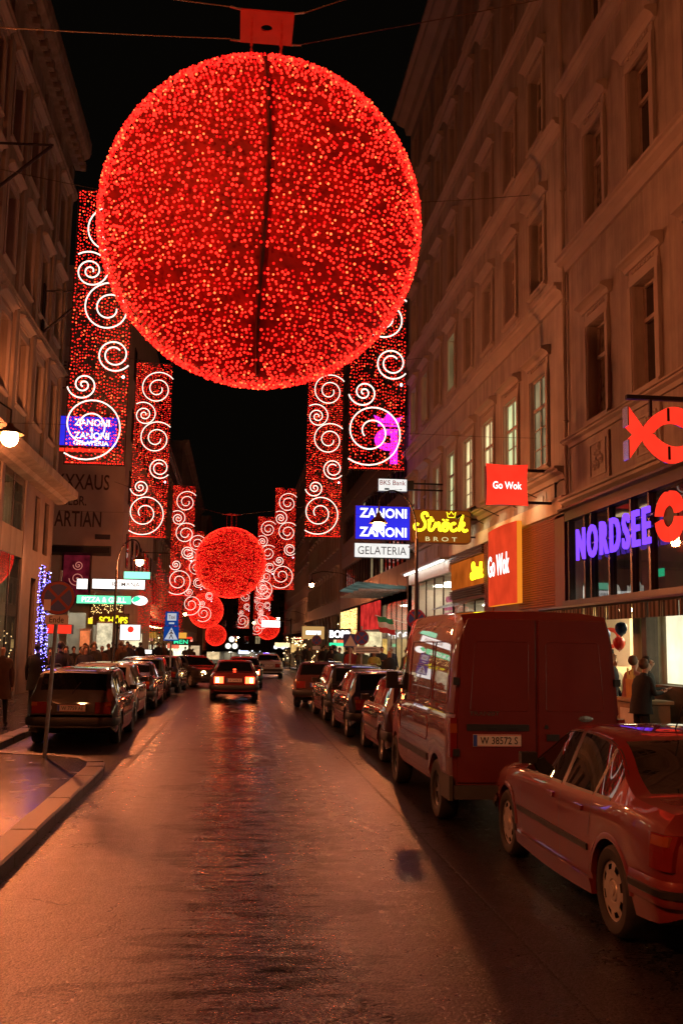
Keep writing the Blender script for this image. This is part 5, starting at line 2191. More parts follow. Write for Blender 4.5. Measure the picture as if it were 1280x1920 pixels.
for a0, a1 in ((8, 82), (98, 172), (188, 262), (278, 352)):
    pts = []
    for k in range(9):
        an = R(a0 + (a1 - a0) * k / 8)
        pts.append((.56 * math.cos(an), .47 * math.sin(an)))
    for k in range(9):
        an = R(a1 + (a0 - a1) * k / 8)
        pts.append((.27 * math.cos(an), .20 * math.sin(an)))
    MB().prism(pts, 0, .08).build('segment', E_RED, rg)
MB().lathe([(0.001, .03), (.30, .03), (.30, 0)], 20, (0, 0, 0), 'y').build('centre', M_BLACK, rg)

# hanging fish emblem
fs_ = thing('fish_sign', 'red lit fish outline hanging from a bracket above the restaurant', 'lit sign', (7.15, 15.6, 5.58), PI)
def arc_band(cx, cz, r_in, r_out, a0, a1, n=14, k=1.0):
    pts = []
    for i in range(n + 1):
        an = R(a0 + (a1 - a0) * i / n)
        pts.append((cx + r_out * math.cos(an), cz + r_out * math.sin(an)))
    for i in range(n + 1):
        an = R(a1 + (a0 - a1) * i / n)
        pts.append((cx + r_in * math.cos(an), cz + r_in * math.sin(an)))
    return pts
# local x runs towards -X, so the tail (left in view) is at +x
def fish_pts(sgn):
    outer, inner = [], []
    n = 16
    for i in range(n + 1):
        t = i / n
        x = .72 - 1.32 * t
        # outer and inner lens curves crossing at the tail root
        zo = .475 * math.sin(min(1, max(0, (.60 - x) / 1.25)) * PI) ** .8 if x < .60 else 0
        outer.append((x, zo))
    pts = []
    for i in range(n + 1):
        t = i / n
        x = .46 - 1.05 * t
        pts.append((x, sgn * (.05 + .42 * math.sin(PI * t) ** .75)))
    for i in range(n + 1):
        t = 1 - i / n
        x = .30 - .74 * t
        pts.append((x, sgn * (.012 + .20 * math.sin(PI * t) ** .8)))
    return pts
for s, nm in ((1, 'fish_body'), (-1, 'fish_body')):
    pts = fish_pts(s)
    b_ = MB().prism(pts, -.09, .088).build(nm, E_RED, fs_)
    MB().prism([(x * 1.0, z + s * .0) for x, z in pts], -.12, -.091).build('rim', M_CHROME, b_)
    tp = [(.455, s * .055), (.30, s * .014), (.44, 0.004 * s), (.74, s * .47), (.73, s * .30), (.56, s * .17)]
    tp = [(.30, s * .012), (.455, s * .052), (.735, s * .45), (.735, s * .12), (.62, s * .004)]
    t_b = MB().prism(tp, -.088, .086).build('tail_fin', E_RED, fs_)
    MB().box(.737, .76, -.12, .1, min(s * .12, s * .45), max(s * .12, s * .45)).build('rim', M_CHROME, t_b)
MB().box(.028, .072, .089, .096, .215, .44).build('divider', M_BRONZE, fs_)
MB().box(.028, .072, .089, .096, -.44, -.215).build('divider', M_BRONZE, fs_)
mb = MB()
mb.box(-.85, .74, -.04, .04, .59, .66)
mb.box(-.4, -.36, -.03, .03, .40, .59)
mb.box(.3, .34, -.03, .03, .30, .59)
mb.build('bracket', M_DARKMETAL, fs_)

# ---------- shops under the tall stucco block
mb = MB()
mb.box(.02, .75, -.2, .10, 0, 5.2)
mb.build('red_pier', M_BRICKRED, RB)
mb = MB()
mb.box(.02, 12.9, .036, .16, 5.32, 5.72)
mb.build('lit_fascia', mat('cream_fascia', (.6, .5, .36), .6, var=.12, scale=3), RB)
# horizontal slats of the wok shop wall
slm = MB().extrude_x([(0, 0), (.035, .012), (.04, .04), (.03, .055), (0, .06)], 0, 3.3).mesh('slat', M_SHUT)
slm2 = MB().extrude_x([(0, 0), (.035, .012), (.04, .04), (.03, .055), (0, .06)], 0, 1.1).mesh('slat', M_SHUT)
for k in range(36):
    obj('slat', slm, RB, (yb(23.98), .04, 3.05 + k * .062))
    obj('slat', slm2, RB, (yb(30.1), .04, 3.05 + k * .062))
MB().box(yb(23.96), yb(31.2), -.2, .038, 2.9, 5.3).build('backing_wall', M_BRICKRED, RB)
for k in range(6):
    Y = 25.2 + 1.9 * k
    sp = thing('spot_arm', 'small spotlight on a thin arm over the lit fascia, number %d from the blade sign' % (k + 1), 'spotlight', (7.84, Y, 6.12), RIGHT, 'arm spotlights above the lit fascia')
    sp['label'] = ('nearest', 'second', 'third', 'fourth', 'fifth', 'farthest')[k] + ' of the small spotlights on thin arms over the cream shop fascia'
    MB().tube([(0, 0, -.18), (0, .55, .05), (0, .80, .03)], .014, 5).build('arm', M_DARKMETAL, sp)
    h = MB().cyl((0, .72, .08), (0, .90, -.04), .04, .055, 10).build('head', M_DARKMETAL, sp)
    MB().lathe([(0.0001, 0), (.04, .0)], 8, (0, .84, -.03)).build('bulb', emit('spot_lens', (1, .8, .5), 20), h)
    ld = bpy.data.lights.new('spot_light', 'SPOT')
    ld.energy = 90
    ld.color = (1.0, .78, .45)
    ld.spot_size = R(95)
    ld.spot_blend = .8
    ld.shadow_soft_size = .05
    lo = bpy.data.objects.new('spot_light', ld)
    COL.objects.link(lo)
    lo.parent = sp
    lo.location = (0, .86, -.06)
    lo.rotation_euler = (R(-52), 0, 0)

bl = thing('blade_panel', 'tall glowing red panel with white lettering standing proud of the slatted wall', 'lit sign', (7.58, 27.75, 3.2), RIGHT)
mb = MB()
mb.add([(-1.55, .0, 0), (1.55, .0, 0), (1.55, .0, 2.2), (-1.55, .0, 2.2), (-1.55, .0, 0), ], [(0, 1, 2, 3)])
pf = []
n = 8
mb = MB()
for i in range(n + 1):
    x = -1.55 + 3.1 * i / n
    pf.append((x, .10 * math.sin(PI * i / n)))
vs = [(x, y, 0) for x, y in pf] + [(x, y, 2.25) for x, y in pf]
mb.add(vs, [(i, i + 1, n + 2 + i, n + 1 + i) for i in range(n)])
mb.build('face', E_REDW, bl, smooth=60)
MB().box(-1.55, 1.55, -.14, -.02, 0, 2.25).build('case', emit('lit_orange_side', (1.0, .28, .02), .9), bl)
lettering(bl, 'Go Wok', .0, 1.15, .105, E_WHITE, 2.3, .62, .012, .02)

def box_sign(name, label, x0, x1, z0, z1, Y, face_m, d=.24, rim=None, cat='lit sign', bracket=None, rz=PI, bevel=.0):
    """box sign facing the viewer with its left and right edges at x0, x1"""
    t = thing(name, label, cat, ((x0 + x1) / 2, Y, (z0 + z1) / 2), rz)
    hw, hh = (x1 - x0) / 2, (z1 - z0) / 2
    mb = MB()
    if bevel > 0:
        pts = []
        for cx, cz, a0 in ((hw - bevel, hh - bevel, 0), (-hw + bevel, hh - bevel, 90), (-hw + bevel, -hh + bevel, 180), (hw - bevel, -hh + bevel, 270)):
            for k in range(5):
                an = R(a0 + 22.5 * k)
                pts.append((cx + bevel * math.cos(an), cz + bevel * math.sin(an)))
        mb.prism(pts, -d / 2, d / 2 - .005)
        mb.build('case', rim or M_DARKMETAL, t)
        mb = MB()
        mb.poly([(x * .97, d / 2, z * .95) for x, z in pts])
        mb.build('face', face_m, t)
    else:
        mb.box(-hw, hw, -d / 2, d / 2 - .005, -hh, hh)
        mb.build('case', rim or M_DARKMETAL, t)
        e = min(.03, hh * .08)
        MB().box(-hw + e, hw - e, d / 2 - .004, d / 2 + .004, -hh + e, hh - e).build('face', face_m, t)
    if bracket:
        mb = MB()
        for (bz, xa, xb_) in bracket:   # world x from, to
            c = (x0 + x1) / 2
            mb.box(-(xb_ - c), -(xa - c), -.03, .03, bz - (z0 + z1) / 2 - .03, bz - (z0 + z1) / 2 + .03)
        mb.build('bracket', M_DARKMETAL, t)
    return t

# pillow shaped red box
t = thing('box_sign', 'square red lit box sign with white lettering on a black bracket', 'lit sign', (6.66, 24.0, 6.04), PI)
mb = MB()
n = 6
def pillow(u, v):
    f = 1 - .035 * (v * v) * 1.0
    g_ = 1 - .035 * (u * u)
    return (.54 * u * (1 - .05 * (1 - v * v)), .53 * v * (1 - .05 * (1 - u * u)))
vs, fs = [], []
for i in range(n + 1):
    for j in range(n + 1):
        u, v = -1 + 2 * i / n, -1 + 2 * j / n
        x, z = pillow(u, v)
        vs.append((x, .14 + .02 * (1 - u * u) * (1 - v * v), z))
for i in range(n):
    for j in range(n):
        a = i * (n + 1) + j
        fs.append((a, a + 1, a + n + 2, a + n + 1))
mb.add(vs, fs)
mb.build('face', E_RED, t, smooth=60)
MB().box(-.5, .5, -.14, .135, -.49, .49).build('case', M_BRICKRED, t)
lettering(t, 'Go Wok', 0, -.02, .163, E_WHITE, .74, .19, .006, .018)
mb = MB()
for z in (.40, -.42):
    mb.box(-1.33, -.505, -.03, .03, z - .035, z + .035)
mb.box(-1.33, -1.27, -.03, .03, -.384, .364)
mb.build('bracket', M_DARKMETAL, t)

# bread shop panel and sign
x0_, x1_ = yb(31.25), yb(36.1)
for k in range(4):
    for zz in (5.02, 3.70):
        MB().extrude_x([(0, 0), (.10, .015), (.11, .055), (0, .065)], x0_, x1_).build('slat', M_SHUTD, RB, (0, .04, zz + k * .078))
MB().box(x0_, x1_, -.1, .038, 3.6, 5.31).build('backing_wall', M_SHUTD, RB)
pn = MB().box(x0_ + .05, x1_ - .05, .04, .09, 4.05, 5.0).build('lit_panel', E_ORANGE, RB)

def script_word(parent, scale, x, z, y, m, r, name='script_lettering'):
    """looping script drawn as bent tube: S t r o-umlaut c k"""
    strokes = [
        [(1.35, 1.75), (1.25, 2.05), (.95, 2.1), (.75, 1.85), (.9, 1.5), (1.1, 1.15), (1.0, .72), (.6, .5), (.15, .55), (-.05, .8), (.1, 1.05), (.4, 1.0)],
        [(1.75, 1.75), (1.55, 1.1), (1.5, .65), (1.7, .5), (1.95, .65), (2.15, 1.05), (2.25, 1.2), (2.2, .8), (2.3, 1.1), (2.55, 1.2), (2.6, .9), (2.6, .6), (2.85, .52)],
        [(1.35, 1.38), (1.65, 1.42), (2.0, 1.45)],
        [(2.85, .52), (3.05, .85), (3.35, 1.2), (3.1, 1.22), (2.95, .9), (3.05, .55), (3.35, .55), (3.5, .9), (3.4, 1.2), (3.65, 1.1)],
        [(3.02, 1.45), (3.06, 1.55)], [(3.42, 1.45), (3.46, 1.55)],
        [(4.3, 1.1), (4.15, 1.22), (3.9, 1.1), (3.8, .8), (3.95, .55), (4.25, .55), (4.5, .75)],
        [(5.1, 2.0), (4.95, 1.5), (4.75, .9), (4.65, .5)],
        [(4.72, .85), (5.0, 1.2), (5.2, 1.25), (5.15, 1.0), (4.85, .9), (5.1, .65), (5.3, .5), (5.6, .65)],
    ]
    mb = MB()
    cx, cz = 2.75, 1.25
    for st in strokes:
        P = [Vector((-(a - cx) * scale[0], 0, (b - cz) * scale[1])) for a, b in st]
        pts = []
        for i in range(len(P) - 1):
            p0, p1, p2, p3 = P[max(0, i - 1)], P[i], P[i + 1], P[min(len(P) - 1, i + 2)]
            for k in range(5):
                u = k / 5
                pts.append(.5 * ((2 * p1) + (p2 - p0) * u + (2 * p0 - 5 * p1 + 4 * p2 - p3) * u * u + (-p0 + 3 * p1 - 3 * p2 + p3) * u ** 3))
        pts.append(P[-1])
        mb.tube(pts, r, 6)
    return mb.build(name, m, parent, (x, y, z), smooth=70)

script_word(pn, (.26, .32), yb(31.95), 4.5, .13, E_YEL, .055)
t = box_sign('bread_sign', 'brown rounded box sign with yellow neon script and a small crown', 5.66, 7.66, 5.36, 6.47, 32.0, E_BROWN, .3, mat('brown_case', (.16, .06, .02), .5), bracket=[(6.2, 7.66, 8.0), (5.6, 7.66, 8.0)], bevel=.12)
script_word(t, (.315, .36), .02, .13, .17, E_YEL, .052)
mb = MB()
mb.tube([(-.22, 0, .34), (-.18, 0, .52), (-.26, 0, .44), (-.33, 0, .54), (-.40, 0, .44), (-.48, 0, .52), (-.44, 0, .34)], .014, 5, closed=True)
mb.build('crown', E_YEL, t, (0, .17, -.03))
lettering(t, 'BROT', .0, -.42, .155, emit('pale_yellow_letter', (1, .85, .35), .9), 1.05, .14, .008, .0, 0, 1.6)

MB().quad((x0_, .2, 3.55), (x1_, .2, 3.55), (x1_, .9, 3.3), (x0_, .9, 3.3)).build('glass_canopy', mat('grey_canopy', (.12, .13, .12), .3), RB)
def shop_bay(root, x0, x1, z1, wall_m, ceil_m, floor=0.13, deep=2.6, pane=True, n_l=2):
    mb = MB()
    mb.quad((x0, -deep, floor), (x1, -deep, floor), (x1, -deep, z1), (x0, -deep, z1))
    mb.quad((x0, -.05, z1 - .02), (x1, -.05, z1 - .02), (x1, -deep, z1 - .02), (x0, -deep, z1 - .02))
    mb.quad((x0, -.05, floor), (x1, -.05, floor), (x1, -deep, floor), (x0, -deep, floor))
    mb.quad((x0, -.05, floor), (x0, -deep, floor), (x0, -deep, z1), (x0, -.05, z1))
    mb.quad((x1, -.05, floor), (x1, -deep, floor), (x1, -deep, z1), (x1, -.05, z1))
    mb.build('shop_room', wall_m, root)
    for k in range(n_l):
        xc = x0 + (x1 - x0) * (k + .5) / n_l
        MB().box(xc - .4, xc + .4, -1.7, -.9, z1 - .08, z1 - .04).build('ceiling_light', ceil_m, root)
    npn = max(1, round((x1 - x0) / 1.7))
    for k in range(npn):
        a, b = x0 + (x1 - x0) * k / npn, x0 + (x1 - x0) * (k + 1) / npn
        MB().quad((a + .04, -.03, floor + .2), (b - .04, -.03, floor + .2), (b - .04, -.03, z1), (a + .04, -.03, z1)).build('shop_pane', G_CLEAR, root)
        MB().box(a - .03, a + .03, -.06, -.005, floor, z1).build('mullion', M_BRONZE, root)

E_CEILA = emit('amber_ceiling_light', (1.0, .70, .34), 34.0)
M_ROOMPALE = mat('pale_shop_wall', (.65, .60, .48), .7, var=.12, scale=2)
shop_bay(RB, yb(31.3), yb(36.0), 3.55, M_ROOMPALE, E_CEILW)
shop_bay(RB, yb(24.0), yb(31.2), 2.9, M_ROOMPALE, E_CEILW, n_l=3)
# white shop with fluorescent tubes
x0_, x1_ = yb(36.2), yb(45.0)
MB().box(x0_, x1_, -.05, .12, 4.75, 5.31).build('white_fascia', M_WHITE, RB)
MB().box(x0_, x1_, .12, .5, 5.22, 5.30).build('light_shelf', M_STEEL, RB)
for k in range(9):
    a = x0_ + .1 + k * .97
    MB().tube([(a, .33, 5.19), (a + .75, .33, 5.19)], .025, 6).build('fluorescent_tube', E_TUBE, RB)
shop_bay(RB, x0_, x1_, 4.74, M_ROOMPALE, E_CEILW, n_l=4, deep=1.8)
mb = MB()
for k in range(26):
    mb.ball((x0_ + .6 + (k % 9) * .28, -.35, 3.2 + (k // 9) * .32), .06, 6, 4, sz=2.2)
mb.build('pink_decoration', emit('pink_ornament', (1, .25, .35), .6, var=.4), RB)
kind(RB.children[-1], 'stuff')
mb = MB()
mb.lathe([(.12, 4.0), (.16, 4.25), (.05, 4.4)], 10, (x0_ + .9, -.6, 0))
mb.build('chandelier', emit('chandelier_light', (1, .8, .5), 9), RB)

# ---------- modern block: glass canopy, lit net, shop
cn = thing('glass_canopy', 'flat greenish lit glass canopy projecting over the right pavement', 'canopy', (8.0, 46.5, 4.55), RIGHT)
MB().extrude_x([(0, .25), (2.3, .42), (2.3, .36), (0, .12)], 0, 8.0).build('glass_roof', emit('lit_canopy_glass', (.55, .75, .62), .13, var=.6, scale=1.0), cn)
for k in range(5):
    MB().box(k * 1.95, k * 1.95 + .06, 0, 2.25, .0, .1).build('rib', M_STEEL, cn)
shop_bay(RC, .3, 8.5, 4.2, M_ROOMPALE, E_CEILW, n_l=3, floor=.13)
for k, x in enumerate((9.2, 12.2, 15.2)):
    MB().box(x, x + 2.2, -.05, .06, 2.9, 4.5).build('red_window_sign', emit('lit_red_window', (1, .05, .04), .55, var=.6, scale=1.2), RC)
shop_bay(RC, 9.0, 18.3, 2.8, mat('amber_room', (.6, .42, .2), .7, var=.2), E_CEILA, n_l=4)
shop_bay(RC, 18.4, 29.6, 2.6, mat('amber_room', (.6, .42, .2), .7, var=.2), E_CEILA, n_l=4)
P_, R_, K_ = [], [], []
for i in range(56):
    for j in range(26):
        if rng.random() < .6:
            P_.append((19.2 + i * .18 + rng.normal(0, .03), .10, 2.75 + j * .065 + rng.normal(0, .02)))
            R_.append(.020)
            K_.append(0)
ft = thing('fairy_light_net', 'dense warm white light net on the shop front above the lit white letters', 'light net', (8.05, 46, 0), RIGHT)
kind(obj('bulbs', bulbs_mesh('bulbs', P_, R_, K_, [E_FAIRY]), ft), 'stuff')
MB().box(19.0, 29.3, .03, .05, 2.65, 4.45).build('backing', mat('net_backing', (.4, .32, .2), .8), ft)
# shops of the brown building
shop_bay(RD, 1.0, 33, 3.9, mat('amber_room', (.6, .42, .2), .7, var=.2), E_CEILA, n_l=6, floor=-.3)
shop_bay(RE, .5, 59, 3.6, mat('amber_room', (.6, .42, .2), .7, var=.2), E_CEILA, n_l=8, floor=-.5)
shop_bay(LC1, .5, 29, 3.9, mat('amber_room', (.6, .42, .2), .7, var=.2), E_CEILA, n_l=6, floor=-.2)
shop_bay(LC2, .5, 60, 3.4, M_ROOMPALE, E_CEILW, n_l=6, floor=-.5)
shop_bay(LC3, .5, 80, 3.4, mat('amber_room', (.6, .42, .2), .7, var=.2), E_CEILA, n_l=8, floor=-.5)
shop_bay(RF, 6, 30, 3.4, M_ROOMPALE, E_CEILW, n_l=5, floor=-.5)
# ------------------------------------------------------------ hanging and far signs
t = box_sign('ice_cream_sign', 'blue lit box sign with white capital lettering, right side of the street', 5.22, 7.74, 6.70, 8.26, 44.0, E_BLUE, .3, mat('purple_case', (.12, .03, .06), .5), bracket=[(7.9, 7.74, 8.05), (7.0, 7.74, 8.05)])
lettering(t, 'ZANONI', -.02, .44, .156, E_WHITE, 2.15, .44, .006, .03)
lettering(t, '&', -.02, .0, .156, E_WHITE, .28, .28, .006, .03)
lettering(t, 'ZANONI', -.02, -.42, .156, E_WHITE, 2.15, .44, .006, .03)
t = box_sign('white_box_sign', 'white lit strip sign with thin grey capitals below the blue sign', 5.2, 7.74, 5.88, 6.56, 44.0, emit('lit_white_panel', (1, .97, .92), .95, var=.06), .28, bracket=[(6.2, 7.74, 8.05)])
lettering(t, 'GELATERIA', 0, 0, .15, M_GREYTXT, 2.2, .36, .004, -.004)
t = box_sign('bank_sign', 'small white lit sign with red lettering and an arrow, above the blue sign', 5.4, 6.56, 7.99, 8.50, 38.0, emit('lit_white_panel', (1, .97, .92), .95, var=.06), .22, bracket=[(8.35, 6.56, 8.0), (8.1, 6.56, 8.0)])
lettering(t, 'BKS Bank', 0, .09, .118, mat('red_print', (.5, .02, .02), .5, var=0), 1.02, .19, .004, .004)
MB().prism([(.32, -.2), (.14, -.2), (.14, -.13), (.32, -.13)], .113, .118).build('blue_mark', mat('blue_print', (.03, .2, .5), .5, var=0), t)
MB().prism([(-.08, -.17), (-.30, -.17), (-.30, -.15), (-.38, -.165), (-.30, -.2), (-.30, -.182), (-.08, -.182)], .113, .118).build('arrow', M_GREYTXT, t)
MB().box(-.84, -.585, -.1, .1, -.18, .2).build('junction_box', M_TRIM, t)

# magenta letter with crown
t = thing('crown_letter_sign', 'magenta lit letter p under a spiky crown, behind the nearest right light curtain', 'lit sign', (7.0, 46.3, 11.9), PI)
pts = [(-.50, .0), (-.50, -1.25), (-.15, -1.25), (-.15, -.6), (.05, -.6)]
for k in range(9):
    an = R(-90 - 180 * k / 8)
    pts.append((.05 - .52 * math.cos(an) * 0 + .52 * -math.cos(R(-90 + 180 * k / 8)) * -1, -.08 + .52 * math.sin(R(-90 + 180 * k / 8))))
pts += [(-.50, .44)]
MB().prism([(-.50, .44), (-.50, -1.25), (-.15, -1.25), (-.15, -.60)] + [(.05 + .56 * math.cos(R(a)), -.08 + .52 * math.sin(R(a))) for a in range(-90, 91, 20)], 0, .16).build('letter', E_MAG, t)
MB().box(-.15, .18, .161, .168, -.26, .12).build('counter', M_TRIM, t)
MB().prism([(-.55, .58), (.45, .58), (.45, .66), (-.55, .66)], 0, .16).build('crown_band', E_MAG, t)
MB().prism([(-.55, .74), (.45, .74), (.66, 1.10), (.20, .92), (-.05, 1.32), (-.30, .92), (-.76, 1.10)], 0, .16).build('crown', E_MAG, t)
mb = MB()
mb.box(-1.05, -.51, .03, .09, -.55, -.47)
mb.box(-1.05, -.56, .03, .09, .58, .64)
mb.build('bracket', M_DARKMETAL, t)

# left: ice cream sign far behind the nearest curtain
t = box_sign('ice_cream_sign', 'blue lit box sign with white lettering on the left, seen through the nearest light curtain', -9.45, -6.2, 11.65, 13.2, 50.0, E_BLUE, .4, bracket=[(13.0, -10.2, -9.45), (12.0, -10.2, -9.45)])
lettering(t, 'ZANONI', -.35, .45, .207, E_WHITE, 1.75, .36, .006, .03)
lettering(t, '&', -.35, .1, .207, E_WHITE, .2, .22, .006, .03)
lettering(t, 'ZANONI', -.35, -.22, .207, E_WHITE, 1.75, .36, .006, .03)
lettering(t, 'GELATERIA', -.35, -.6, .207, E_WHITE, 1.75, .24, .006, .03)
MB().box(-1.2, 1.62, -.05, .05, -1.02, -.86).build('red_tube', E_RED, t)
mp = thing('sign_mast', 'steel mast carrying the left blue ice cream sign over the side street', 'mast', (-10.2, 50.0, KH))
MB().tube([(0, 0, -.1), (0, 0, 13.2)], [.12, .08], 10).build('pole', M_DARKMETAL, mp)

# left shop light boxes along the side street corner
WTXT = mat('pale_print', (.5, .5, .48), .5, var=0)
def lb(name, label, x0, x1, z0, z1, Y, m, txt=None, txm=None, d=.5):
    t = box_sign(name, label, x0, x1, z0, z1, Y, m, d)
    if txt:
        lettering(t, txt, -(x1 - x0) * .14, 0, d / 2 + .008, txm or M_GREYTXT, (x1 - x0) * .52, (z1 - z0) * .5, .004, .01)
    return t
lb('light_box_sign', 'long white lit strip sign with grey lettering on the left shop front', -8.27, -5.26, 4.95, 5.53, 58.4, emit('lit_white_strip', (1, .97, .9), 2.2), 'ROMANA', mat('light_grey_print', (.62, .62, .6), .6, var=0))
lb('light_box_sign', 'short white lit sign left of the long white strip sign', -9.14, -8.5, 4.9, 5.52, 58.4, emit('lit_white_strip', (1, .97, .9), 2.2))
lb('light_box_sign', 'green and white lit sign on top of the white strip sign', -6.5, -4.98, 5.56, 6.0, 58.4, emit('lit_pale_green', (.30, 1.0, .62), 1.6))
t = lb('light_box_sign', 'long green lit sign with white lettering under the white strip sign', -9.1, -6.0, 4.08, 4.58, 58.4, emit('lit_pale_green2', (.16, .95, .45), 1.4))
lettering(t, 'PIZZA & GRILL', 0, 0, .26, E_WHITE, 2.5, .3, .004, .02)
t = thing('round_sign', 'round white lit sign with a green edge at the end of the green strip sign', 'lit sign', (-5.55, 58.4, 4.33), PI)
MB().lathe([(0.001, .2), (.40, .2), (.44, .15), (.44, -.2)], 24, (0, 0, 0), 'y').build('face', emit('lit_white_strip', (1, .97, .9), 2.2), t).scale = (1, 1, .62)
MB().prism([(.43, 0), (.3, .2), (.1, .255), (-.1, .1), (.1, -.05), (.3, -.12)], .202, .21).build('green_patch', E_GREEN, t)
t = thing('yellow_letter_sign', 'yellow lit capital letters over a shop door on the left', 'lit sign', (-7.05, 58.5, 3.22), PI)
lettering(t, 'SCHÖPS', -.05, 0, 0, emit('lit_yellow_letter', (1, .82, .02), 1.6), 1.62, .46, .08, .03)
MB().box(-.95, 1.1, -.08, -.002, -.34, .34).build('back_board', M_SHUTD, t)
MB().box(1.14, 1.38, -.08, .05, -.28, .05).build('yellow_block', emit('lit_yellow_block', (1, .7, .03), 1.3), t)
t = lb('light_box_sign', 'white lit sign with a red spot, standing out over the left pavement', -6.1, -5.0, 2.02, 2.88, 54.0, E_WHITE, d=.2)
MB().lathe([(0.001, .117), (.16, .116), (.17, .1)], 18, (-.02, 0, .16), 'y').build('red_spot', E_RED, t)
lb('light_box_sign', 'low white lit sign near the heads of the crowd on the left', -5.9, -4.9, 1.25, 1.5, 60.5, E_WHITE, d=.2)
t = thing('sign_post', 'thin post holding the white sign with the red spot', 'post', (-6.25, 54.05, KH))
MB().tube([(0, 0, 0), (0, 0, 3.1)], .05, 8).build('pole', M_DARKMETAL, t)
MB().box(0, .2, -.03, .03, 2.5, 2.6).build('clamp', M_DARKMETAL, t)
# green and white signs behind the blue light poles
lb('light_box_sign', 'green over white lit sign behind the blue fairy light poles', -8.6, -7.6, 3.95, 4.35, 42.5, E_GREEN)
t = lb('light_box_sign', 'white lit sign with a wavy line behind the blue fairy light poles', -8.6, -7.3, 3.3, 3.92, 42.5, emit('lit_cream_sign', (1, .92, .75), 1.1))
MB().tube([(.5, 0, 0), (.3, 0, .15), (.1, 0, -.05), (-.1, 0, .12), (-.4, 0, -.05)], .02, 5).build('wavy_line', M_GREYTXT, t, (0, .26, 0))
lb('light_box_sign', 'red lit strip behind the blue fairy light poles', -8.7, -6.9, 2.25, 2.65, 43.5, E_RED)
t = thing('poster_case', 'dark poster case with a red glowing spiral picture under the canopy of the gable wall', 'poster', (-9.45, 59.9, 2.2), PI)
MB().box(-.85, .85, -.09, .1, 2.1, 5.0).build('case', mat('dark_poster_case', (.05, .015, .02), .3), t)
MB().box(-.75, .75, .1, .11, 2.3, 4.8).build('poster', emit('poster_print', (.5, .03, .06), .16, var=.7, scale=1.5), t)
for (cx, cz, r1) in ((-.1, 4.2, .3), (-.05, 3.4, .45)):
    pts = [(cx + r1 * k / 30 * math.cos(k * .42), .125, cz + r1 * k / 30 * math.sin(k * .42)) for k in range(31)]
    MB().tube(pts, .025, 5).build('spiral', emit('poster_spiral', (1, .3, .22), .55), t)
ftl = thing('fairy_light_net', 'patch of amber fairy lights on the gable shop behind the stop sign', 'light net', (-7.55, 59.7, 3.7), PI)
P_ = [(rng.uniform(-.9, .9), .1, rng.uniform(-.6, .6)) for _ in range(160)]
kind(obj('bulbs', bulbs_mesh('bulbs', P_, [.022] * 160, [0] * 160, [E_FAIRY]), ftl), 'stuff')
MB().box(-1, 1, 0, .04, -.7, .7).build('backing', M_SHUTD, ftl)

# red light net over the dark left facade
nt_ = thing('light_net', 'wide curtain of dim red light strings over the dark left facade', 'light net', (-6.2, 72.0, 0), 0)
P_, R_, K_ = [], [], []
for i in range(74):
    x = -1.4 + i * .052
    z = 2.6 + rng.uniform(0, .6)
    zt = 7.0 + 1.2 * math.sin(i * .35) + rng.uniform(-.6, .6)
    while z < zt:
        P_.append((x + rng.normal(0, .03), rng.normal(0, .1), z))
        R_.append(.03)
        K_.append(0 if rng.random() < .25 else 1)
        z += rng.uniform(.10, .34)
kind(obj('bulbs', bulbs_mesh('bulbs', P_, R_, K_, [emit('red_net_bulb', (1, .03, .02), .9), BULB_DIM]), nt_), 'stuff')
MB().box(-1.5, 2.6, -.03, .03, 8.3, 8.36).build('rail', M_DARKMETAL, nt_)
MB().tube([(-1.5, .0, 8.33), (-1.5, 1.5, 8.33)], .02, 5).build('rail_arm', M_DARKMETAL, nt_)
t = thing('green_letter_sign', 'small green lit letters below the crossing sign', 'lit sign', (-3.5, 66, 2.0), PI)
lettering(t, 'MEN', 0, 0, 0, E_GREEN, .9, .26, .05, .01)
MB().box(-.6, .6, -.06, -.002, -.2, .2).build('back_board', M_TRIM, t)

# far right signs
lb('light_box_sign', 'bright white lit box in front of the far right ball', 2.47, 4.26, 3.50, 4.16, 95.0, emit('bright_white_sign', (1, .97, .95), 3.0), d=.3)
t = thing('sign_post', 'dark post and arm holding the bright white box in front of the far right ball', 'post', (5.3, 95.1, -.4))
MB().tube([(0, 0, 0), (0, 0, 4.8)], .06, 8).build('pole', M_DARKMETAL, t)
MB().box(-1.1, .0, -.04, .04, 4.55, 4.65).build('arm', M_DARKMETAL, t)
t = lb('light_box_sign', 'black sign with glowing white capitals under the warm light net', 5.6, 7.0, 2.28, 2.95, 60.0, M_TRIM, d=.2)
lettering(t, 'BOPP', 0, 0, .11, emit('lit_white_letter', (1, .98, 1.0), 3.2), 1.22, .44, .03, .03)
lb('light_box_sign', 'cream lit box sign farther along the right pavement', 5.2, 7.0, 2.35, 3.4, 78.0, emit('lit_amber_box', (1, .55, .18), .55), d=.3)
lb('light_box_sign', 'white lit strip inside the cream box sign', 5.5, 6.7, 2.7, 3.05, 77.7, E_WHITE, d=.1)
lb('light_box_sign', 'green lit strip under the black sign with white capitals', 5.7, 6.6, 1.9, 2.1, 60.2, E_GREEN, d=.1)
lb('light_box_sign', 'white glowing shop window sign low over the far crowd, left of the lane', .6, 2.1, .35, .85, 150.0, emit('lit_pale_blue', (.6, .7, 1.0), 2.6), d=.2)
lb('light_box_sign', 'small violet lit sign low over the far crowd', 4.3, 5.2, .2, .6, 150.0, E_VIOLET, d=.2)
lb('light_box_sign', 'small red lit strip over the far left shop door', -5.6, -4.2, 2.2, 2.5, 100.0, E_RED, d=.2)
lb('light_box_sign', 'amber lit shop fascia far on the left', -6.6, -4.6, 2.3, 2.9, 97.0, emit('lit_amber_box2', (1, .45, .06), .9), d=.2)
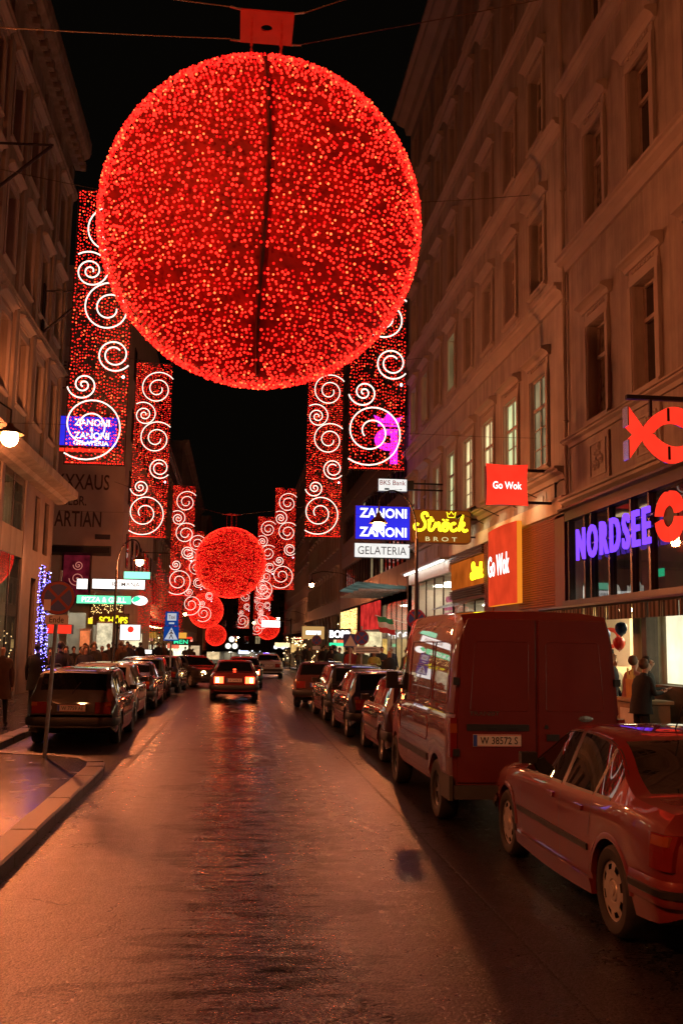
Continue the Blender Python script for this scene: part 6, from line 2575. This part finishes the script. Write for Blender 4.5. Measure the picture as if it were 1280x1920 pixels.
lb('light_box_sign', 'warm lit shop window far on the left beneath the amber fascia', -6.6, -4.4, .6, 1.7, 97.0, E_WIN, d=.2)
gl_ = thing('globe_lamp', 'cluster of three white globe lamps far along the left kerb', 'street lamp', (-.45, 150, -1.5))
MB().tube([(0, 0, 0), (0, 0, 3.2)], .06, 8).build('pole', M_DARKMETAL, gl_)
E_GLOBE = emit('white_globe', (1, .95, .85), 1.6)
for x, z in ((0, 4.0), (-.5, 3.0), (.5, 3.0)):
    MB().ball((x, 0, z), .42, 14, 10).build('globe', E_GLOBE, gl_, smooth=80)
MB().tube([(-.5, 0, 2.6), (0, 0, 2.4), (.5, 0, 2.6)], .04, 6).build('arm', M_DARKMETAL, gl_)
g2 = thing('globe_lamp', 'row of bright white globe lamps low on the far right pavement', 'street lamp', (5.6, 112, -.7))
MB().tube([(0, 0, 0), (0, 0, 2.2)], .06, 8).build('pole', M_DARKMETAL, g2)
for x, z in ((-1.0, 2.3), (-.6, 2.45), (-.2, 2.3), (.25, 2.45), (.95, 2.4), (1.3, 2.6)):
    MB().ball((x, 0, z), .22, 10, 8).build('globe', emit('bright_globe', (.95, .92, 1), 3.5), g2, smooth=80)
MB().tube([(-1.1, 0, 2.1), (1.4, 0, 2.15)], .04, 6).build('arm', M_DARKMETAL, g2)

# flag on a slanted pole
fl = thing('flag', 'green white and red flag on a slanted pole over the right pavement', 'flag', (7.95, 44.6, 2.95))
MB().tube([(0, 0, 0), (-1.7, -.3, .38)], .02, 6).build('pole', M_WHITE, fl)
for k, m_ in enumerate((mat('flag_green', (.02, .22, .08), .8), mat('flag_white', (.55, .5, .45), .8), mat('flag_red', (.5, .03, .03), .8))):
    mb = MB()
    n = 6
    vs = []
    for i in range(n + 1):
        x = -1.62 + .72 * i / n
        for z in (0, 1):
            zz = .36 - .16 * i / n * .9 - (k + z) * .24 - .03 * math.sin(i * 1.7)
            vs.append((x + (k + z) * .05, -.28 + .05 * math.sin(i * 1.5 + k + z), zz))
    mb.add(vs, [(2 * i, 2 * i + 2, 2 * i + 3, 2 * i + 1) for i in range(n)])
    mb.build('stripe', m_, fl, smooth=60)

# ------------------------------------------------------------ traffic signs
M_SIGNR = mat('sign_red', (.22, .012, .012), .4, var=.06)
M_SIGNB = mat('sign_blue', (.02, .06, .28), .4, var=.06)
M_SIGNW = mat('sign_white', (.6, .6, .58), .4, var=.06)
M_SIGNBK = mat('sign_back_grey', (.25, .25, .25), .5, .5)

def post(root, h, r=.033, lean=0.0):
    MB().tube([(0, 0, 0), (lean, 0, h)], r, 8).build('pole', M_STEEL, root)

def no_stopping(root, x, z, r, y=.05):
    d = MB().lathe([(0.001, 0), (r, 0), (r + .008, .006), (r, .012), (0.001, .012)], 32, (x, y, z), 'y').build('disc', M_SIGNB, root)
    MB().lathe([(r * .82, .013), (r * .82, .016), (r * .995, .016), (r * .995, .013)], 32, (x, y, z), 'y').build('red_border', M_SIGNR, d)
    for k, s in enumerate((1, -1)):
        c = .7071
        L, w = r * .83, r * .085
        pts = [(x + L * c * a - s * w * c * b, z + s * L * c * a + w * c * b) for a, b in ((-1, -1), (1, -1), (1, 1), (-1, 1))]
        MB().prism(pts, y + .0125 + .002 * k, y + .015 + .0025 * k).build('red_bar', M_SIGNR, d)
    return d

s1 = thing('no_stopping_sign', 'leaning no stopping sign with a sticker on the near left pavement corner', 'traffic sign', (-2.98, 16.65, KH), PI)
post(s1, 3.0, .033, -.10)
d = no_stopping(s1, -.09, 2.55, .27)
MB().box(.02, .13, .068, .071, 2.34, 2.52).build('sticker', M_WHITE, d)
pz = MB().box(-.27, .10, .045, .06, 2.12, 2.27).build('extra_plate', M_SIGNW, s1)
lettering(pz, 'Ende', -.085, 2.195, .061, M_GREYTXT, .23, .10, .003, .006)
MB().box(-.115, -.03, -.04, .045, 2.3, 2.34).build('clamp', M_STEEL, s1)

M_SIGNBL = emit('glowing_sign_blue', (.015, .10, .55), .42)  # emission put into the sign colours to brighten these two panels
M_SIGNWL = emit('glowing_sign_white', (.9, .92, 1.0), .55)
s2 = thing('pedestrian_crossing_sign', 'blue crossing sign with a walking figure in a white triangle, under a taxi sign', 'traffic sign', (-2.42, 38.6, 0), PI)
post(s2, 3.2, .035)
f = MB().box(-.285, .285, .04, .055, 2.03, 2.58).build('panel', M_SIGNBL, s2)
MB().prism([(-.25, 2.08), (.25, 2.08), (0, 2.54)], .0555, .058).build('white_triangle', M_SIGNWL, f)
mb = MB()
mb.lathe([(0.001, .0605), (.026, .0605), (.026, .058)], 10, (0, 0, 2.42), 'y')
for a, b in (((0, 2.40), (.0, 2.26)), ((0, 2.26), (.07, 2.11)), ((0, 2.26), (-.07, 2.11)), ((0, 2.37), (.075, 2.28)), ((0, 2.37), (-.07, 2.29))):
    v = Vector((b[0] - a[0], b[1] - a[1]))
    nn = Vector((-v.y, v.x)).normalized() * .016
    mb.prism([(a[0] + nn.x, a[1] + nn.y), (b[0] + nn.x, b[1] + nn.y), (b[0] - nn.x, b[1] - nn.y), (a[0] - nn.x, a[1] - nn.y)], .0585, .0605)
mb.build('walking_figure', M_TRIM, f)
f = MB().box(-.25, .25, .04, .055, 2.60, 3.14).build('taxi_panel', M_SIGNBL, s2)
MB().box(-.17, .17, .0555, .058, 2.80, 3.08).build('white_field', M_SIGNWL, f)
lettering(f, 'Taxi', 0, 2.94, .0585, M_GREYTXT, .24, .14, .002, .006)
MB().box(-.1, .1, .0555, .058, 2.67, 2.73).build('white_arrow', M_SIGNWL, f)

s3 = thing('no_stopping_sign', 'no stopping sign on the right pavement beside a blue triangle sign', 'traffic sign', (4.96, 38.9, KH), PI)
post(s3, 2.6)
no_stopping(s3, .0, 2.14, .28)
mbx = MB().box(-.75, .30, .02, .035, 1.55, 1.80).build('extra_plate', M_SIGNW, s3)
mb = MB()
for r_ in range(3):
    mb.box(-.68 + .05 * r_, .22, .0355, .037, 1.60 + r_ * .06, 1.625 + r_ * .06)
mb.build('print_line', M_GREYTXT, mbx)
s4 = thing('pedestrian_crossing_sign', 'blue sign with a white triangle just left of the right no stopping sign', 'traffic sign', (4.55, 39.2, 0), PI)
post(s4, 2.45)
f = MB().box(-.28, .28, .04, .055, 1.9, 2.42).build('panel', M_SIGNB, s4)
MB().prism([(-.24, 1.94), (.24, 1.94), (0, 2.38)], .0555, .058).build('white_triangle', M_SIGNW, f)
s5 = thing('no_stopping_sign', 'farther no stopping sign with a white plate at the right kerb', 'traffic sign', (4.75, 58.0, KH), PI)
post(s5, 2.5)
no_stopping(s5, 0, 2.1, .28)
MB().box(-.22, .22, .04, .055, 1.55, 1.75).build('extra_plate', M_SIGNW, s5)
s6 = thing('no_stopping_sign', 'blue and red round sign partly hidden behind the roof of the van', 'traffic sign', (5.05, 27.6, KH), PI)
post(s6, 3.0)
no_stopping(s6, 0, 2.62, .27)

# poles wrapped with blue fairy lights
for (x, y, zt, zb_, lb_) in ((-5.15, 27.0, 3.95, 1.2, 'left pole wrapped in a helix of blue fairy lights behind the no stopping sign'), (-4.86, 26.2, 3.75, .8, 'right pole wrapped in a helix of blue fairy lights behind the no stopping sign')):
    b = thing('wrapped_pole', lb_, 'pole', (x, y, KH), 0, 'poles wrapped in blue fairy lights')
    MB().tube([(0, 0, 0), (0, 0, zt - KH)], .03, 8).build('pole', M_DARKMETAL, b)
    P_, n = [], 230
    for k in range(n):
        z = zb_ + (zt - zb_) * k / n - KH
        an = k * .75
        rr = .055 + rng.uniform(0, .035)
        P_.append((rr * math.cos(an), rr * math.sin(an), z + rng.normal(0, .02)))
    kind(obj('bulbs', bulbs_mesh('bulbs', P_, rng.uniform(.008, .016, n), [0 if q < .9 else 1 for q in rng.random(n)], [E_BLUEL, emit('pale_blue_fairy_light', (.5, .5, 1.0), 8)]), b), 'stuff')

# lit glass showcases and shop windows standing along the pavements
for (x, y, w_, h_, rz, m_, lb_) in (
        (6.6, 47.5, .9, 2.6, PI, emit('lit_showcase_cream', (1, .82, .45), 1.0, var=.4, scale=4), 'tall cream lit glass showcase under the flag on the right pavement'),
        (7.45, 51.0, .8, 2.3, PI, emit('lit_showcase_amber', (1, .60, .15), .9, var=.4, scale=4), 'amber lit glass showcase beside the cream one on the right pavement'),
        (7.4, 71.0, .8, 2.4, PI, emit('lit_showcase_cream', (1, .82, .45), 1.0, var=.4, scale=4), 'cream lit glass showcase far along the right pavement'),
        (-7.0, 55.0, .9, 2.9, PI, emit('lit_showcase_pale', (.95, .80, .5), .9, var=.4, scale=4), 'pale lit glass showcase on the left pavement behind the crowd'),
        (-6.9, 47.2, .5, 2.4, PI, emit('lit_showcase_orange', (1, .25, .08), .9, var=.3, scale=4), 'narrow orange lit panel on the left pavement behind the crowd')):
    t = thing('showcase', lb_, 'showcase', (x, y, KH), rz)
    MB().box(-w_ / 2, w_ / 2, -.15, .15, 0, .35).build('plinth', M_DARKMETAL, t)
    MB().box(-w_ / 2 + .03, w_ / 2 - .03, -.1, .1, .36, h_ - .1).build('lit_display', m_, t)
    mb = MB()
    for sx in (-1, 1):
        mb.box(sx * (w_ / 2 - .012) - .012, sx * (w_ / 2 - .012) + .012, .105, .15, .355, h_ - .1)
    mb.box(-w_ / 2, w_ / 2, -.15, .15, h_ - .095, h_)
    mb.build('frame', M_STEEL, t)
    MB().quad((-w_ / 2 + .03, .14, .36), (w_ / 2 - .03, .14, .36), (w_ / 2 - .03, .14, h_ - .1), (-w_ / 2 + .03, .14, h_ - .1)).build('pane', G_CLEAR, t)
far_s = [(5.0, 105, 2.2, 1.6, .5, (1, .75, .35), 1.6, 'warm lit strip sign far along the right, level with the globe lamps'),
         (6.3, 100, 1.6, 1.4, .9, (1, .6, .2), .8, 'amber lit window far along the right pavement'),
         (3.3, 160, .6, .7, .5, (.7, 1, .35), 2.2, 'lime green lit sign low over the end of the street'),
         (2.0, 165, .2, .9, .6, (.6, .65, 1), 2.2, 'pale blue lit sign low over the end of the street'),
         (-2.9, 140, .9, 1.8, 1.1, (1, .72, .38), .8, 'pale lit shop window low on the far left'),
         (-5.2, 120, 1.0, 2.2, 1.5, (1, .7, .4), .7, 'wide lit shop window under the low red ball on the left'),
         (-5.0, 104, 2.6, 1.4, .35, (1, .3, .2), 1.3, 'thin pinkish lit strip over the far left shop'),
         (7.2, 66, 2.0, .9, .5, (1, .2, .1), 1.0, 'small red lit sign beside the black sign with white capitals'),
         (-4.6, 76, 1.5, .9, .4, (1, .2, .1), .9, 'small red lit strip under the red net'),
         (-6.4, 64, 1.6, 1.2, .9, (1, .82, .5), 1.0, 'warm lit door window left behind the crowd near the white signs')]
for (x, y, z, w_, h_, c_, e_, lb_) in far_s:
    lb('light_box_sign', lb_, x - w_ / 2, x + w_ / 2, z + gz(y), z + h_ + gz(y), y, emit('far_sign_%d' % y, c_, e_, var=.3, scale=2), d=.15)

# random bulbs added as blurred points of light far down both sides
for (x0, x1, y0, y1, z0, z1, n_, m_, lb_) in (
        (5.2, 7.6, 84, 118, .6, 3.4, 70, emit('small_warm_light', (1, .66, .28), 5.0), 'scatter of small warm shop lights far along the right'),
        (-6.6, -4.6, 78, 125, .4, 3.0, 60, emit('small_warm_light', (1, .66, .28), 5.0), 'scatter of small warm shop lights far along the left'),
        (.6, 5.5, 150, 170, -.6, 2.2, 36, emit('small_pale_light', (.9, .9, 1), 5.0), 'scatter of small pale lights at the end of the street')):
    t = thing('far_light_scatter', lb_, 'light string', ((x0 + x1) / 2, y0, 0))
    P_ = [(rng.uniform(x0, x1) - (x0 + x1) / 2, rng.uniform(0, y1 - y0), rng.uniform(z0, z1) + gz(y1) * .7) for _ in range(n_)]
    P_.sort(key=lambda q: q[1])
    kind(obj('bulbs', bulbs_mesh('bulbs', P_, rng.uniform(.03, .10, n_), [0] * n_, [m_]), t), 'stuff')
    MB().tube(P_, .006, 4).build('cable', M_DARKMETAL, t)
# ------------------------------------------------------------ people
M_SKIN = mat('skin', (.42, .24, .16), .55, var=.08)
M_SHOE = mat('shoe_leather', (.02, .017, .015), .5, var=.1)
HAIRM = [mat('dark_hair', (.02, .013, .009), .6, var=.3, scale=30), mat('brown_hair', (.09, .045, .02), .6, var=.3, scale=30), mat('grey_hair', (.3, .28, .26), .6, var=.2, scale=30), mat('fair_hair', (.35, .22, .10), .6, var=.3, scale=30)]
COATM = {n: mat('cloth_' + n, c, .85, var=.2, scale=9, bump=.3, bscale=25) for n, c in dict(
    black=(.012, .012, .013), brown=(.085, .045, .025), navy=(.015, .018, .035), red=(.22, .02, .02), green=(.03, .055, .035), olive=(.10, .10, .05), tan=(.24, .16, .10), grey=(.08, .08, .08), teal=(.05, .12, .10), yellow=(.30, .30, .06), pink=(.30, .12, .10), cream=(.45, .40, .32)).items()}
TROUM = {n: mat('trouser_' + n, c, .85, var=.2, scale=9) for n, c in dict(black=(.012, .012, .012), jean=(.03, .04, .075), grey=(.05, .05, .05)).items()}


def person_mesh(stride, arms, lean=0.0, long_coat=True, heavy=1.0):
    """one continuous body; faces +y. arms: 'walk', 'hang', 'front'"""
    V, E, RR, T = [], [], [], []

    def add(p, r, tag_, prev=None):
        V.append(Vector(p))
        RR.append(r)
        T.append(tag_)
        i = len(V) - 1
        if prev is not None:
            E.append((prev, i))
        return i
    hz = .92
    pel = add((0, 0, hz), .145 * heavy, 'coat')
    w1 = add((0, lean * .3, hz + .16), .14 * heavy, 'coat', pel)
    ch = add((0, lean * .7, hz + .36), .155 * heavy, 'coat', w1)
    up_ = add((0, lean * .9, hz + .50), .12, 'coat', ch)
    nk = add((0, lean * 1.05 + .01, hz + .575), .055, 'skin', up_)
    hd0 = add((0, lean * 1.15 + .025, hz + .64), .072, 'skin', nk)
    hd1 = add((0, lean * 1.2 + .03, hz + .72), .095, 'skin', hd0)
    hd2 = add((0, lean * 1.2 + .015, hz + .80), .078, 'skin', hd1)
    nose = add((0, lean * 1.2 + .135, hz + .705), .014, 'skin', hd1)
    for s in (-1, 1):
        st = stride * s
        hip = add((s * .095, 0, hz - .07), .10 * heavy, 'coat' if long_coat else 'leg', pel)
        kn = add((s * .10, st * .20 + .03, hz - .44), .062, 'leg', hip)
        an = add((s * .10, st * .36 - (.05 if st < 0 else 0), .09 + (.05 if st < 0 else 0)), .042, 'leg', kn)
        heel = add((s * .10, st * .36 - (.07 if st < 0 else .03), .045 + (.04 if st < 0 else 0)), .04, 'shoe', an)
        toe = add((s * .115, st * .36 + .15, .03), .034, 'shoe', heel)
        sh = add((s * .19, lean * .9, hz + .485), .068, 'coat', up_)
        if arms == 'walk':
            el = (s * .245, lean * .6 - st * .16 - .03, hz + .20)
            wr = (s * .25, lean * .5 - st * .26 + .07, hz - .03)
        elif arms == 'front':
            el = (s * .25, lean * .7 + .06, hz + .22)
            wr = (s * .12, lean * .7 + .29, hz + .25)
        else:
            el = (s * .25, lean * .7 - .02, hz + .20)
            wr = (s * .245, lean * .6 + .03, hz - .05)
        ei = add(el, .055, 'coat', sh)
        wi = add(wr, .040, 'coat', ei)
        d = (Vector(wr) - Vector(el)).normalized()
        palm = add(Vector(wr) + d * .06, .032, 'skin', wi)
        base = Vector(wr) + d * .095
        side_ = d.cross(Vector((0, 0, 1)))
        if side_.length < .2:
            side_ = Vector((0, 1, 0))
        side_.normalize()
        curl = side_.cross(d).normalized()
        for k in range(4):
            f0 = add(base + side_ * (.024 * (1.5 - k)), .0095, 'skin', palm)
            ln = (.042, .05, .047, .036)[k]
            f1 = add(V[f0] + d * ln * .9 + curl * .008, .009, 'skin', f0)
            add(V[f1] + d * ln * .6 + curl * .024, .0085, 'skin', f1)
        th = add(Vector(wr) + d * .055 + side_ * .042, .0105, 'skin', palm)
        add(V[th] + d * .045 + side_ * .012 + curl * .015, .0095, 'skin', th)
    me = bpy.data.meshes.new('person')
    me.from_pydata([tuple(v) for v in V], E, [])
    o = bpy.data.objects.new('person', me)
    COL.objects.link(o)
    md = o.modifiers.new('skin', 'SKIN')
    md.branch_smoothing = .6
    if not me.skin_vertices:
        bpy.context.view_layer.update()
    for i, sv in enumerate(me.skin_vertices[0].data):
        sv.radius = (RR[i], RR[i] * (.78 if T[i] == 'coat' and RR[i] > .11 else 1.0))
        sv.use_root = (i == 0)
    ss = o.modifiers.new('sub', 'SUBSURF')
    ss.levels = 1
    dg = bpy.context.evaluated_depsgraph_get()
    out = bpy.data.meshes.new_from_object(o.evaluated_get(dg))
    bpy.data.objects.remove(o)
    bpy.data.meshes.remove(me)
    n = len(out.polygons)
    Vn = np.array([tuple(v) for v in V])
    cen = np.empty(n * 3)
    out.polygons.foreach_get('center', cen)
    cen = cen.reshape(-1, 3)
    Rn = np.array(RR)
    dd = np.linalg.norm(cen[:, None] - Vn[None], axis=2) - Rn[None]
    near = dd.argmin(1)
    mi = np.array([{'skin': 0, 'coat': 1, 'leg': 2, 'shoe': 3}[t] for t in T])[near]
    out.polygons.foreach_set('material_index', mi.astype(np.int32))
    out.shade_smooth()
    return out, V


def coat_mesh(V, stride, lean, length, heavy):
    """open skirted coat round the trunk"""
    mb = MB()
    zs = [(1.46, .125, .085), (1.40, .205, .115), (1.28, .215, .145), (1.12, .185, .14), (.95, .195, .15), (.80, .21, .165), (length, .225, .19)]
    n = 18
    vs, fs = [], []
    for k, (z, a, b) in enumerate(zs):
        yo = lean * max(0, (z - .92) / .55)
        for i in range(n):
            an = 2 * PI * i / n
            w = 1 + (.03 * math.sin(3 * an + k) if k > 3 else 0)
            vs.append((a * heavy * w * math.cos(an), yo + b * heavy * w * math.sin(an), z))
    for k in range(len(zs) - 1):
        for i in range(n):
            j = (i + 1) % n
            fs.append((k * n + i, k * n + j, (k + 1) * n + j, (k + 1) * n + i))
    mb.add(vs, fs)
    return mb


def hair_mesh(lean, style):
    mb = MB()
    c = (0, lean * 1.2 + .005, 1.655)
    mb.ball((c[0], c[1] - .015, c[2] + .015), .097, 14, 9, sx=.90, sy=1.08, sz=1.05)
    if style == 'long':
        mb.ball((c[0], c[1] - .05, c[2] - .09), .10, 12, 8, sx=.95, sy=.7, sz=1.5)
    elif style == 'cap':
        mb.lathe([(0.001, .125), (.07, .115), (.112, .05), (.115, .0), (.118, -.03)], 16, (c[0], c[1], c[2]))
    # clear the face side
    mb.v = [(x, min(y, c[1] + .03 + .4 * max(0, z - c[2] - .03)), z) for x, y, z in mb.v]
    return mb


VARS = {}
def variant(stride, arms, lean, long_coat, heavy):
    k = (stride, arms, lean, long_coat, heavy)
    if k not in VARS:
        VARS[k] = person_mesh(*k)
    return VARS[k]


def person(label, x, y, head, coat='black', tro='black', hair=0, style='short', stride=.5, arms='walk', lean=.03, long_coat=True, heavy=1.0, h=1.72, z=None, group=None, skin_head=False):
    src, V = variant(stride, arms, lean, long_coat, heavy)
    me = src.copy()
    for m_ in (M_SKIN, COATM[coat], TROUM[tro], M_SHOE):
        me.materials.append(m_)
    if z is None:
        z = gz(y) + (KH if (x < -4.45 or x > 4.95) else 0)
    root = thing('person', label, 'person', (x, y, z), head, group)
    k = h / 1.75
    root.scale = (k, k, k)
    obj('body', me, root)
    coat_mesh(V, stride, lean, .58 if long_coat else .80, heavy).build('coat', COATM[coat], root, smooth=60)
    if not skin_head:
        hair_mesh(lean, style).build('hair' if style != 'cap' else 'cap', HAIRM[hair] if style != 'cap' else COATM[coat], root, smooth=70)
    mb = MB()
    for s in (-1, 1):
        mb.ball((s * .033, lean * 1.2 + .112, 1.655), .011, 6, 4)
    mb.build('eyes', M_TRIM, root)
    return root


AWAY, TOWARD = 0.0, PI
p = person('person in a brown coat walking away past the estate car, pale bare head', -5.05, 22.5, AWAY, 'brown', 'black', 2, 'short', .55, 'hang', .05, True, 1.12, 1.74, skin_head=True)
p = person('person in a black coat carrying a pale bag behind the brown coat', -5.0, 26.2, AWAY, 'black', 'black', 0, 'short', .4, 'hang', .03, True, 1.05, 1.76)
bag = thing('shopping_bag', 'pale shopping bag carried by the person in the black coat', 'bag', (-4.78, 26.2, .42))
MB().prism([(-.17, 0), (.17, 0), (.19, .40), (-.19, .40)], -.07, .07).build('bag_body', mat('bag_paper', (.34, .30, .24), .7, var=.15), bag)
MB().tube([(-.08, 0, .40), (-.05, 0, .53), (.05, 0, .53), (.08, 0, .40)], .008, 5).build('handle', M_TRIM, bag)
person('person in a long black coat close to the blue fairy light poles', -4.5, 26.6, AWAY, 'black', 'black', 0, 'short', .5, 'walk', .03, True, 1.1, 1.82)
GLc = 'pedestrians on the left pavement'
GRc = 'pedestrians on the right pavement'
person('person with dark hair coming towards the viewer past the light poles', -5.0, 30.5, TOWARD, 'black', 'jean', 0, 'long', .5, 'walk', .02, False, 1.0, 1.68, group=GLc)
person('person with a pale scarf bending over the silver estate car roof line', -4.6, 31.6, R(200), 'navy', 'black', 1, 'long', .3, 'walk', .06, True, 1.0, 1.68, group=GLc)
person('person with a pale face and dark coat, left of the black saloon', -4.65, 34.0, TOWARD, 'black', 'black', 1, 'short', .5, 'walk', .02, True, 1.05, 1.78, group=GLc)
person('person in a green jacket in the left crowd', -5.1, 37.0, TOWARD, 'green', 'black', 0, 'cap', .4, 'walk', .02, False, 1.0, 1.72, group=GLc)
person('person in an orange lit brown coat in the left crowd beside the shop doors', -5.6, 38.5, R(150), 'brown', 'jean', 1, 'short', .4, 'hang', .02, True, 1.0, 1.75, group=GLc)
rnd = random.Random(11)
cl = list(COATM)
def crowd(n, x0, x1, y0, y1, lab, grp):
    for k in range(n):
        nth = ('nearest', 'second', 'third', 'fourth', 'fifth', 'sixth', 'seventh', 'eighth', 'ninth', 'tenth', 'eleventh', 'twelfth', 'thirteenth', 'fourteenth', 'fifteenth', 'farthest')[k]
        coat_c = rnd.choice(['black', 'black', 'black', 'navy', 'brown', 'grey'])
        a, b, c_ = rnd.choice([(.5, 'walk', .03), (.35, 'walk', .02), (.5, 'hang', .04), (.1, 'front', .02)])
        person(coat_c + ' clad pedestrian, ' + nth + ' from the viewer in the ' + lab, rnd.uniform(x0, x1), y0 + (y1 - y0) * (k + rnd.random()) / n, rnd.choice([AWAY, TOWARD]) + rnd.uniform(-.4, .4), coat_c, rnd.choice(['black', 'jean', 'grey']), rnd.choice([0, 0, 1, 2]), rnd.choice(['short', 'short', 'long', 'cap']), a, b, c_, rnd.random() < .6, rnd.choice([1.0, 1.1]), rnd.uniform(1.62, 1.84), group=grp)
crowd(11, -6.3, -4.75, 28.5, 41, 'crowd behind the left parked cars', 'pedestrians behind the left parked cars')
crowd(16, -6.3, -4.7, 41, 58, 'crowd by the left shop signs', GLc)
crowd(14, -6.3, -3.2, 60, 92, 'far crowd under the red net', 'pedestrians far along the left kerb')
person('person in a dark green coat walking past the black cars, arm swinging back', 5.9, 33.5, R(40), 'green', 'black', 0, 'short', .55, 'walk', .06, True, 1.15, 1.80, group=GRc)
person('person with a tan jacket right behind the dark green coat', 6.9, 34.5, R(10), 'tan', 'jean', 1, 'short', .4, 'walk', .02, False, 1.1, 1.76, group=GRc)
person('person in a red jacket walking towards the viewer on the right pavement', 4.75, 40.5, TOWARD, 'red', 'black', 0, 'short', .5, 'walk', .02, False, 1.1, 1.78, z=KH, group=GRc)
person('person in an olive green jacket beside the one in red', 5.2, 40.2, TOWARD, 'olive', 'black', 0, 'short', .4, 'walk', .02, False, 1.1, 1.76, group=GRc)
person('person in a pale yellow green jacket left of the dark crowd', 5.55, 39.4, R(170), 'yellow', 'jean', 1, 'long', .4, 'front', .03, False, 1.05, 1.66, group=GRc)
person('person with fair hair in a black coat behind the parked estate car roof', 5.75, 36.8, R(190), 'black', 'black', 3, 'long', .3, 'hang', .05, True, 1.2, 1.66, group=GRc)
person('person in a teal jacket near the farther no stopping sign', 4.9, 46.5, TOWARD, 'teal', 'black', 0, 'short', .4, 'walk', .02, False, 1.05, 1.72, z=KH, group=GRc)
crowd(16, 5.0, 7.2, 42, 60, 'crowd below the warm net', GRc)
crowd(14, 4.2, 7.0, 62, 95, 'far right crowd', 'pedestrians far along the right kerb')
# at the restaurant
person('person in black with hands in front, nearest at the restaurant', 7.38, 17.45, R(250), 'black', 'black', 0, 'short', .15, 'front', .06, False, 1.2, 1.74)
person('person in a pinkish pale top with brown hair at the restaurant counter', 7.45, 18.2, R(285), 'pink', 'jean', 1, 'short', .1, 'front', .06, False, 1.1, 1.74)
person('fair haired person in a cream top standing in the restaurant doorway', 7.75, 19.9, R(200), 'cream', 'jean', 3, 'long', .1, 'hang', .02, False, 1.0, 1.70)
person('slim person in long black clothes beside the van at the restaurant', 7.05, 19.6, R(20), 'black', 'black', 0, 'long', .2, 'hang', .02, True, 1.0, 1.70)

person('tall person in a dark navy coat in the group beside the restaurant entrance', 7.3, 18.95, R(230), 'navy', 'black', 0, 'cap', .3, 'walk', .03, True, 1.15, 1.84)
person('person in a dark jacket farthest right at the restaurant counter', 7.0, 16.7, R(280), 'black', 'black', 1, 'short', .1, 'front', .08, False, 1.15, 1.70)
